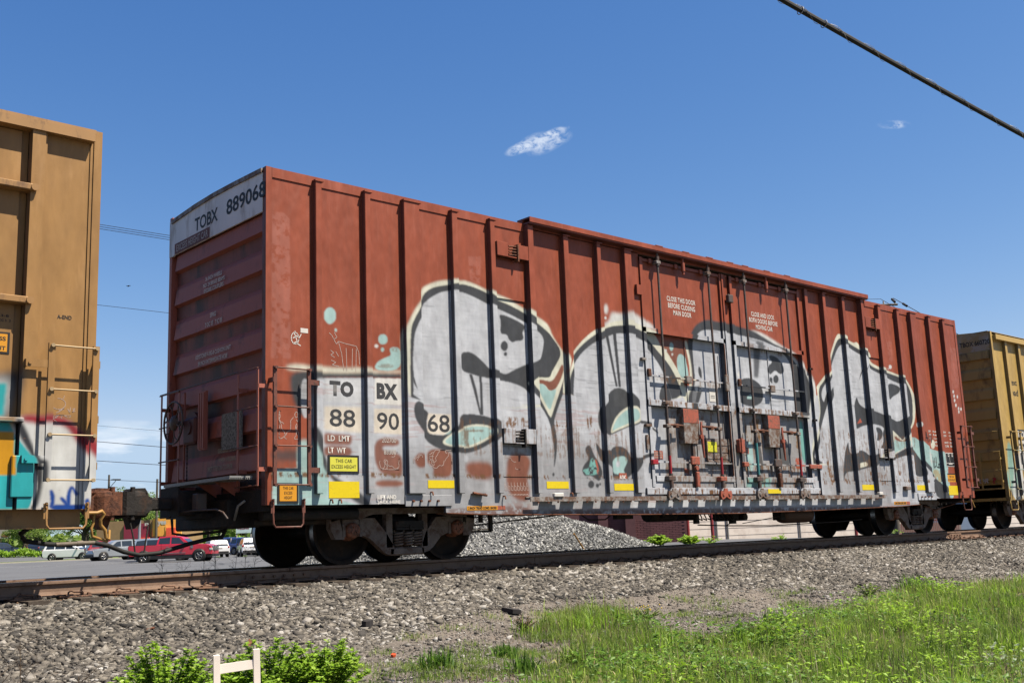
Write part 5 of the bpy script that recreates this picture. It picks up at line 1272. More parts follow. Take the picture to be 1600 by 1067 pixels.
# chalk drawings and small tags
scribble('chalk_drawing', [[(.96, 2.98), (1.0, 2.95), (1.03, 2.90), (1.08, 2.93), (1.04, 2.99)], [(1.03, 2.90), (1.07, 2.84), (1.10, 2.88), (1.20, 2.86), (1.38, 2.84), (1.42, 2.76), (1.43, 2.6)],
                           [(1.10, 2.88), (1.15, 2.72), (1.18, 2.5)], [(1.22, 2.8), (1.23, 2.5)], [(1.32, 2.8), (1.31, 2.52)], [(1.38, 2.8), (1.37, 2.5)],
                           [(.98, 2.75), (1.03, 2.72), (.98, 2.69), (1.04, 2.66)], [(1.06, 2.74), (1.1, 2.68)], [(.99, 2.62), (1.06, 2.60), (1.0, 2.56), (1.1, 2.55)]], SH - .002, M_CHALK, car)
scribble('chalk_drawing', [[(.45 + .055 * math.cos(t), 2.86 + .075 * math.sin(t)) for t in np.linspace(0, 6.3, 16)], [(.45, 2.95), (.44, 2.90), (.50, 2.88)], [(.42, 2.86), (.46, 2.88), (.48, 2.82), (.44, 2.80)], [(.50, 2.85), (.54, 2.92)], [(.47, 2.80), (.53, 2.77)]], SH - .002, M_WHT, car, .006)
plate('white_mark', .53, 3.00, .64, 2.94, SH - .003, M_WHT, car, t=.001)
scribble('chalk_drawing', squiggle(.22, .50, 1.58, 1.92, 26, 3, 5), SH - .002, M_CHALK, car)
scribble('chalk_drawing', squiggle(1.72, 2.05, 1.22, 1.45, 22, 5, 4), SH - .002, M_CHALK, car)
scribble('chalk_drawing', squiggle(2.56, 2.96, 1.25, 1.5, 26, 6, 4), SH - .002, M_CHALK, car)
scribble('chalk_drawing', squiggle(2.16, 2.32, 1.30, 1.42, 14, 9, 3), PF - .002, M_CHALK, car)
scribble('chalk_drawing', squiggle(3.95, 4.4, 1.25, 1.42, 10, 12, 2), -.022, M_CHALK, car, .003)
scribble('chalk_drawing', [[(16.52, 2.05), (16.56, 2.25), (16.62, 2.02)], [(16.54, 2.12), (16.62, 2.11)], [(16.68, 2.2), (16.67, 2.03)], [(16.73, 2.18), (16.77, 2.0), (16.8, 2.2)]], PF - .003, M_BLK, car, .012)
scribble('chalk_drawing', [[(17.1, 1.7), (17.1, 1.45)], [(17.18, 1.68), (17.14, 1.45), (17.2, 1.5)], [(17.25, 1.7), (17.24, 1.48), (17.32, 1.46)], [(17.35 + .03 * math.cos(t), 1.5 + .05 * math.sin(t)) for t in np.linspace(0, 6.3, 9)]], SH - .003, M_BLK, car, .01)
# ================================================================== the orange boxcar on the left (its right end shows)
XO = -2.11
oc = empty('boxcar', (-12, 0, 0), 'brownish orange boxcar marked A-END with turquoise and white graffiti and blue scribble', 'boxcar')
MB().box(XO - .09, XO, .0, .08, .75, 5.02).build('corner_post', M_OSIDE, oc)
MB().box(-2.72, XO - .10, .03, .06, .75, 4.93).build('side_panel', M_OSIDE, oc)
MB().box(XO - .125, XO - .09, .015, .06, .75, 4.93).build('corner_seam', M_OSIDE, oc)
b = MB(); b.box(-2.89, -2.75, -.06, .06, .75, 4.90); b.box(-2.75, -2.72, -.02, .06, .75, 4.90); b.build('side_post', M_OSIDE, oc)
MB().box(-2.99, -2.89, .08, .11, .75, 4.9).build('door_gap', M_OSIDE, oc)
b = MB(); b.box(-6.0, -2.97, .05, .09, 1.3, 4.85); dr = b.build('plug_door', M_OSIDE, oc)
for z in (4.19, 2.94):
    b = MB(); b.box(-6.0, -2.87, -.10, .05, z - .035, z + .04, .01); b.cyl((-2.86, -.12, z), (-2.86, -.08, z), .04, 10); b.build('door_bar', M_ORP, dr)
b = MB(); b.box(-6.0, -2.87, -.12, .05, 1.64, 1.69, .008); b.build('door_bar', M_OSIDE, dr)
MB().box(-6.0, -2.92, -.02, .05, .75, 1.64).build('door_sill', M_OSIDE, oc)
MB().box(-2.96, -2.74, -.075, -.01, .87, 1.30, .01).build('bracket_box', M_OSIDE, oc)
b = MB(); b.box(-6.0, XO - .11, -.085, .06, 4.86, 4.965); b.box(-6, XO - .09, -.05, .3, 4.965, 5.01); b.build('top_chord', M_ORP, oc)
MB().prism([(0.02, 5.0), (1.4, 5.12), (2.78, 5.0), (2.78, 4.95), (.02, 4.95)], -21, XO - .02, 'x').build('roof', M_ORP, oc)
for i in range(12):
    MB().box(-6.0 - .02 - (i + 1) * 1.2, -6.0 - i * 1.2, .06, .09, .75, 4.93).build('side_panel', M_OSIDE, oc)
    MB().box(-6.1 - i * 1.2, -6.0 - i * 1.2, .0, .06, .75, 4.93).build('side_post', M_OSIDE, oc)
MB().box(-20.5, XO - .03, 2.72, 2.78, .8, 5.0).build('far_wall', M_ORP, oc)
MB().box(-20.5, XO - .05, .12, 2.7, 1.02, 1.10).build('floor', M_ORP, oc)
end_wall(oc, XO - .10, 1, M_ORP, [(4.3, 4.53), (3.8, 4.03), (3.3, 3.53), (2.8, 3.03), (2.3, 2.53), (1.8, 2.03), (1.3, 1.53)])
b = MB(); b.box(-20.5, XO - .06, .14, .19, .56, .80); b.box(-20.5, XO - .06, .10, .24, .555, .565); b.box(-20.5, XO - .3, .19, .24, .8, 1.02); b.build('side_sill', M_ORP, oc)
b = MB()
for k in range(6): b.box(-2.62 + k * .09, -2.585 + k * .09, .16, .9, .75, .80)
b.box(-2.5, -2.1, .95, 1.0, .62, .80); b.build('end_sill', M_ORP, oc)
b = MB(); b.tube([(-2.36, .35, .74), (-2.36, .35, .60), (-2.34, .35, .58), (-2.25, .35, .58), (-2.23, .35, .60), (-2.23, .35, .74), (-2.25, .35, .76), (-2.34, .35, .76), (-2.36, .35, .74)], .014, 6); b.build('hand_hold', M_ORP, oc)
LO = mat('ladder_brown', (0.30, 0.19, 0.085), .5, var=.15, scale=6)
ladder(oc, -2.62, -2.15, -.13, [2.47, 2.0, 1.52, 1.045], 2.50, 1.03, M_OSIDE, M_OGAL, brackets=False, sw=.034)
for z in (2.27, 1.26):
    b = MB(); b.box(-2.88, -2.62, -.125, -.115, z - .04, z + .04); b.box(-2.88, -2.86, -.12, -.05, z - .04, z + .04); b.cyl((-2.84, -.14, z), (-2.84, -.12, z), .018, 6)
    b.build('ladder_bracket', M_OSIDE, oc)
for z in (2.3, 1.7, 1.2): MB().box(-2.14, -2.10, -.12, .0, z - .04, z + .04).build('ladder_bracket', LO, oc)
stirrup(oc, -2.58, -2.15, .0, .75, .545, M_ORP)
side_text('A-END', -2.53, 2.845, -2.375, 2.80, .027, M_BLK, oc, bold=.02)
o_ = MB(); o_.box(-4.0, -3.0, .044, .05, 2.37, 2.60); sg = o_.build('warning_sign', M_BLK, oc)
MB().box(-4.0, -3.025, .041, .0435, 2.39, 2.58).build('sign_face', M_SORA, sg)
side_text('HEIGHT', -3.27, 2.45, -3.04, 2.405, .040, M_BLK, sg, bold=.03)
side_text('EXCESS', -3.29, 2.55, -3.04, 2.505, .040, M_BLK, sg, bold=.03)
for j, s_ in enumerate(('T 3-8', 'Y CG 5  3')): side_text(s_, -3.16, 2.79 - j * .05, -3.02 + .02 * j, 2.762 - j * .05, .048, M_BLK, oc, bold=.02)
scribble('chalk_drawing', [[(-2.48 + .075 * math.cos(t), 1.87 + .06 * math.sin(t)) for t in np.linspace(2.3, 8.0, 16)], [(-2.55, 1.92), (-2.56, 1.95), (-2.53, 1.93)], [(-2.43, 1.93), (-2.42, 1.96)], [(-2.47, 1.80), (-2.42, 1.82), (-2.5, 1.77)], [(-2.51, 1.72), (-2.47, 1.75), (-2.42, 1.75), (-2.38, 1.73)],
                           [(-2.38, 1.82), (-2.36, 1.78), (-2.35, 1.84)], [(-2.33, 1.82), (-2.30, 1.83), (-2.33, 1.79), (-2.30, 1.80)]], .028, M_CHALK, oc, .003)
scribble('chalk_drawing', squiggle(-2.53, -2.25, 1.67, 1.75, 20, 21, 3), .028, M_CHALK, oc, .002)
draft_sill(oc, -4.2, -2.05, M_ORP)
coupler(oc, -1.95, 1, M_RUSTY)
b = MB(); b.tube([(-2.12, .15, .71), (-1.98, .15, .71), (-1.93, .15, .73), (-1.90, .16, .70), (-1.93, .18, .64), (-1.92, .2, .58), (-1.86, .22, .52), (-1.84, .24, .44)], .020, 8)
b.tube([(-2.0, .18, .70), (-2.0, .2, .60), (-2.02, .2, .55), (-2.01, .2, .46), (-1.80, .3, .40)], .016, 6)
b.tube([(-1.84, .24, .44), (-1.78, .3, .42), (-1.74, .4, .52), (-1.72, .5, .50)], .014, 6); b.build('uncoupling_lever', M_GOLD, oc)
b = MB(); b.tube([(-2.4, .9, .62), (-2.52, .95, .52), (-2.45, 1.0, .44), (-2.2, 1.05, .40), (-1.9, 1.1, .38)], .028, 8)
b.build('air_hose', M_RUB, oc)
b = MB(); b.cyl((-2.1, 1.05, .39), (-1.62, 1.15, .40), .026, 8); b.cyl((-1.84, 1.11, .395), (-1.77, 1.12, .40), .034, 8); b.build('hose_coupling', mat('hose_fitting', (.16, .13, .10), .6, var=.3, scale=20), oc)
b = MB(); b.tube([(-1.62, 1.15, .40), (-1.45, 1.16, .36), (-1.25, 1.18, .28), (-1.05, 1.2, .235), (-.8, 1.2, .25), (-.4, 1.2, .35), (-.15, 1.2, .40), (.04, 1.2, .42), (.08, 1.2, .50)], .027, 8)
b.build('air_hose', M_RUB, car)
b = MB(); b.tube([(-1.15, 1.25, .62), (-1.12, 1.22, .45), (-1.10, 1.2, .25)], .011, 5); b.tube([(-.92, 1.25, .6), (-.96, 1.22, .42), (-.99, 1.2, .25)], .011, 5); b.tube([(-.62, 1.25, .66), (-.62, 1.22, .48), (-.45, 1.2, .45), (.1, 1.2, .5)], .018, 6)
b.build('hose_chain', M_BLACKST, car)
b = MB(); b.box(-.14, .32, .7, 2.2, .52, .88, .02); b.build('cushion_housing', M_BLACKST, car)
bogie(oc, -4.9)

# ================================================================== the tan boxcar on the right
XT = 20.74
tcar = empty('boxcar', (30, 0, 0), 'tan yellow boxcar marked TBOX 660720 behind the right end of the red one', 'boxcar')
MB().box(XT - .02, XT + .07, 0, .08, .72, 5.0).build('corner_post', M_TSIDE, tcar)
posts = [21.53, 22.33] + [23.1 + .8 * i for i in range(20)]
prev = XT + .07
for x in posts:
    MB().box(prev - .01, x + .01, .08, .10, .72, 4.9).build('side_panel', M_TSIDE, tcar)
    MB().box(x, x + .12, .0, .08, .82, 4.86).build('side_post', M_TSIDE, tcar); prev = x + .12
b = MB(); b.box(XT + .16, 39.5, -.06, .1, 4.80, 4.93); b.box(XT + .07, 39.5, .02, .1, 4.93, 5.0); b.build('top_chord', M_TANP2, tcar)
MB().prism([(0.02, 4.99), (1.4, 5.09), (2.78, 4.99), (2.78, 4.9), (.02, 4.9)], XT, 39.5, 'x').build('roof', M_TANP2, tcar)
MB().box(XT, 39.5, 2.7, 2.78, .8, 4.95).build('far_wall', M_TEND, tcar)
MB().box(XT, 39.5, .12, 2.7, 1.02, 1.1).build('floor', M_TEND, tcar)
end_wall(tcar, XT, -1, M_TEND, [(4.29, 4.50), (3.78, 4.01), (3.25, 3.49), (2.74, 2.98), (2.22, 2.46), (1.70, 1.94), (1.2, 1.43)])
MB().prism([(.05, 4.52), (2.7, 4.52), (2.7, 4.97), (1.4, 5.06), (.05, 4.98)], XT - .03, XT - .005, 'x').build('end_band', mat('tan_band', (.40, .28, .12), .55, var=.12, scale=2, dirt=(.42, .40, .36), dirt_amt=.45, dirt_scale=1.2), tcar)
end_text('TBOX 660720', .82, 4.80, .03, 4.67, XT - .034, M_BLK, tcar, bold=.02)
ladder(tcar, 0, 0, 0, [1.92, 1.46, 1.0], 1.95, .98, M_TEND, M_TEND, end=(XT - .12, .10, .60, XT))
ladder(tcar, 20.95, 21.50, -.13, [2.41, 1.94, 1.46, .97], 2.44, .95, M_TSIDE, M_TSIDE)
stirrup(tcar, 20.72, 21.14, .0, .72, .46, M_TSIDE)
MB().cyl((XT - .12, .1, 2.43), (XT - .12, 1.2, 2.42), .011, 6).build('grab_bar', M_TEND, tcar)
side_text('next', 21.68, 3.81, 22.16, 3.68, .077, M_BLK, tcar, bold=.02)
side_text('load', 21.68, 3.57, 22.16, 3.40, .077, M_BLK, tcar, bold=.02)
MB().box(21.66, 22.5, .074, .079, 2.25, 2.52).build('number_panel', M_DGR, tcar)
MB().box(21.70, 22.5, .074, .079, 1.62, 2.15).build('number_panel', M_DGR, tcar)
side_text('TBOX', 21.68, 2.48, 22.4, 2.30, .071, M_WHT, tcar, bold=.04)
side_text('6607', 21.75, 2.10, 22.4, 1.90, .071, M_WHT, tcar, bold=.03)
scribble('chalk_drawing', [[(0, 0), (0, 0)]], 0, M_CHALK, tcar)
end_text('TOR', .79, 1.27, .45, 1.15, XT - .09, M_WHTD, tcar, bold=.03, shear=.3)
end_text('?', .36, 1.28, .25, 1.13, XT - .09, M_REDP, tcar, bold=.03)
b = MB(); b.prism([(20.76, .98), (20.76, .70), (21.05, .70)], .0, .08); b.box(XT + .02, 39, .09, .16, .70, .82); b.box(XT, XT + .1, .1, 2.7, .7, .98); b.build('side_sill', M_TEND, tcar)
draft_sill(tcar, 20.4, 22.5, M_BLACKST)
coupler(tcar, 20.2, -1, M_BLACKST)
b = MB(); b.box(20.8, 38, YC - .16, YC + .16, .7, 1.0)
for i in range(20): b.box(21 + i * .8, 21.06 + i * .8, .12, 2.7, .82, 1.02)
b.build('underframe', M_BLACKST, tcar)
bogie(tcar, 22.66)

# ================================================================== track
M_RAIL = mat('rusty_rail', (0.25, 0.160, 0.110), .75, 0.0, .15, 6, dirt=(.15, .085, .055), dirt_amt=.35, dirt_scale=10, bump=.15, streak=1)
M_RAILT = mat('polished_rail_head', (0.40, 0.42, 0.46), .18, 1.0, .06, 10)
M_PLATE = mat('rusty_tie_plate', (0.26, 0.14, 0.085), .75, 0.0, .25, 12, dirt=(.08, .04, .03), dirt_amt=.5, dirt_scale=20)
M_TIE = mat('creosote_tie', (0.085, 0.065, 0.05), .85, 0, .25, 4, dirt=(.15, .12, .09), dirt_amt=.4, dirt_scale=10, bump=.4)
prof = [(-.0345, -.003), (-.037, -.015), (-.037, -.036), (-.012, -.048), (-.0085, -.07), (-.0085, -.12), (-.018, -.145), (-.07, -.158), (-.07, -.170), (.07, -.170), (.07, -.158), (.018, -.145), (.0085, -.12), (.0085, -.07), (.012, -.048), (.037, -.036), (.037, -.015), (.0345, -.003)]
segs = [(-40, .71), (.722, 5.05), (5.062, 19.0), (19.012, 70)]
for yc, lab in ((YN, 'near rusty steel rail with a polished top and a bolted joint under the red boxcar'), (YF, 'far rail of the track, mostly hidden behind the near one')):
    t = empty('rail', (0, yc, -.17), lab, 'rail')
    for a, c in segs:
        o = MB().prism([(yc + p_[0], p_[1]) for p_ in prof], a, c, 'x').build('rail_bar', M_RAIL, t)
        MB().prism([(yc - .034, -.0029), (yc + .034, -.0029), (yc + .030, 0), (yc - .030, 0)], a, c, 'x').build('rail_head', M_RAILT, o)
    for xj in (.716, 5.056, 19.006):
        if xj > 1 and xj < 18: continue
        b = MB(); b.box(xj - .62 if xj < 1 else xj - .3, xj + .30, yc - .034, yc - .012, -.135, -.052, .006)
        jb = b.build('joint_bar', M_RAIL, t)
        for k in range(6):
            x = xj - .52 + k * .145
            MB().cyl((x, yc - .062, -.093), (x, yc - .034, -.093), .017, 6).build('joint_bolt', M_PLATE, jb)
tie0 = None
TP = []
x = -4.1
k = 0
while x < 45:
    TP.append(x); x += .53 + .02 * math.sin(k * 5.1); k += 1
r_ = random.Random(3)
pm = None
for i, x in enumerate(TP):
    t = empty('railway_tie', (x, YC, -.36), 'dark timber tie buried in ballast under the rails, with rusty plates and anchors', 'tie', 'ties under the track')
    if pm is None:
        a = MB().box(-.11, .11, .20, 2.75, -.36, -.192)
        b = MB(); b.box(-.19, .15, YN - .15, YN + .15, -.192, -.174, .004); b.box(-.13, -.05, YN - .13, YN - .07, -.175, -.155)
        c = MB(); c.tube([(-.10, YN - .085, -.19), (-.095, YN - .10, -.135), (-.07, YN - .105, -.118), (-.03, YN - .10, -.135), (.06, YN - .10, -.138), (.075, YN - .09, -.165)], .011, 5)
        c.cyl((.13, YN - .09, -.17), (.13, YN - .09, -.145), .013, 6); c.box(.12, .15, YN - .11, YN - .07, -.175, -.150)
        off = OFF[t.name]; OFF[t.name] = (0, YC, -.36)
        ms = [q.build(n_, m_, t) for q, n_, m_ in ((a, 'timber', M_TIE), (b, 'tie_plate', M_PLATE), (c, 'rail_anchor', M_PLATE))]
        pm = [(o.name.split('.')[0], o.data) for o in ms]
    else:
        for n_, d in pm: link(n_, d, t)
    t.location = (x, YC, -.36); t.rotation_euler = (0, 0, r_.uniform(-.012, .012))
# rail chalk mark
# ================================================================== ground
YS = [-60, -30, -14, -9, -5, -2.2, -1.5, .25, 2.9, 4.2, 6.0]
ZSG = [-2.2, -1.7, -1.3, -1.12, -.9, -.72, -.60, -.235, -.235, -.62, -.66]
CT = [(32.14, 101.79, -.38), (35.74, 98.5, -.38), (39.5, 139, .36), (43, 135.8, .17), (38.3, 105.8, -.33), (30.8, 81, -.42), (28.6, 72.1, -.60), (27.67, 70.16, -.62), (32.5, 65.8, -.66), (40.6, 80.3, -.56), (38.9, 73.7, -.57), (45.3, 85.5, -.4),
      (49, 144, .45), (55, 178, .5), (77, 187, .4), (53, 105, .05), (47, 118, 0), (51.5, 114, 0), (39.3, 25.1, -.33), (50, 19.4, -.48), (33.5, 27.6, -.36), (17, 8.3, -.18), (12, 12, -.6), (6, 9, -.66), (0, 12, -.66), (0, 40, -.7), (20, 40, -.68), (-20, 30, -.66), (-40, 80, -.6), (23.5, 5, -.2), (36, 10, -.4), (60, 5, -.5), (30, 5.5, -.3)]
CTA = np.array(CT)


def ground_far(x, y):
    d2 = (x[..., None] - CTA[:, 0]) ** 2 + (y[..., None] - CTA[:, 1]) ** 2 + .5
    w_ = d2 ** -2.0
    return (w_ * CTA[:, 2]).sum(-1) / w_.sum(-1)


def ground_z(x, y):
    x = np.asarray(x, float); y = np.asarray(y, float)
    near = np.interp(y, YS, ZSG)
    near = near + np.where(y < -.2, 1, 0) * np.clip((-y - .2) / 2, 0, 1) * (.035 * np.sin(x * 1.3 + y * .7) + .025 * np.sin(x * 2.9 - y * 2.1))
    k = np.clip((y - 4.2) / 2.2, 0, 1)
    return near * (1 - k) + ground_far(x, y) * k if np.any(y > 4.2) else near


xs = np.concatenate([np.linspace(-150, -12, 18), np.linspace(-11, 30, 120), np.linspace(31, 110, 50), np.array([140, 200, 400, 900, 1800])])
ys = np.concatenate([np.array([-900, -300, -100, -60, -40, -25, -18]), np.linspace(-14, 8, 90), np.linspace(9, 190, 90), np.array([230, 300, 500, 1000, 2500])])
GX, GY = np.meshgrid(xs, ys)
GZ = ground_z(GX, GY)
V = np.stack([GX, GY, GZ], -1).reshape(-1, 3)
nx, ny = len(xs), len(ys)
I = np.arange(nx * ny).reshape(ny, nx)
F = np.stack([I[:-1, :-1], I[:-1, 1:], I[1:, 1:], I[1:, :-1]], -1).reshape(-1, 4)


def ground_mat():
    m = bpy.data.materials.new('ground_dirt_and_lawn'); m.use_nodes = True
    t = m.node_tree; b = t.nodes['Principled BSDF']; lk = t.links.new; N = t.nodes.new
    g = N('ShaderNodeNewGeometry'); sp = N('ShaderNodeSeparateXYZ'); lk(g.outputs['Position'], sp.inputs[0])

    def noise(s, det=6, ro=.65):
        n = N('ShaderNodeTexNoise'); n.inputs['Scale'].default_value = s; n.inputs['Detail'].default_value = det; n.inputs['Roughness'].default_value = ro
        lk(g.outputs['Position'], n.inputs['Vector']); return n.outputs['Fac']

    def ramp(o, *st):
        r = N('ShaderNodeValToRGB'); e = r.color_ramp.elements
        while len(e) < len(st): e.new(.5)
        for q, (p_, c) in zip(e, st): q.position = p_; q.color = (*c, 1)
        lk(o, r.inputs['Fac']); return r.outputs['Color']
    dirt = ramp(noise(45, 8, .8), (.30, (.055, .048, .042)), (.5, (.15, .135, .12)), (.66, (.22, .205, .185)), (.75, (.33, .31, .29)))
    dirt2 = ramp(noise(1.4), (.35, (.7, .68, .66)), (.7, (1.05, 1.0, .95)))
    x = N('ShaderNodeMix'); x.data_type = 'RGBA'; x.blend_type = 'MULTIPLY'; x.inputs['Factor'].default_value = 1
    lk(dirt, x.inputs['A']); lk(dirt2, x.inputs['B'])
    lawn = ramp(noise(.9), (.3, (.055, .10, .02)), (.7, (.11, .17, .035)))
    far = N('ShaderNodeMath'); far.operation = 'GREATER_THAN'; lk(sp.outputs['Y'], far.inputs[0]); far.inputs[1].default_value = 20
    x2 = N('ShaderNodeMix'); x2.data_type = 'RGBA'; lk(far.outputs[0], x2.inputs['Factor']); lk(x.outputs['Result'], x2.inputs['A']); lk(lawn, x2.inputs['B'])
    lk(x2.outputs['Result'], b.inputs['Base Color']); b.inputs['Roughness'].default_value = .95; b.inputs['Specular IOR Level'].default_value = .2
    bn = N('ShaderNodeBump'); bn.inputs['Strength'].default_value = .8; bn.inputs['Distance'].default_value = .03; lk(noise(38, 8, .8), bn.inputs['Height']); lk(bn.outputs[0], b.inputs['Normal'])
    return m


tag(np_mesh('ground', V, F, ground_mat(), smooth=True), kind='structure')
# parking lot: one asphalt sheet following the ground
M_ASPH = mat('aged_asphalt', (0.155, 0.16, 0.17), .85, var=.10, scale=.35, dirt=(.11, .112, .12), dirt_amt=.35, dirt_scale=.25, bump=.2, bump_scale=60, spec=.3)
def sheet(name, x0, x1, y0, y1, m, nxx, nyy, dz=.012, inside=None):
    X, Y = np.meshgrid(np.linspace(x0, x1, nxx), np.linspace(y0, y1, nyy)); Z = ground_z(X, Y) + dz
    I = np.arange(nxx * nyy).reshape(nyy, nxx)
    F = np.stack([I[:-1, :-1], I[:-1, 1:], I[1:, 1:], I[1:, :-1]], -1).reshape(-1, 4)
    if inside is not None:
        cx = X.reshape(-1)[F].mean(1); cy = Y.reshape(-1)[F].mean(1); F = F[inside(cx, cy)]
    return np_mesh(name, np.stack([X, Y, Z], -1).reshape(-1, 3), F, m, smooth=True)


tag(sheet('parking_lot', -60, 90, 4.6, 150, M_ASPH, 190, 190, .02, lambda x, y: (y < 95 + .1 * (x - 30)) | ((y > 112) & (y < 128 + .2 * x) & (x < 44))), kind='structure')
# kerb strip of pale concrete with lawn behind
b = MB(); prev = None
for i in range(30):
    x0_, x1_ = -60 + i * 5, -55 + i * 5
    ya, yb_ = 95 + .1 * (x0_ - 30), 95 + .1 * (x1_ - 30)
    za, zb_ = float(ground_z(x0_, ya)), float(ground_z(x1_, yb_))
    b.add([(x0_, ya, za - .1), (x1_, yb_, zb_ - .1), (x1_, yb_, zb_ + .14), (x0_, ya, za + .14), (x0_, ya + .3, za + .14), (x1_, yb_ + .3, zb_ + .14)], [(0, 1, 2, 3), (3, 2, 5, 4)])
tag(b.build('kerb', mat('pale_kerb', (.42, .40, .34), .8, var=.1)), kind='structure')
# tar crack lines and parking bay lines on the asphalt
def ribbon(name, pts, w_, m, dz=.035):
    b = MB()
    for (xa, ya), (xb, yb_) in zip(pts[:-1], pts[1:]):
        d = Vector((xb - xa, yb_ - ya)).normalized(); n = Vector((-d.y, d.x)) * w_ / 2
        q = [(xa - n.x, ya - n.y), (xb - n.x, yb_ - n.y), (xb + n.x, yb_ + n.y), (xa + n.x, ya + n.y)]
        b.add([(u, v, float(ground_z(u, v)) + dz) for u, v in q], [(0, 1, 2, 3)])
    return b.build(name, m)


r_ = random.Random(5)
M_TAR = mat('tar_seal', (.05, .052, .056), .6, var=.1); M_LINE = mat('bay_line_paint', (.55, .55, .53), .7, var=.15, scale=5)
cracks = []
for c0 in ((16, 44, .3), (18, 60, .2), (10, 36, .5), (24, 52, -.5), (8, 24, .1), (20, 72, .25)):
    x, y, a = c0; st = []
    for i in range(14): st.append((x, y)); a += r_.uniform(-.5, .5) * .8; x += 1.4 * math.cos(a - .7); y += 1.4 * math.sin(a - .7)
    tag(ribbon('asphalt_crack', st, .09, M_TAR), kind='structure')
for k in range(9):
    x, y = 16 + k * 2.0, 76 - k * 1.85
    tag(ribbon('bay_line', [(x, y), (x + 3.4, y + 3.6)], .12, M_LINE, .04), kind='structure')
tag(ribbon('bay_line', [(24, 52), (33.5, 43.5)], .14, M_LINE, .04), kind='structure')
tag(sheet('gravel_path', 2.0, 7.0, -9.5, -7.35, mat('pale_gravel_path', (.25, .235, .22), .9, var=.2, scale=30, bump=.6, bump_scale=60), 14, 10, .02), kind='structure')


# ---------------------------------------------------------------- stones
def rock_protos(n, seed):
    """broken, angular stone: jittered blocks with their corners knocked about"""
    r = np.random.default_rng(seed); out = []
    cube = np.array([(x, y, z) for x in (-1, 1) for y in (-1, 1) for z in (-1, 1)], float)
    f = np.array([(0, 1, 3), (0, 3, 2), (4, 6, 7), (4, 7, 5), (0, 4, 5), (0, 5, 1), (2, 3, 7), (2, 7, 6), (0, 2, 6), (0, 6, 4), (1, 5, 7), (1, 7, 3)])
    for i in range(n):
        v = cube * (1 + r.normal(0, .26, (8, 3))).clip(.25, 1.6) + r.normal(0, .14, (8, 3))
        v[:, 0] += v[:, 2] * r.normal(0, .35); v[:, 1] += v[:, 0] * r.normal(0, .3)
        out.append(v * np.array([r.uniform(.9, 1.5), r.uniform(.6, 1.0), r.uniform(.35, .7)]))
    return out, f


def tint_mat(name, stops, rough=.9, bump=.5):
    m = bpy.data.materials.new(name); m.use_nodes = True
    t = m.node_tree; b = t.nodes['Principled BSDF']; lk = t.links.new
    a = t.nodes.new('ShaderNodeAttribute'); a.attribute_name = 'tint'
    r = t.nodes.new('ShaderNodeValToRGB'); e = r.color_ramp.elements
    while len(e) < len(stops): e.new(.5)
    for q, (p_, c) in zip(e, stops): q.position = p_; q.color = (*[v * KA for v in c], 1)
    lk(a.outputs['Fac'], r.inputs['Fac'])
    g = t.nodes.new('ShaderNodeNewGeometry'); n = t.nodes.new('ShaderNodeTexNoise'); n.inputs['Scale'].default_value = 70; n.inputs['Detail'].default_value = 4
    lk(g.outputs['Position'], n.inputs['Vector'])
    r2 = t.nodes.new('ShaderNodeValToRGB'); r2.color_ramp.elements[0].color = (.7, .7, .7, 1); r2.color_ramp.elements[1].color = (1.2, 1.2, 1.2, 1); r2.color_ramp.elements[0].position = .3; r2.color_ramp.elements[1].position = .7
    lk(n.outputs['Fac'], r2.inputs['Fac'])
    x = t.nodes.new('ShaderNodeMix'); x.data_type = 'RGBA'; x.blend_type = 'MULTIPLY'; x.inputs['Factor'].default_value = 1
    lk(r.outputs['Color'], x.inputs['A']); lk(r2.outputs['Color'], x.inputs['B']); lk(x.outputs['Result'], b.inputs['Base Color'])
    b.inputs['Roughness'].default_value = rough; b.inputs['Specular IOR Level'].default_value = .25
    return m


def scatter_rocks(name, P, size, m, seed, sink=.35, protos=24, normal_tilt=.33):
    """P (n,3) points, size (n,) radii -> one joined mesh of small faceted stones"""
    r = np.random.default_rng(seed); pv, f = rock_protos(protos, seed); n = len(P)
    which = r.integers(0, protos, n); PV = np.array(pv)[which]
    a = r.uniform(0, 2 * PI, n); tx, ty = r.normal(0, normal_tilt, n), r.normal(0, normal_tilt, n)
    ca, sa = np.cos(a), np.sin(a); cx, sx = np.cos(tx), np.sin(tx); cy, sy = np.cos(ty), np.sin(ty)
    x, y, z = PV[..., 0], PV[..., 1], PV[..., 2]
    x, y = x * ca[:, None] - y * sa[:, None], x * sa[:, None] + y * ca[:, None]
    y, z = y * cx[:, None] - z * sx[:, None], y * sx[:, None] + z * cx[:, None]
    x, z = x * cy[:, None] + z * sy[:, None], -x * sy[:, None] + z * cy[:, None]
    V = np.stack([x, y, z], -1) * size[:, None, None] + P[:, None, :]
    V[..., 2] += size[:, None] * (.5 - sink) * (.6 + 1.1 * r.random((n, 1)))
    F = (np.arange(n) * 8)[:, None, None] + f[None]
    nn = sum(np.sin((P[:, 0] * math.cos(q) + P[:, 1] * math.sin(q)) * f_ + q * 3) for q, f_ in ((.3, 1.1), (1.9, 2.3), (4.0, 5.1), (5.2, 9.0))) / 4
    tint = np.repeat(np.clip(r.random(n) * 1.04 - .02 + .16 * nn, 0, 1), 8)
    return tag(np_mesh(name, V.reshape(-1, 3), F.reshape(-1, 3), m, col=tint), kind='stuff')


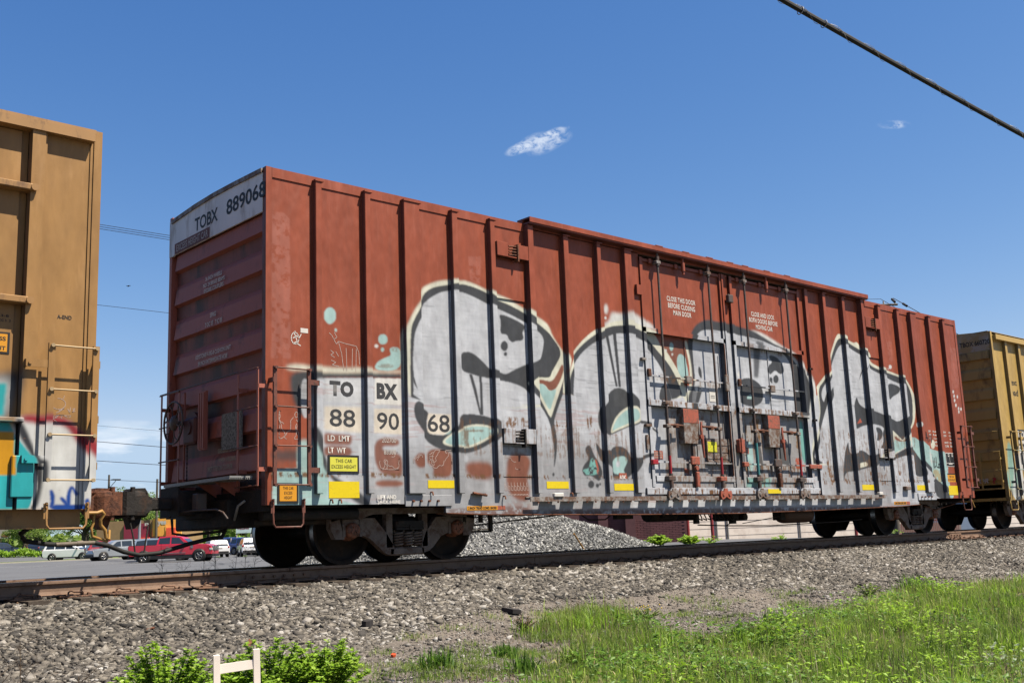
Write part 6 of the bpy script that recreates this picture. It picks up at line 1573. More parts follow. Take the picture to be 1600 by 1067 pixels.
M_STONE = tint_mat('ballast_stone', [(0, (.040, .038, .036)), (.22, (.10, .092, .083)), (.6, (.178, .160, .136)), (.85, (.27, .243, .203)), (1, (.46, .44, .41))])
M_PILE = tint_mat('grey_gravel_stone', [(0, (.04, .043, .046)), (.35, (.12, .125, .13)), (.7, (.26, .27, .27)), (1, (.62, .63, .62))])
M_DIRTS = tint_mat('small_stone', [(0, (.05, .045, .042)), (.4, (.14, .125, .11)), (.8, (.24, .22, .195)), (1, (.50, .48, .45))])
M_EDGE = tint_mat('rusty_ballast_stone', [(0, (.05, .035, .025)), (.4, (.15, .09, .055)), (.8, (.25, .16, .10)), (1, (.33, .25, .18))])


def lower_edge(x):                                            # where the ballast gives way to dirt
    return np.interp(x, [-6, -3, -1.5, 0, 1.5, 3, 6, 10, 16, 45], [-4.8, -4.4, -3.2, -2.0, -1.5, -1.0, -1.15, -2.2, -3.0, -3.2])


def ball_pts(n, x0, x1, seed, y_top=.52):
    r = np.random.default_rng(seed)
    u = r.random(n)
    x = x0 + (x1 - x0) * (u if x1 - x0 < 15 else u ** 1.35)
    lo = lower_edge(x) - .35 * r.random(n)
    y = lo + (y_top - lo) * r.random(n)
    return x, y


x, y = ball_pts(105000, -5.5, 13, 3)
s_ = np.random.default_rng(4).uniform(.008, .021, len(x)) * (1 + .8 * (np.random.default_rng(5).random(len(x)) > .92))
scatter_rocks('ballast_stones', np.stack([x, y, ground_z(x, y)], -1), s_, M_STONE, 21)
x, y = ball_pts(52000, 13, 48, 6)
s_ = np.random.default_rng(7).uniform(.014, .029, len(x))
scatter_rocks('ballast_stones', np.stack([x, y, ground_z(x, y)], -1), s_, M_STONE, 22)
r_ = np.random.default_rng(8)
x = r_.uniform(-5.5, 30, 9000); y = r_.uniform(.44, .64, 9000)
scatter_rocks('rusty_ballast_stones', np.stack([x, y, ground_z(x, y) + .01], -1), r_.uniform(.010, .020, 9000), M_EDGE, 23)
x = r_.uniform(-5.5, 40, 16000); y = r_.uniform(.8, 4.3, 16000)
scatter_rocks('ballast_stones', np.stack([x, y, ground_z(x, y)], -1), r_.uniform(.02, .04, 16000), M_STONE, 24)
n = 90000
x = r_.uniform(-5, 16, n); y = r_.uniform(-6.2, -.5, n); k = (y < lower_edge(x) + .5)
x, y = x[k], y[k]
scatter_rocks('small_stones', np.stack([x, y, ground_z(x, y)], -1), r_.uniform(.003, .009, len(x)) * (1 + 1.6 * (r_.random(len(x)) > .95)), M_DIRTS, 25)
# grey gravel heap beyond the track
PX0, PY0, PRX, PRY, PH = 12.2, 10.6, 7.0, 5.4, 2.25


def pile_z(x, y):
    d = np.sqrt(((x - PX0) / PRX) ** 2 + ((y - PY0) / PRY) ** 2)
    return -.66 + PH * np.clip(1 - d, 0, 1) ** .95 * 1.0 + .05 * np.sin(x * 2.3) * np.sin(y * 1.9)


X, Y = np.meshgrid(np.linspace(PX0 - PRX, PX0 + PRX, 50), np.linspace(PY0 - PRY, PY0 + PRY, 40))
Z = np.where(((X - PX0) / PRX) ** 2 + ((Y - PY0) / PRY) ** 2 < 1, pile_z(X, Y), -.9)
I = np.arange(50 * 40).reshape(40, 50); F = np.stack([I[:-1, :-1], I[:-1, 1:], I[1:, 1:], I[1:, :-1]], -1).reshape(-1, 4)
gp = np_mesh('gravel_heap', np.stack([X, Y, Z], -1).reshape(-1, 3), F, mat('heap_core', (.16, .165, .17), .9, var=.3, scale=30, bump=.6, bump_scale=40), smooth=True)
tag(gp, kind='stuff')
n = 42000
a = r_.uniform(0, 2 * PI, n); d = np.sqrt(r_.random(n)); x = PX0 + PRX * d * np.cos(a); y = PY0 + PRY * d * np.sin(a); k = y < PY0 + 1.2; x, y = x[k], y[k]
scatter_rocks('heap_stones', np.stack([x, y, pile_z(x, y)], -1), r_.uniform(.014, .028, len(x)), M_PILE, 26, normal_tilt=.9)
# ================================================================== vegetation
def leaf_mat(name, stops):
    m = bpy.data.materials.new(name); m.use_nodes = True
    t = m.node_tree; b = t.nodes['Principled BSDF']; lk = t.links.new
    a = t.nodes.new('ShaderNodeAttribute'); a.attribute_name = 'tint'
    r = t.nodes.new('ShaderNodeValToRGB'); e = r.color_ramp.elements
    while len(e) < len(stops): e.new(.5)
    for q, (p_, c) in zip(e, stops): q.position = p_; q.color = (*[v * .78 for v in c], 1)
    lk(a.outputs['Fac'], r.inputs['Fac']); lk(r.outputs['Color'], b.inputs['Base Color'])
    b.inputs['Roughness'].default_value = .5; b.inputs['Specular IOR Level'].default_value = .35
    tr = t.nodes.new('ShaderNodeBsdfTranslucent')
    hs = t.nodes.new('ShaderNodeHueSaturation'); hs.inputs['Value'].default_value = 1.7; lk(r.outputs['Color'], hs.inputs['Color']); lk(hs.outputs[0], tr.inputs['Color'])
    ms = t.nodes.new('ShaderNodeMixShader'); ms.inputs[0].default_value = .38
    lk(b.outputs[0], ms.inputs[1]); lk(tr.outputs[0], ms.inputs[2]); lk(ms.outputs[0], t.nodes['Material Output'].inputs[0])
    return m


M_GRASS = leaf_mat('grass_blade', [(0, (.05, .09, .015)), (.35, (.13, .21, .03)), (.75, (.23, .32, .055)), (.93, (.36, .40, .12)), (1, (.50, .42, .22))])
M_LEAF = leaf_mat('broad_leaf', [(0, (.03, .07, .012)), (.3, (.07, .15, .018)), (.7, (.13, .24, .03)), (1, (.24, .36, .09))])
M_LBRT = leaf_mat('bright_leaf', [(0, (.07, .14, .012)), (.3, (.16, .28, .02)), (.7, (.26, .42, .035)), (1, (.38, .50, .10))])
M_DRY = leaf_mat('dry_stem', [(0, (.10, .07, .045)), (.5, (.19, .14, .09)), (1, (.30, .24, .16))])
M_TREE = leaf_mat('tree_leaf', [(0, (.03, .06, .012)), (.4, (.09, .15, .028)), (.8, (.17, .25, .045)), (1, (.26, .33, .08))])
M_BARK = mat('tree_bark', (.11, .085, .065), .9, var=.3, scale=5, bump=.5)


def blades(P, h, w_, m, seed, name, lean=.5, parent=None, curl=.5, kind='stuff'):
    """grass blades: two bent quads each"""
    r = np.random.default_rng(seed); n = len(P)
    a = r.uniform(0, 2 * PI, n); ln = np.abs(r.normal(0, lean, n)); b = r.uniform(0, 2 * PI, n)
    dx, dy = np.cos(b) * ln, np.sin(b) * ln; wx, wy = np.cos(a) * w_ / 2, np.sin(a) * w_ / 2
    z0 = P[:, 2] - .01
    V = np.empty((n, 5, 3))
    for k, (t, ww) in enumerate(((0, 1), (0, -1), (.55, .85), (.55, -.85))):
        V[:, k, 0] = P[:, 0] + wx * ww + dx * h * t * t; V[:, k, 1] = P[:, 1] + wy * ww + dy * h * t * t; V[:, k, 2] = z0 + h * t * (1 - .3 * ln * t)
    V[:, 4, 0] = P[:, 0] + dx * h; V[:, 4, 1] = P[:, 1] + dy * h; V[:, 4, 2] = z0 + h * np.maximum(.25, 1 - curl * ln)
    o = np.arange(n)[:, None, None] * 5
    F = (o + np.array([(0, 1, 3), (0, 3, 2), (2, 3, 4)])[None]).reshape(-1, 3)
    ti = np.repeat(np.clip(r.normal(.5, .22, n) + .22 * noise2(P[:, 0], P[:, 1], 1.9, 77) + .12 * noise2(P[:, 0], P[:, 1], 7, 78), 0, 1), 5)
    ob = np_mesh(name, V.reshape(-1, 3), F, m, col=ti, parent=parent)
    if kind and not parent: tag(ob, kind=kind)
    return ob


def leaves(P, D, size, m, seed, name, parent=None, aspect=.45, lob=True):
    """leaves at P pointing along D: a folded four-point blade (lobed: three of them)"""
    r = np.random.default_rng(seed); n = len(P)
    if lob:
        P = np.repeat(P, 3, 0); size = np.repeat(size, 3)
        D0 = np.repeat(D, 3, 0); sw = np.tile([-.75, 0, .75], n)[:, None]
        S = np.cross(D0, np.array([0, 0, 1.0])); S /= (np.linalg.norm(S, axis=1, keepdims=True) + 1e-6)
        D = D0 + S * sw; n *= 3; size = size * np.tile([.75, 1, .75], n // 3)
    D = D / (np.linalg.norm(D, axis=1, keepdims=True) + 1e-9)
    S = np.cross(D, np.array([0, 0, 1.0]) + r.normal(0, .35, (n, 3))); S /= (np.linalg.norm(S, axis=1, keepdims=True) + 1e-6)
    Nn = np.cross(S, D)
    s = size[:, None]
    V = np.stack([P, P + D * s * .5 + S * s * aspect * .5 + Nn * s * .06, P + D * s - Nn * s * .1, P + D * s * .5 - S * s * aspect * .5 + Nn * s * .06], 1)
    F = (np.arange(n)[:, None, None] * 4 + np.array([(0, 1, 2), (0, 2, 3)])[None]).reshape(-1, 3)
    ti = np.repeat(np.clip(r.normal(.5, .26, n), 0, 1), 4)
    return np_mesh(name, V.reshape(-1, 3), F, m, col=ti, parent=parent)


def in_poly(x, y, poly):
    p_ = np.array(poly); q = np.roll(p_, -1, 0); c = np.zeros(len(x), bool)
    for (a, b_), (d, e) in zip(p_, q):
        if b_ == e: continue
        c ^= ((y > min(b_, e)) & (y <= max(b_, e)) & (x < a + (y - b_) * (d - a) / (e - b_)))
    return c


def noise2(x, y, s=1.0, seed=0):
    r = np.random.default_rng(seed); o = np.zeros_like(x)
    for k in range(6):
        a = r.uniform(0, 2 * PI); f = s * (1 + k * .8); o += np.sin((x * np.cos(a) + y * np.sin(a)) * f + r.uniform(0, 6)) / (1 + k * .4)
    return o / 3


GRASS = [(1.5, -3.0), (2.2, -2.5), (2.8, -2.2), (3.5, -2.1), (3.6, -2.5), (3.0, -3.3), (2.5, -4.4), (3.2, -4.7), (4.51, -4.35), (6.01, -4.0), (7.85, -3.65), (9.82, -3.4), (11.58, -3.45), (12.91, -3.7), (20, -5.2), (30, -7), (18, -14), (6.62, -9.5), (3.2, -8.3), (2.5, -7.4), (1.5, -8.4), (-.7, -8.4), (-2.2, -7.0), (-1.6, -5.9), (-.4, -5.4), (.3, -5.1), (.9, -4.6), (1.4, -3.6)]
r_ = np.random.default_rng(31)


def pts_in(n, poly, x0, x1, y0, y1, fn=None):
    x = r_.uniform(x0, x1, n); y = r_.uniform(y0, y1, n)
    k = in_poly(x + .22 * noise2(x, y, 3.1, 90) + r_.normal(0, .10, n), y + .20 * noise2(x, y, 2.7, 91) + r_.normal(0, .10, n), poly)
    if fn is not None: k &= fn(x, y)
    x, y = x[k], y[k]; return np.stack([x, y, ground_z(x, y)], -1)


P = pts_in(210000, GRASS, -2, 9, -9, -1.5, lambda x, y: noise2(x, y, 2.2, 1) > -.48)
blades(P, r_.uniform(.05, .17, len(P)) * (1 + .4 * noise2(P[:, 0], P[:, 1], 1.1, 2)), .006, M_GRASS, 41, 'grass')
P = pts_in(120000, GRASS, 9, 24, -10, -2.8, lambda x, y: noise2(x, y, 1.5, 3) > -.5)
blades(P, r_.uniform(.06, .18, len(P)), .010, M_GRASS, 42, 'grass')
# sparse tufts on the dirt
r_ = np.random.default_rng(33)
cs = [(r_.uniform(-1.5, 9), r_.uniform(-4.6, -1.6)) for _ in range(90)] + [(r_.uniform(-2.3, 1.4), r_.uniform(-4.9, -3.4)) for _ in range(90)]
P = []
for cx, cy in cs:
    if cy > lower_edge(cx) - .1: continue
    n = int(r_.uniform(30, 130)); a = r_.normal(0, .09, (n, 2)); P.append(np.stack([cx + a[:, 0], cy + a[:, 1]], -1))
P = np.concatenate(P); P = np.concatenate([P, ground_z(P[:, 0], P[:, 1])[:, None]], 1)
blades(P, r_.uniform(.03, .10, len(P)), .005, M_GRASS, 43, 'grass')
# broad-leaved ground cover: drifts of clover, dock and mugwort in the grass
P = pts_in(42000, GRASS, -2, 14, -9, -2.6, lambda x, y: (noise2(x, y, 1.7, 5) > .22) & (y < -2.2 - .06 * x))
P[:, 2] += r_.uniform(.03, .20, len(P))
a = r_.uniform(0, 2 * PI, len(P)); D = np.stack([np.cos(a), np.sin(a), r_.uniform(-.1, .9, len(P))], -1)
tag(leaves(P, D, r_.uniform(.03, .075, len(P)), M_LEAF, 44, 'ground_cover'), kind='stuff')
P = pts_in(26000, GRASS, -2, 12, -9, -3.4, lambda x, y: noise2(x, y, 1.6, 8) > .35)
P[:, 2] += r_.uniform(.05, .24, len(P))
a = r_.uniform(0, 2 * PI, len(P)); D = np.stack([np.cos(a), np.sin(a), r_.uniform(.0, .9, len(P))], -1)
tag(leaves(P, D, r_.uniform(.03, .06, len(P)), M_LBRT, 45, 'ground_cover'), kind='stuff')
M_PALEL = leaf_mat('pale_leaf', [(0, (.12, .17, .08)), (.5, (.26, .33, .20)), (1, (.45, .50, .38))])
P = pts_in(20000, GRASS, -1, 9, -9, -4.0, lambda x, y: noise2(x, y, 1.2, 12) > .62)
P[:, 2] += r_.uniform(.10, .26, len(P)); a = r_.uniform(0, 2 * PI, len(P)); D = np.stack([np.cos(a), np.sin(a), r_.uniform(.2, 1.0, len(P))], -1)
tag(leaves(P, D, r_.uniform(.03, .06, len(P)), M_PALEL, 47, 'ground_cover'), kind='stuff')
P = pts_in(70000, GRASS, -2, 16, -9, -2.0, lambda x, y: noise2(x, y, 2.3, 14) > .15)
blades(P, r_.uniform(.10, .24, len(P)), .011, M_GRASS, 48, 'grass', lean=.8)
P = pts_in(5200, GRASS, -2, 16, -9, -2.0)
blades(P, r_.uniform(.16, .38, len(P)), .006, M_DRY, 49, 'dry_grass_stems', lean=.35)
P = pts_in(60000, GRASS, -2, 14, -9, -2.0, lambda x, y: noise2(x, y, 4.2, 15) > .3)
blades(P, r_.uniform(.12, .30, len(P)), .009, M_LBRT, 50, 'grass', lean=.7)
# dead straw between the tufts
P = pts_in(5000, [(1.0, -5.4), (2.4, -3.6), (2.2, -2.6), (1.2, -2.9), (.4, -4.4), (-1, -4.6), (-1.2, -5.6)], -2, 3, -6, -2.4)
blades(P, r_.uniform(.05, .12, len(P)), .006, M_DRY, 46, 'dry_straw', lean=1.4)


def weed(x, y, h, rad_, n_st, label, m, seed, cat='weed', leaf=.06, lob=True, group=None, dens=14):
    """one leafy plant: stems fanning from its root, leaves along every stem"""
    z = float(ground_z(x, y)); r = np.random.default_rng(seed)
    root = empty('leafy_plant', (x, y, z), label, cat, group)
    st = MB(); LP = []; LD_ = []
    for i in range(n_st):
        a = r.uniform(0, 2 * PI); R = rad_ * math.sqrt(r.random()); hh = h * (1 - .45 * (R / rad_) ** 2) * r.uniform(.75, 1.05)
        pts = [(x + R * t ** 1.2 * math.cos(a), y + R * t ** 1.2 * math.sin(a), z + hh * t) for t in (0, .35, .7, 1)]
        st.tube(pts, [.006, .005, .004, .002], 4)
        for k in range(dens):
            t = .12 + .88 * r.random() ** .8; LP.append((x + R * t ** 1.2 * math.cos(a), y + R * t ** 1.2 * math.sin(a), z + hh * t))
            b_ = r.uniform(0, 2 * PI); LD_.append((math.cos(b_), math.sin(b_), r.uniform(-.2, .8)))
    st.build('stems', M_LEAF, root)
    leaves(np.array(LP), np.array(LD_), r.uniform(leaf * .6, leaf * 1.2, len(LP)), m, seed, 'leaves', root, lob=lob)
    return root


weed(-3.38, -4.72, .60, .42, 90, 'bright green leafy mugwort bush left of the wooden chair', M_LBRT, 51, 'bush', leaf=.042, dens=60)
weed(-2.62, -4.7, .52, .42, 80, 'green leafy bush right behind the wooden chair back', M_LBRT, 52, 'bush', leaf=.044, dens=60)
weed(-2.2, -4.78, .50, .40, 80, 'broad green weed clump spreading right of the wooden chair', M_LBRT, 53, 'bush', leaf=.044, dens=60)
weed(-2.95, -5.2, .36, .34, 60, 'low bright leafy plant in front of the wooden chair legs', M_LBRT, 57, 'bush', leaf=.040, dens=50)
for k, (x, y, h, R, lab) in enumerate(((-.62, -4.1, .20, .17, 'dark green dock tuft beside the bare patch of soil'), (-.2, -4.75, .22, .17, 'spreading green tuft at the bottom edge of the bare soil'), (.45, -3.75, .16, .15, 'small dark green tuft above the bottom clump'),
        (.75, -4.4, .28, .22, 'fan of long pale green blades left of the tall grass'), (3.02, -4.6, .20, .13, 'dark green dock plant at the left edge of the far grass'), (3.9, -4.45, .22, .20, 'dark green dock plant near the edge of the dirt patch'), (5.2, -4.6, .25, .2, 'tall dark weed in the middle of the grass'), (9.0, -3.4, .3, .25, 'dark leafy weed by the ballast at the far right'))):
    z = float(ground_z(x, y)); root = empty('grass_tuft', (x, y, z), lab, 'tuft')
    n = 110; a = r_.normal(0, R * .35, (n, 2)); P = np.stack([x + a[:, 0], y + a[:, 1], np.full(n, z)], -1)
    blades(P, r_.uniform(h * .6, h * 1.2, n), .016, M_LEAF if k != 3 else M_GRASS, 60 + k, 'blades', lean=.75, parent=root)
rt = weed(3.45, -2.95, .16, .22, 26, 'small weed with tiny yellow flowers alone on the dirt', M_GRASS, 71, 'weed', leaf=.025)
b = MB()
for i in range(14):
    a, R = r_.uniform(0, 6.28), r_.uniform(.03, .2); b.sphere((3.45 + R * math.cos(a), -2.95 + R * math.sin(a), float(ground_z(3.45, -2.95)) + r_.uniform(.1, .18)), .009, 5)
b.build('flowers', mat('yellow_petal', (.7, .5, .02), .5, var=.1), rt)
weed(8.0, -3.25, .22, .25, 26, 'yellowish weed standing at the edge of the ballast far right', M_GRASS, 72, 'weed', leaf=.03)
weed(1.75, -2.62, .18, .16, 20, 'dead brown tuft standing on the dirt left of the grass', M_DRY, 73, 'weed', leaf=.03)


def dead_stalk(x, y, h, seed, label, bush=.15, nb=10, group=None, m=M_DRY):
    z = float(ground_z(x, y)); r = random.Random(seed); b = MB()
    tx, ty = r.uniform(-.1, .1) * h, r.uniform(-.1, .1) * h
    b.tube([(x, y, z - .02), (x + tx * .5, y + ty * .5, z + h * .5), (x + tx, y + ty, z + h)], [.0045, .0035, .002], 5)
    for k in range(nb):
        t = r.uniform(.25, .95); a = r.uniform(0, 6.28); L_ = bush * r.uniform(.5, 1.2)
        p0 = Vector((x + tx * t, y + ty * t, z + h * t)); p1 = p0 + Vector((math.cos(a) * L_, math.sin(a) * L_, L_ * r.uniform(.4, 1.1)))
        b.tube([p0, (p0 + p1) / 2 + Vector((0, 0, .01)), p1], [.0022, .0017, .001], 4)
        for j in range(3):
            q = p0.lerp(p1, r.uniform(.5, 1)); b.tube([q, q + Vector((r.uniform(-.04, .04), r.uniform(-.04, .04), r.uniform(.0, .06)))], .001, 3)
    return tag(b.build('dead_stalk', m), label, 'stalk', group)


for k, (x, y, h) in enumerate(((-4.35, -5.0, .72), (-4.15, -5.1, .42), (-3.95, -4.85, .48), (-4.55, -5.2, .62), (-3.85, -5.3, .40), (-4.45, -4.7, .40), (-4.25, -5.3, .35), (-4.05, -5.3, .36), (-4.6, -4.95, .5), (-3.75, -5.05, .30), (-4.5, -5.4, .3))):
    dead_stalk(x, y, h, 80 + k, 'thin dead weed stalk rising at the lower left corner of the ballast', .10, 12, 'dead weed stalks by the ballast')
for k, (x, y, h) in enumerate(((.42, 3.75, .62), (.95, 3.6, .5), (1.15, 3.5, .62), (1.35, 3.4, .45), (1.5, 3.35, .6), (1.62, 3.3, .4), (1.2, 3.7, .38), (.75, 3.8, .3))):
    dead_stalk(x, y, h + .25, 100 + k, 'dry straw coloured weed behind the track by the first wheel', .13, 16, 'dry weeds behind the track', M_DRY)
weed(17.4, 8.7, .38, .42, 40, 'fresh green weed clump at the foot of the grey gravel heap', M_LBRT, 120, 'bush', leaf=.11, dens=20)
weed(18.2, 8.2, .32, .4, 34, 'second green weed clump before the maroon wall', M_LBRT, 121, 'bush', leaf=.11, dens=18)
for k, (x, y, h) in enumerate(((27.0, 14.2, .35), (29.0, 12.4, .3), (32.5, 9.6, .35), (24.5, 3.8, .5), (25.6, 3.9, .45), (26.5, 4.2, .5))):
    weed(x, y, h, h * 1.3, 18, 'low green weed growing at the asphalt edge before the pale wall' if k < 3 else 'bright weeds behind the track between the red and tan boxcars', M_LBRT, 130 + k, 'weed', leaf=.09, group='weeds at the asphalt edge' if k < 3 else 'weeds between the boxcars', dens=12)


TREES = {}
def far_wood():
    r = np.random.default_rng(17); n = 60000; t = r.random(n)
    az = np.radians(-12 + 110 * t); d = 300 + 60 * r.random(n)
    x = CAM.x + np.sin(az) * d; y = CAM.y + np.cos(az) * d
    top = 7.5 + 2.2 * np.sin(t * 61) + 1.6 * np.sin(t * 143 + 1) + 1.0 * np.sin(t * 377)
    z = .3 + top * r.random(n) ** .7
    return leaves(np.stack([x, y, z], -1), r.normal(0, 1, (n, 3)), r.uniform(1.0, 2.4, n), M_TREE, 19, 'far_wood', aspect=.8, lob=False)


tag(far_wood(), kind='stuff')


def tree(x, y, h, wd, seed, label, kind=0, trunk=.28, group='trees beyond the parking lot'):
    z = float(ground_z(x, y)); root = empty('tree', (x, y, z), label, 'tree', group, local=True)
    if kind not in TREES:
        r = np.random.default_rng(200 + kind); b = MB()
        b.tube([(0, 0, -.1), (.02, 0, .35), (-.01, .02, .65)], [.045, .032, .018], 7)
        LP = []
        for i in range(26):
            a = r.uniform(0, 6.28); z0 = r.uniform(.28, .6); L_ = r.uniform(.2, .42) * (1.2 - z0); e = (L_ * math.cos(a), L_ * math.sin(a), z0 + r.uniform(.1, .36))
            b.tube([(0, 0, z0), (e[0] * .5, e[1] * .5, (z0 + e[2]) / 2 + .01), e], [.012, .008, .003], 4)
            c = np.array(e); n = 130
            q = r.normal(0, 1, (n, 3)); q /= np.linalg.norm(q, axis=1, keepdims=True); q *= (r.random((n, 1)) ** .4) * r.uniform(.09, .17)
            LP.append(c + q * np.array([1, 1, .75]))
        LP = np.concatenate(LP); D = r.normal(0, 1, LP.shape)
        t1 = b.build('trunk', M_BARK, root)
        l1 = leaves(LP, D, r.uniform(.018, .040, len(LP)), M_TREE, 300 + kind, 'crown', root, aspect=.7, lob=False)
        TREES[kind] = (t1.data, l1.data)
    else:
        link('trunk', TREES[kind][0], root); link('crown', TREES[kind][1], root)
    root.scale = (h * wd, h * wd, h); root.rotation_euler = (0, 0, seed * 1.7)
    return root


for k, (x, y, h, wd, lab) in enumerate(((51.5, 168, 6.5, 1.1, 'round green tree on the lawn above the dark car at far left'), (55, 172, 6, 1.3, 'green tree right of the round one at far left'),
        (49.0, 137, 7.0, 1.15, 'full green tree behind the silver station wagon'), (51.5, 134, 8.6, 1.1, 'tallest green tree behind the brown coupler'), (53.6, 131, 7.6, 1.1, 'green tree just left of the orange restaurant'),
        (74, 182, 10.4, 1.0, 'distant green tree whose top shows over the couplers'), (77.5, 179, 11.2, .9, 'distant green tree beside the wooden pole top'), (66, 135, 6.5, 1.2, 'green tree right of the orange restaurant'), (68, 128, 5.5, 1.3, 'yellow green tree above the red pickup cab'),
        (70, 122, 5.5, 1.3, 'green tree behind the shop sign'), (47, 150, 6.5, 1.3, 'bushy tree on the rise at far left'), (44, 146, 5.0, 1.4, 'low bushy tree above the dark sport utility car'), (66, 160, 9, 1.2, 'large tree filling the gap behind the restaurant'), (60, 165, 9.5, 1.2, 'broad tree on the skyline under the wires'))):
    tree(x, y, h, wd, k, lab, k % 4)


def hedge(x0, y0, x1, y1, h, d, seed, label):
    r = np.random.default_rng(seed); n = 2600; t = r.random(n); s = r.uniform(-.5, .5, n)
    dx, dy = x1 - x0, y1 - y0; L_ = math.hypot(dx, dy)
    x = x0 + dx * t - dy / L_ * d * s; y = y0 + dy * t + dx / L_ * d * s; zz = ground_z(x, y) + h * (r.random(n) ** .6) * (.8 + .25 * np.sin(t * 23))
    return tag(leaves(np.stack([x, y, zz], -1), r.normal(0, 1, (n, 3)), r.uniform(.18, .4, n), M_LBRT, seed, 'hedge', aspect=.7, lob=False), label, 'hedge')


hedge(49, 112, 60, 102, 1.3, 1.5, 1, 'clipped green hedge in front of the orange restaurant')
hedge(53, 98, 62, 90, 1.5, 1.6, 2, 'bright hedge behind the white parked cars')
hedge(34, 128, 44, 120, 1.0, 1.4, 3, 'low hedge on the lawn behind the silver wagon')

# ================================================================== background buildings, poles, signs
def facing(px_, d):                                            # ground point on the ray through image column px_ at depth d (a plain position)
    q = fw + rv * ((px_ - 800) / F_PX); q.z = 0; return (CAM.x + q.x * d, CAM.y + q.y * d)


AIM = math.atan2(-0.6682, 0.743)                               # heading square to the view
# orange restaurant
rx, ry = 46.9, 118.2
rest = empty('restaurant', (rx, ry, 0.0), 'orange and maroon restaurant with red awnings and white letters on its front', 'restaurant', rz=AIM)
G_OR = mat('orange_stucco', (1.3, .62, .12), .7, var=.06); G_BR = mat('brown_stucco', (.40, .26, .13), .8, var=.1); G_RED = mat('red_awning', (1.2, .16, .08), .6, var=.05); G_MAR = mat('maroon_panel', (.36, .04, .08), .6, var=.1)
GLASS = mat('dark_window_glass', (.035, .045, .055), .12, var=.2, scale=1, spec=.8)
MB().box(-3.5, 6.9, 0, 9, -.6, 4.0).build('wall', G_BR, rest)
MB().box(3.4, 6.9, -.25, 0, 2.0, 4.15).build('front_panel', G_OR, rest)
MB().box(4.95, 5.15, -.3, 0, .3, 3.2).build('pillar', G_OR, rest)
MB().box(-.1, 3.0, -.2, 0, 1.8, 3.6).build('maroon_panel', G_MAR, rest)
MB().box(1.95, 3.15, -.6, 0, 1.75, 1.9).build('awning', G_RED, rest)
MB().box(5.2, 6.3, -.7, 0, 1.75, 2.95).build('awning', G_RED, rest)
b = MB(); b.prism([(3.3, 1.0), (5.0, 1.0), (5.0, 2.9), (3.3, 2.9)], -.08, 0); wn = b.build('window', GLASS, rest)
for k in range(4): MB().box(3.3 + k * .56, 3.36 + k * .56, -.14, -.08, 1.0, 2.95).build('mullion', G_RED, wn)
MB().box(3.3, 5.0, -.14, -.08, 1.9, 1.98).build('mullion', G_RED, wn)
for x0_ in (-.3, 1.0, 2.1): MB().box(x0_, x0_ + .9, -.06, 0, .8, 1.7).build('window', GLASS, rest)
o = letters('yes', (4.0, -.28, 3.2), (1, 0, 0), (0, 0, 1), .62, 1.05, M_WHT, rest, bold=.05); o2 = letters('n', (2.45, -.28, 3.3), (1, 0, 0), (0, 0, 1), .35, .5, M_WHT, rest, bold=.05)
# long pale wall, maroon building, bollards, fence
def box_at(root, name, px0, px1, m_, h0, h1, dep): pass
G_PALE = mat('pale_concrete_block', (.80, .72, .65), .85, var=.07, scale=.8, dirt=(.66, .58, .52), dirt_amt=.4, dirt_scale=1.5, bump=.2, bump_scale=8)
G_BRK = mat('maroon_brick', (.15, .065, .07), .85, var=.15, scale=3)
wl = empty('warehouse', (40.9, 27.6, -.9), 'long pale block wall building behind the track with small pipes', 'building', rz=rad(-14))
MB().box(0, 34, 0, 8, 0, 4.2).build('wall', G_PALE, wl)
for k in range(9): MB().box(0, 34, -.012, 0, .35 + k * .42, .365 + k * .42).build('course_line', mat('mortar_line', (.30, .27, .25), .9), wl)
for x0_ in (3.1, 3.9, 9.4): MB().cyl((x0_, -.08, .3), (x0_, -.08, 3.2), .05, 8).build('downpipe', mat('grey_pipe', (.25, .25, .25), .5), wl)
MB().box(3.0, 3.2, -.2, 0, .3, .55).build('meter_box', mat('grey_pipe', (.25, .25, .25), .5), wl)
mb_ = empty('brick_building', (30.6, 30.4, -.9), 'dark maroon brick building behind the gravel heap', 'building', rz=AIM)
MB().box(0, 9.6, 0, 7, 0, 4.4).build('wall', G_BRK, mb_)
# its brick courses: real rows, proud of the wall
bp = None
rr = random.Random(2)
for row in range(26):
    for c in range(16):
        x0_ = 4.4 + c * .33 + (.165 if row % 2 else 0)
        if x0_ + .3 > 9.6: continue
        if bp is None:
            o = MB().box(0, .31, -.018, 0, 0, .07).build('brick', mat('brick_face', (.19, .08, .085), .85, var=.25, scale=2.2), mb_); bp = o.data; o.location = (x0_, 0, .1 + row * .09)
            if c % 5 == 0: pass
        elif row * 16 + c < 300:
            o = link('brick', bp, mb_); o.location = (x0_, 0, .1 + row * .09)
for x0_ in (5.0, 6.4): MB().box(x0_, x0_ + .5, -.35, -.02, 0, 3.9).build('pilaster', G_BRK, mb_)
for k, (x, y) in enumerate(((38.6, 24.6), (39.55, 23.75), (45.2, 18.7))):
    z = float(ground_z(x, y)); b = MB(); b.cyl((x, y, z - .1), (x, y, z + 1.5), .085, 12); b.sphere((x, y, z + 1.5), .085, 8)
    tag(b.build('bollard', mat('red_bollard_paint', (.34, .05, .05), .5, var=.1)), ['red steel bollard nearest the maroon brick building', 'red steel bollard second from the maroon brick building', 'red steel bollard far right behind the rear wheels'][k], 'bollard', 'red bollards before the pale wall')
fn = empty('slatted_fence', (50.3, 19.0, -.6), 'low reddish slatted fence behind the rear truck wheels', 'fence', rz=AIM)
G_FEN = mat('red_slat', (.36, .17, .14), .8, var=.15, scale=4)
sd = None
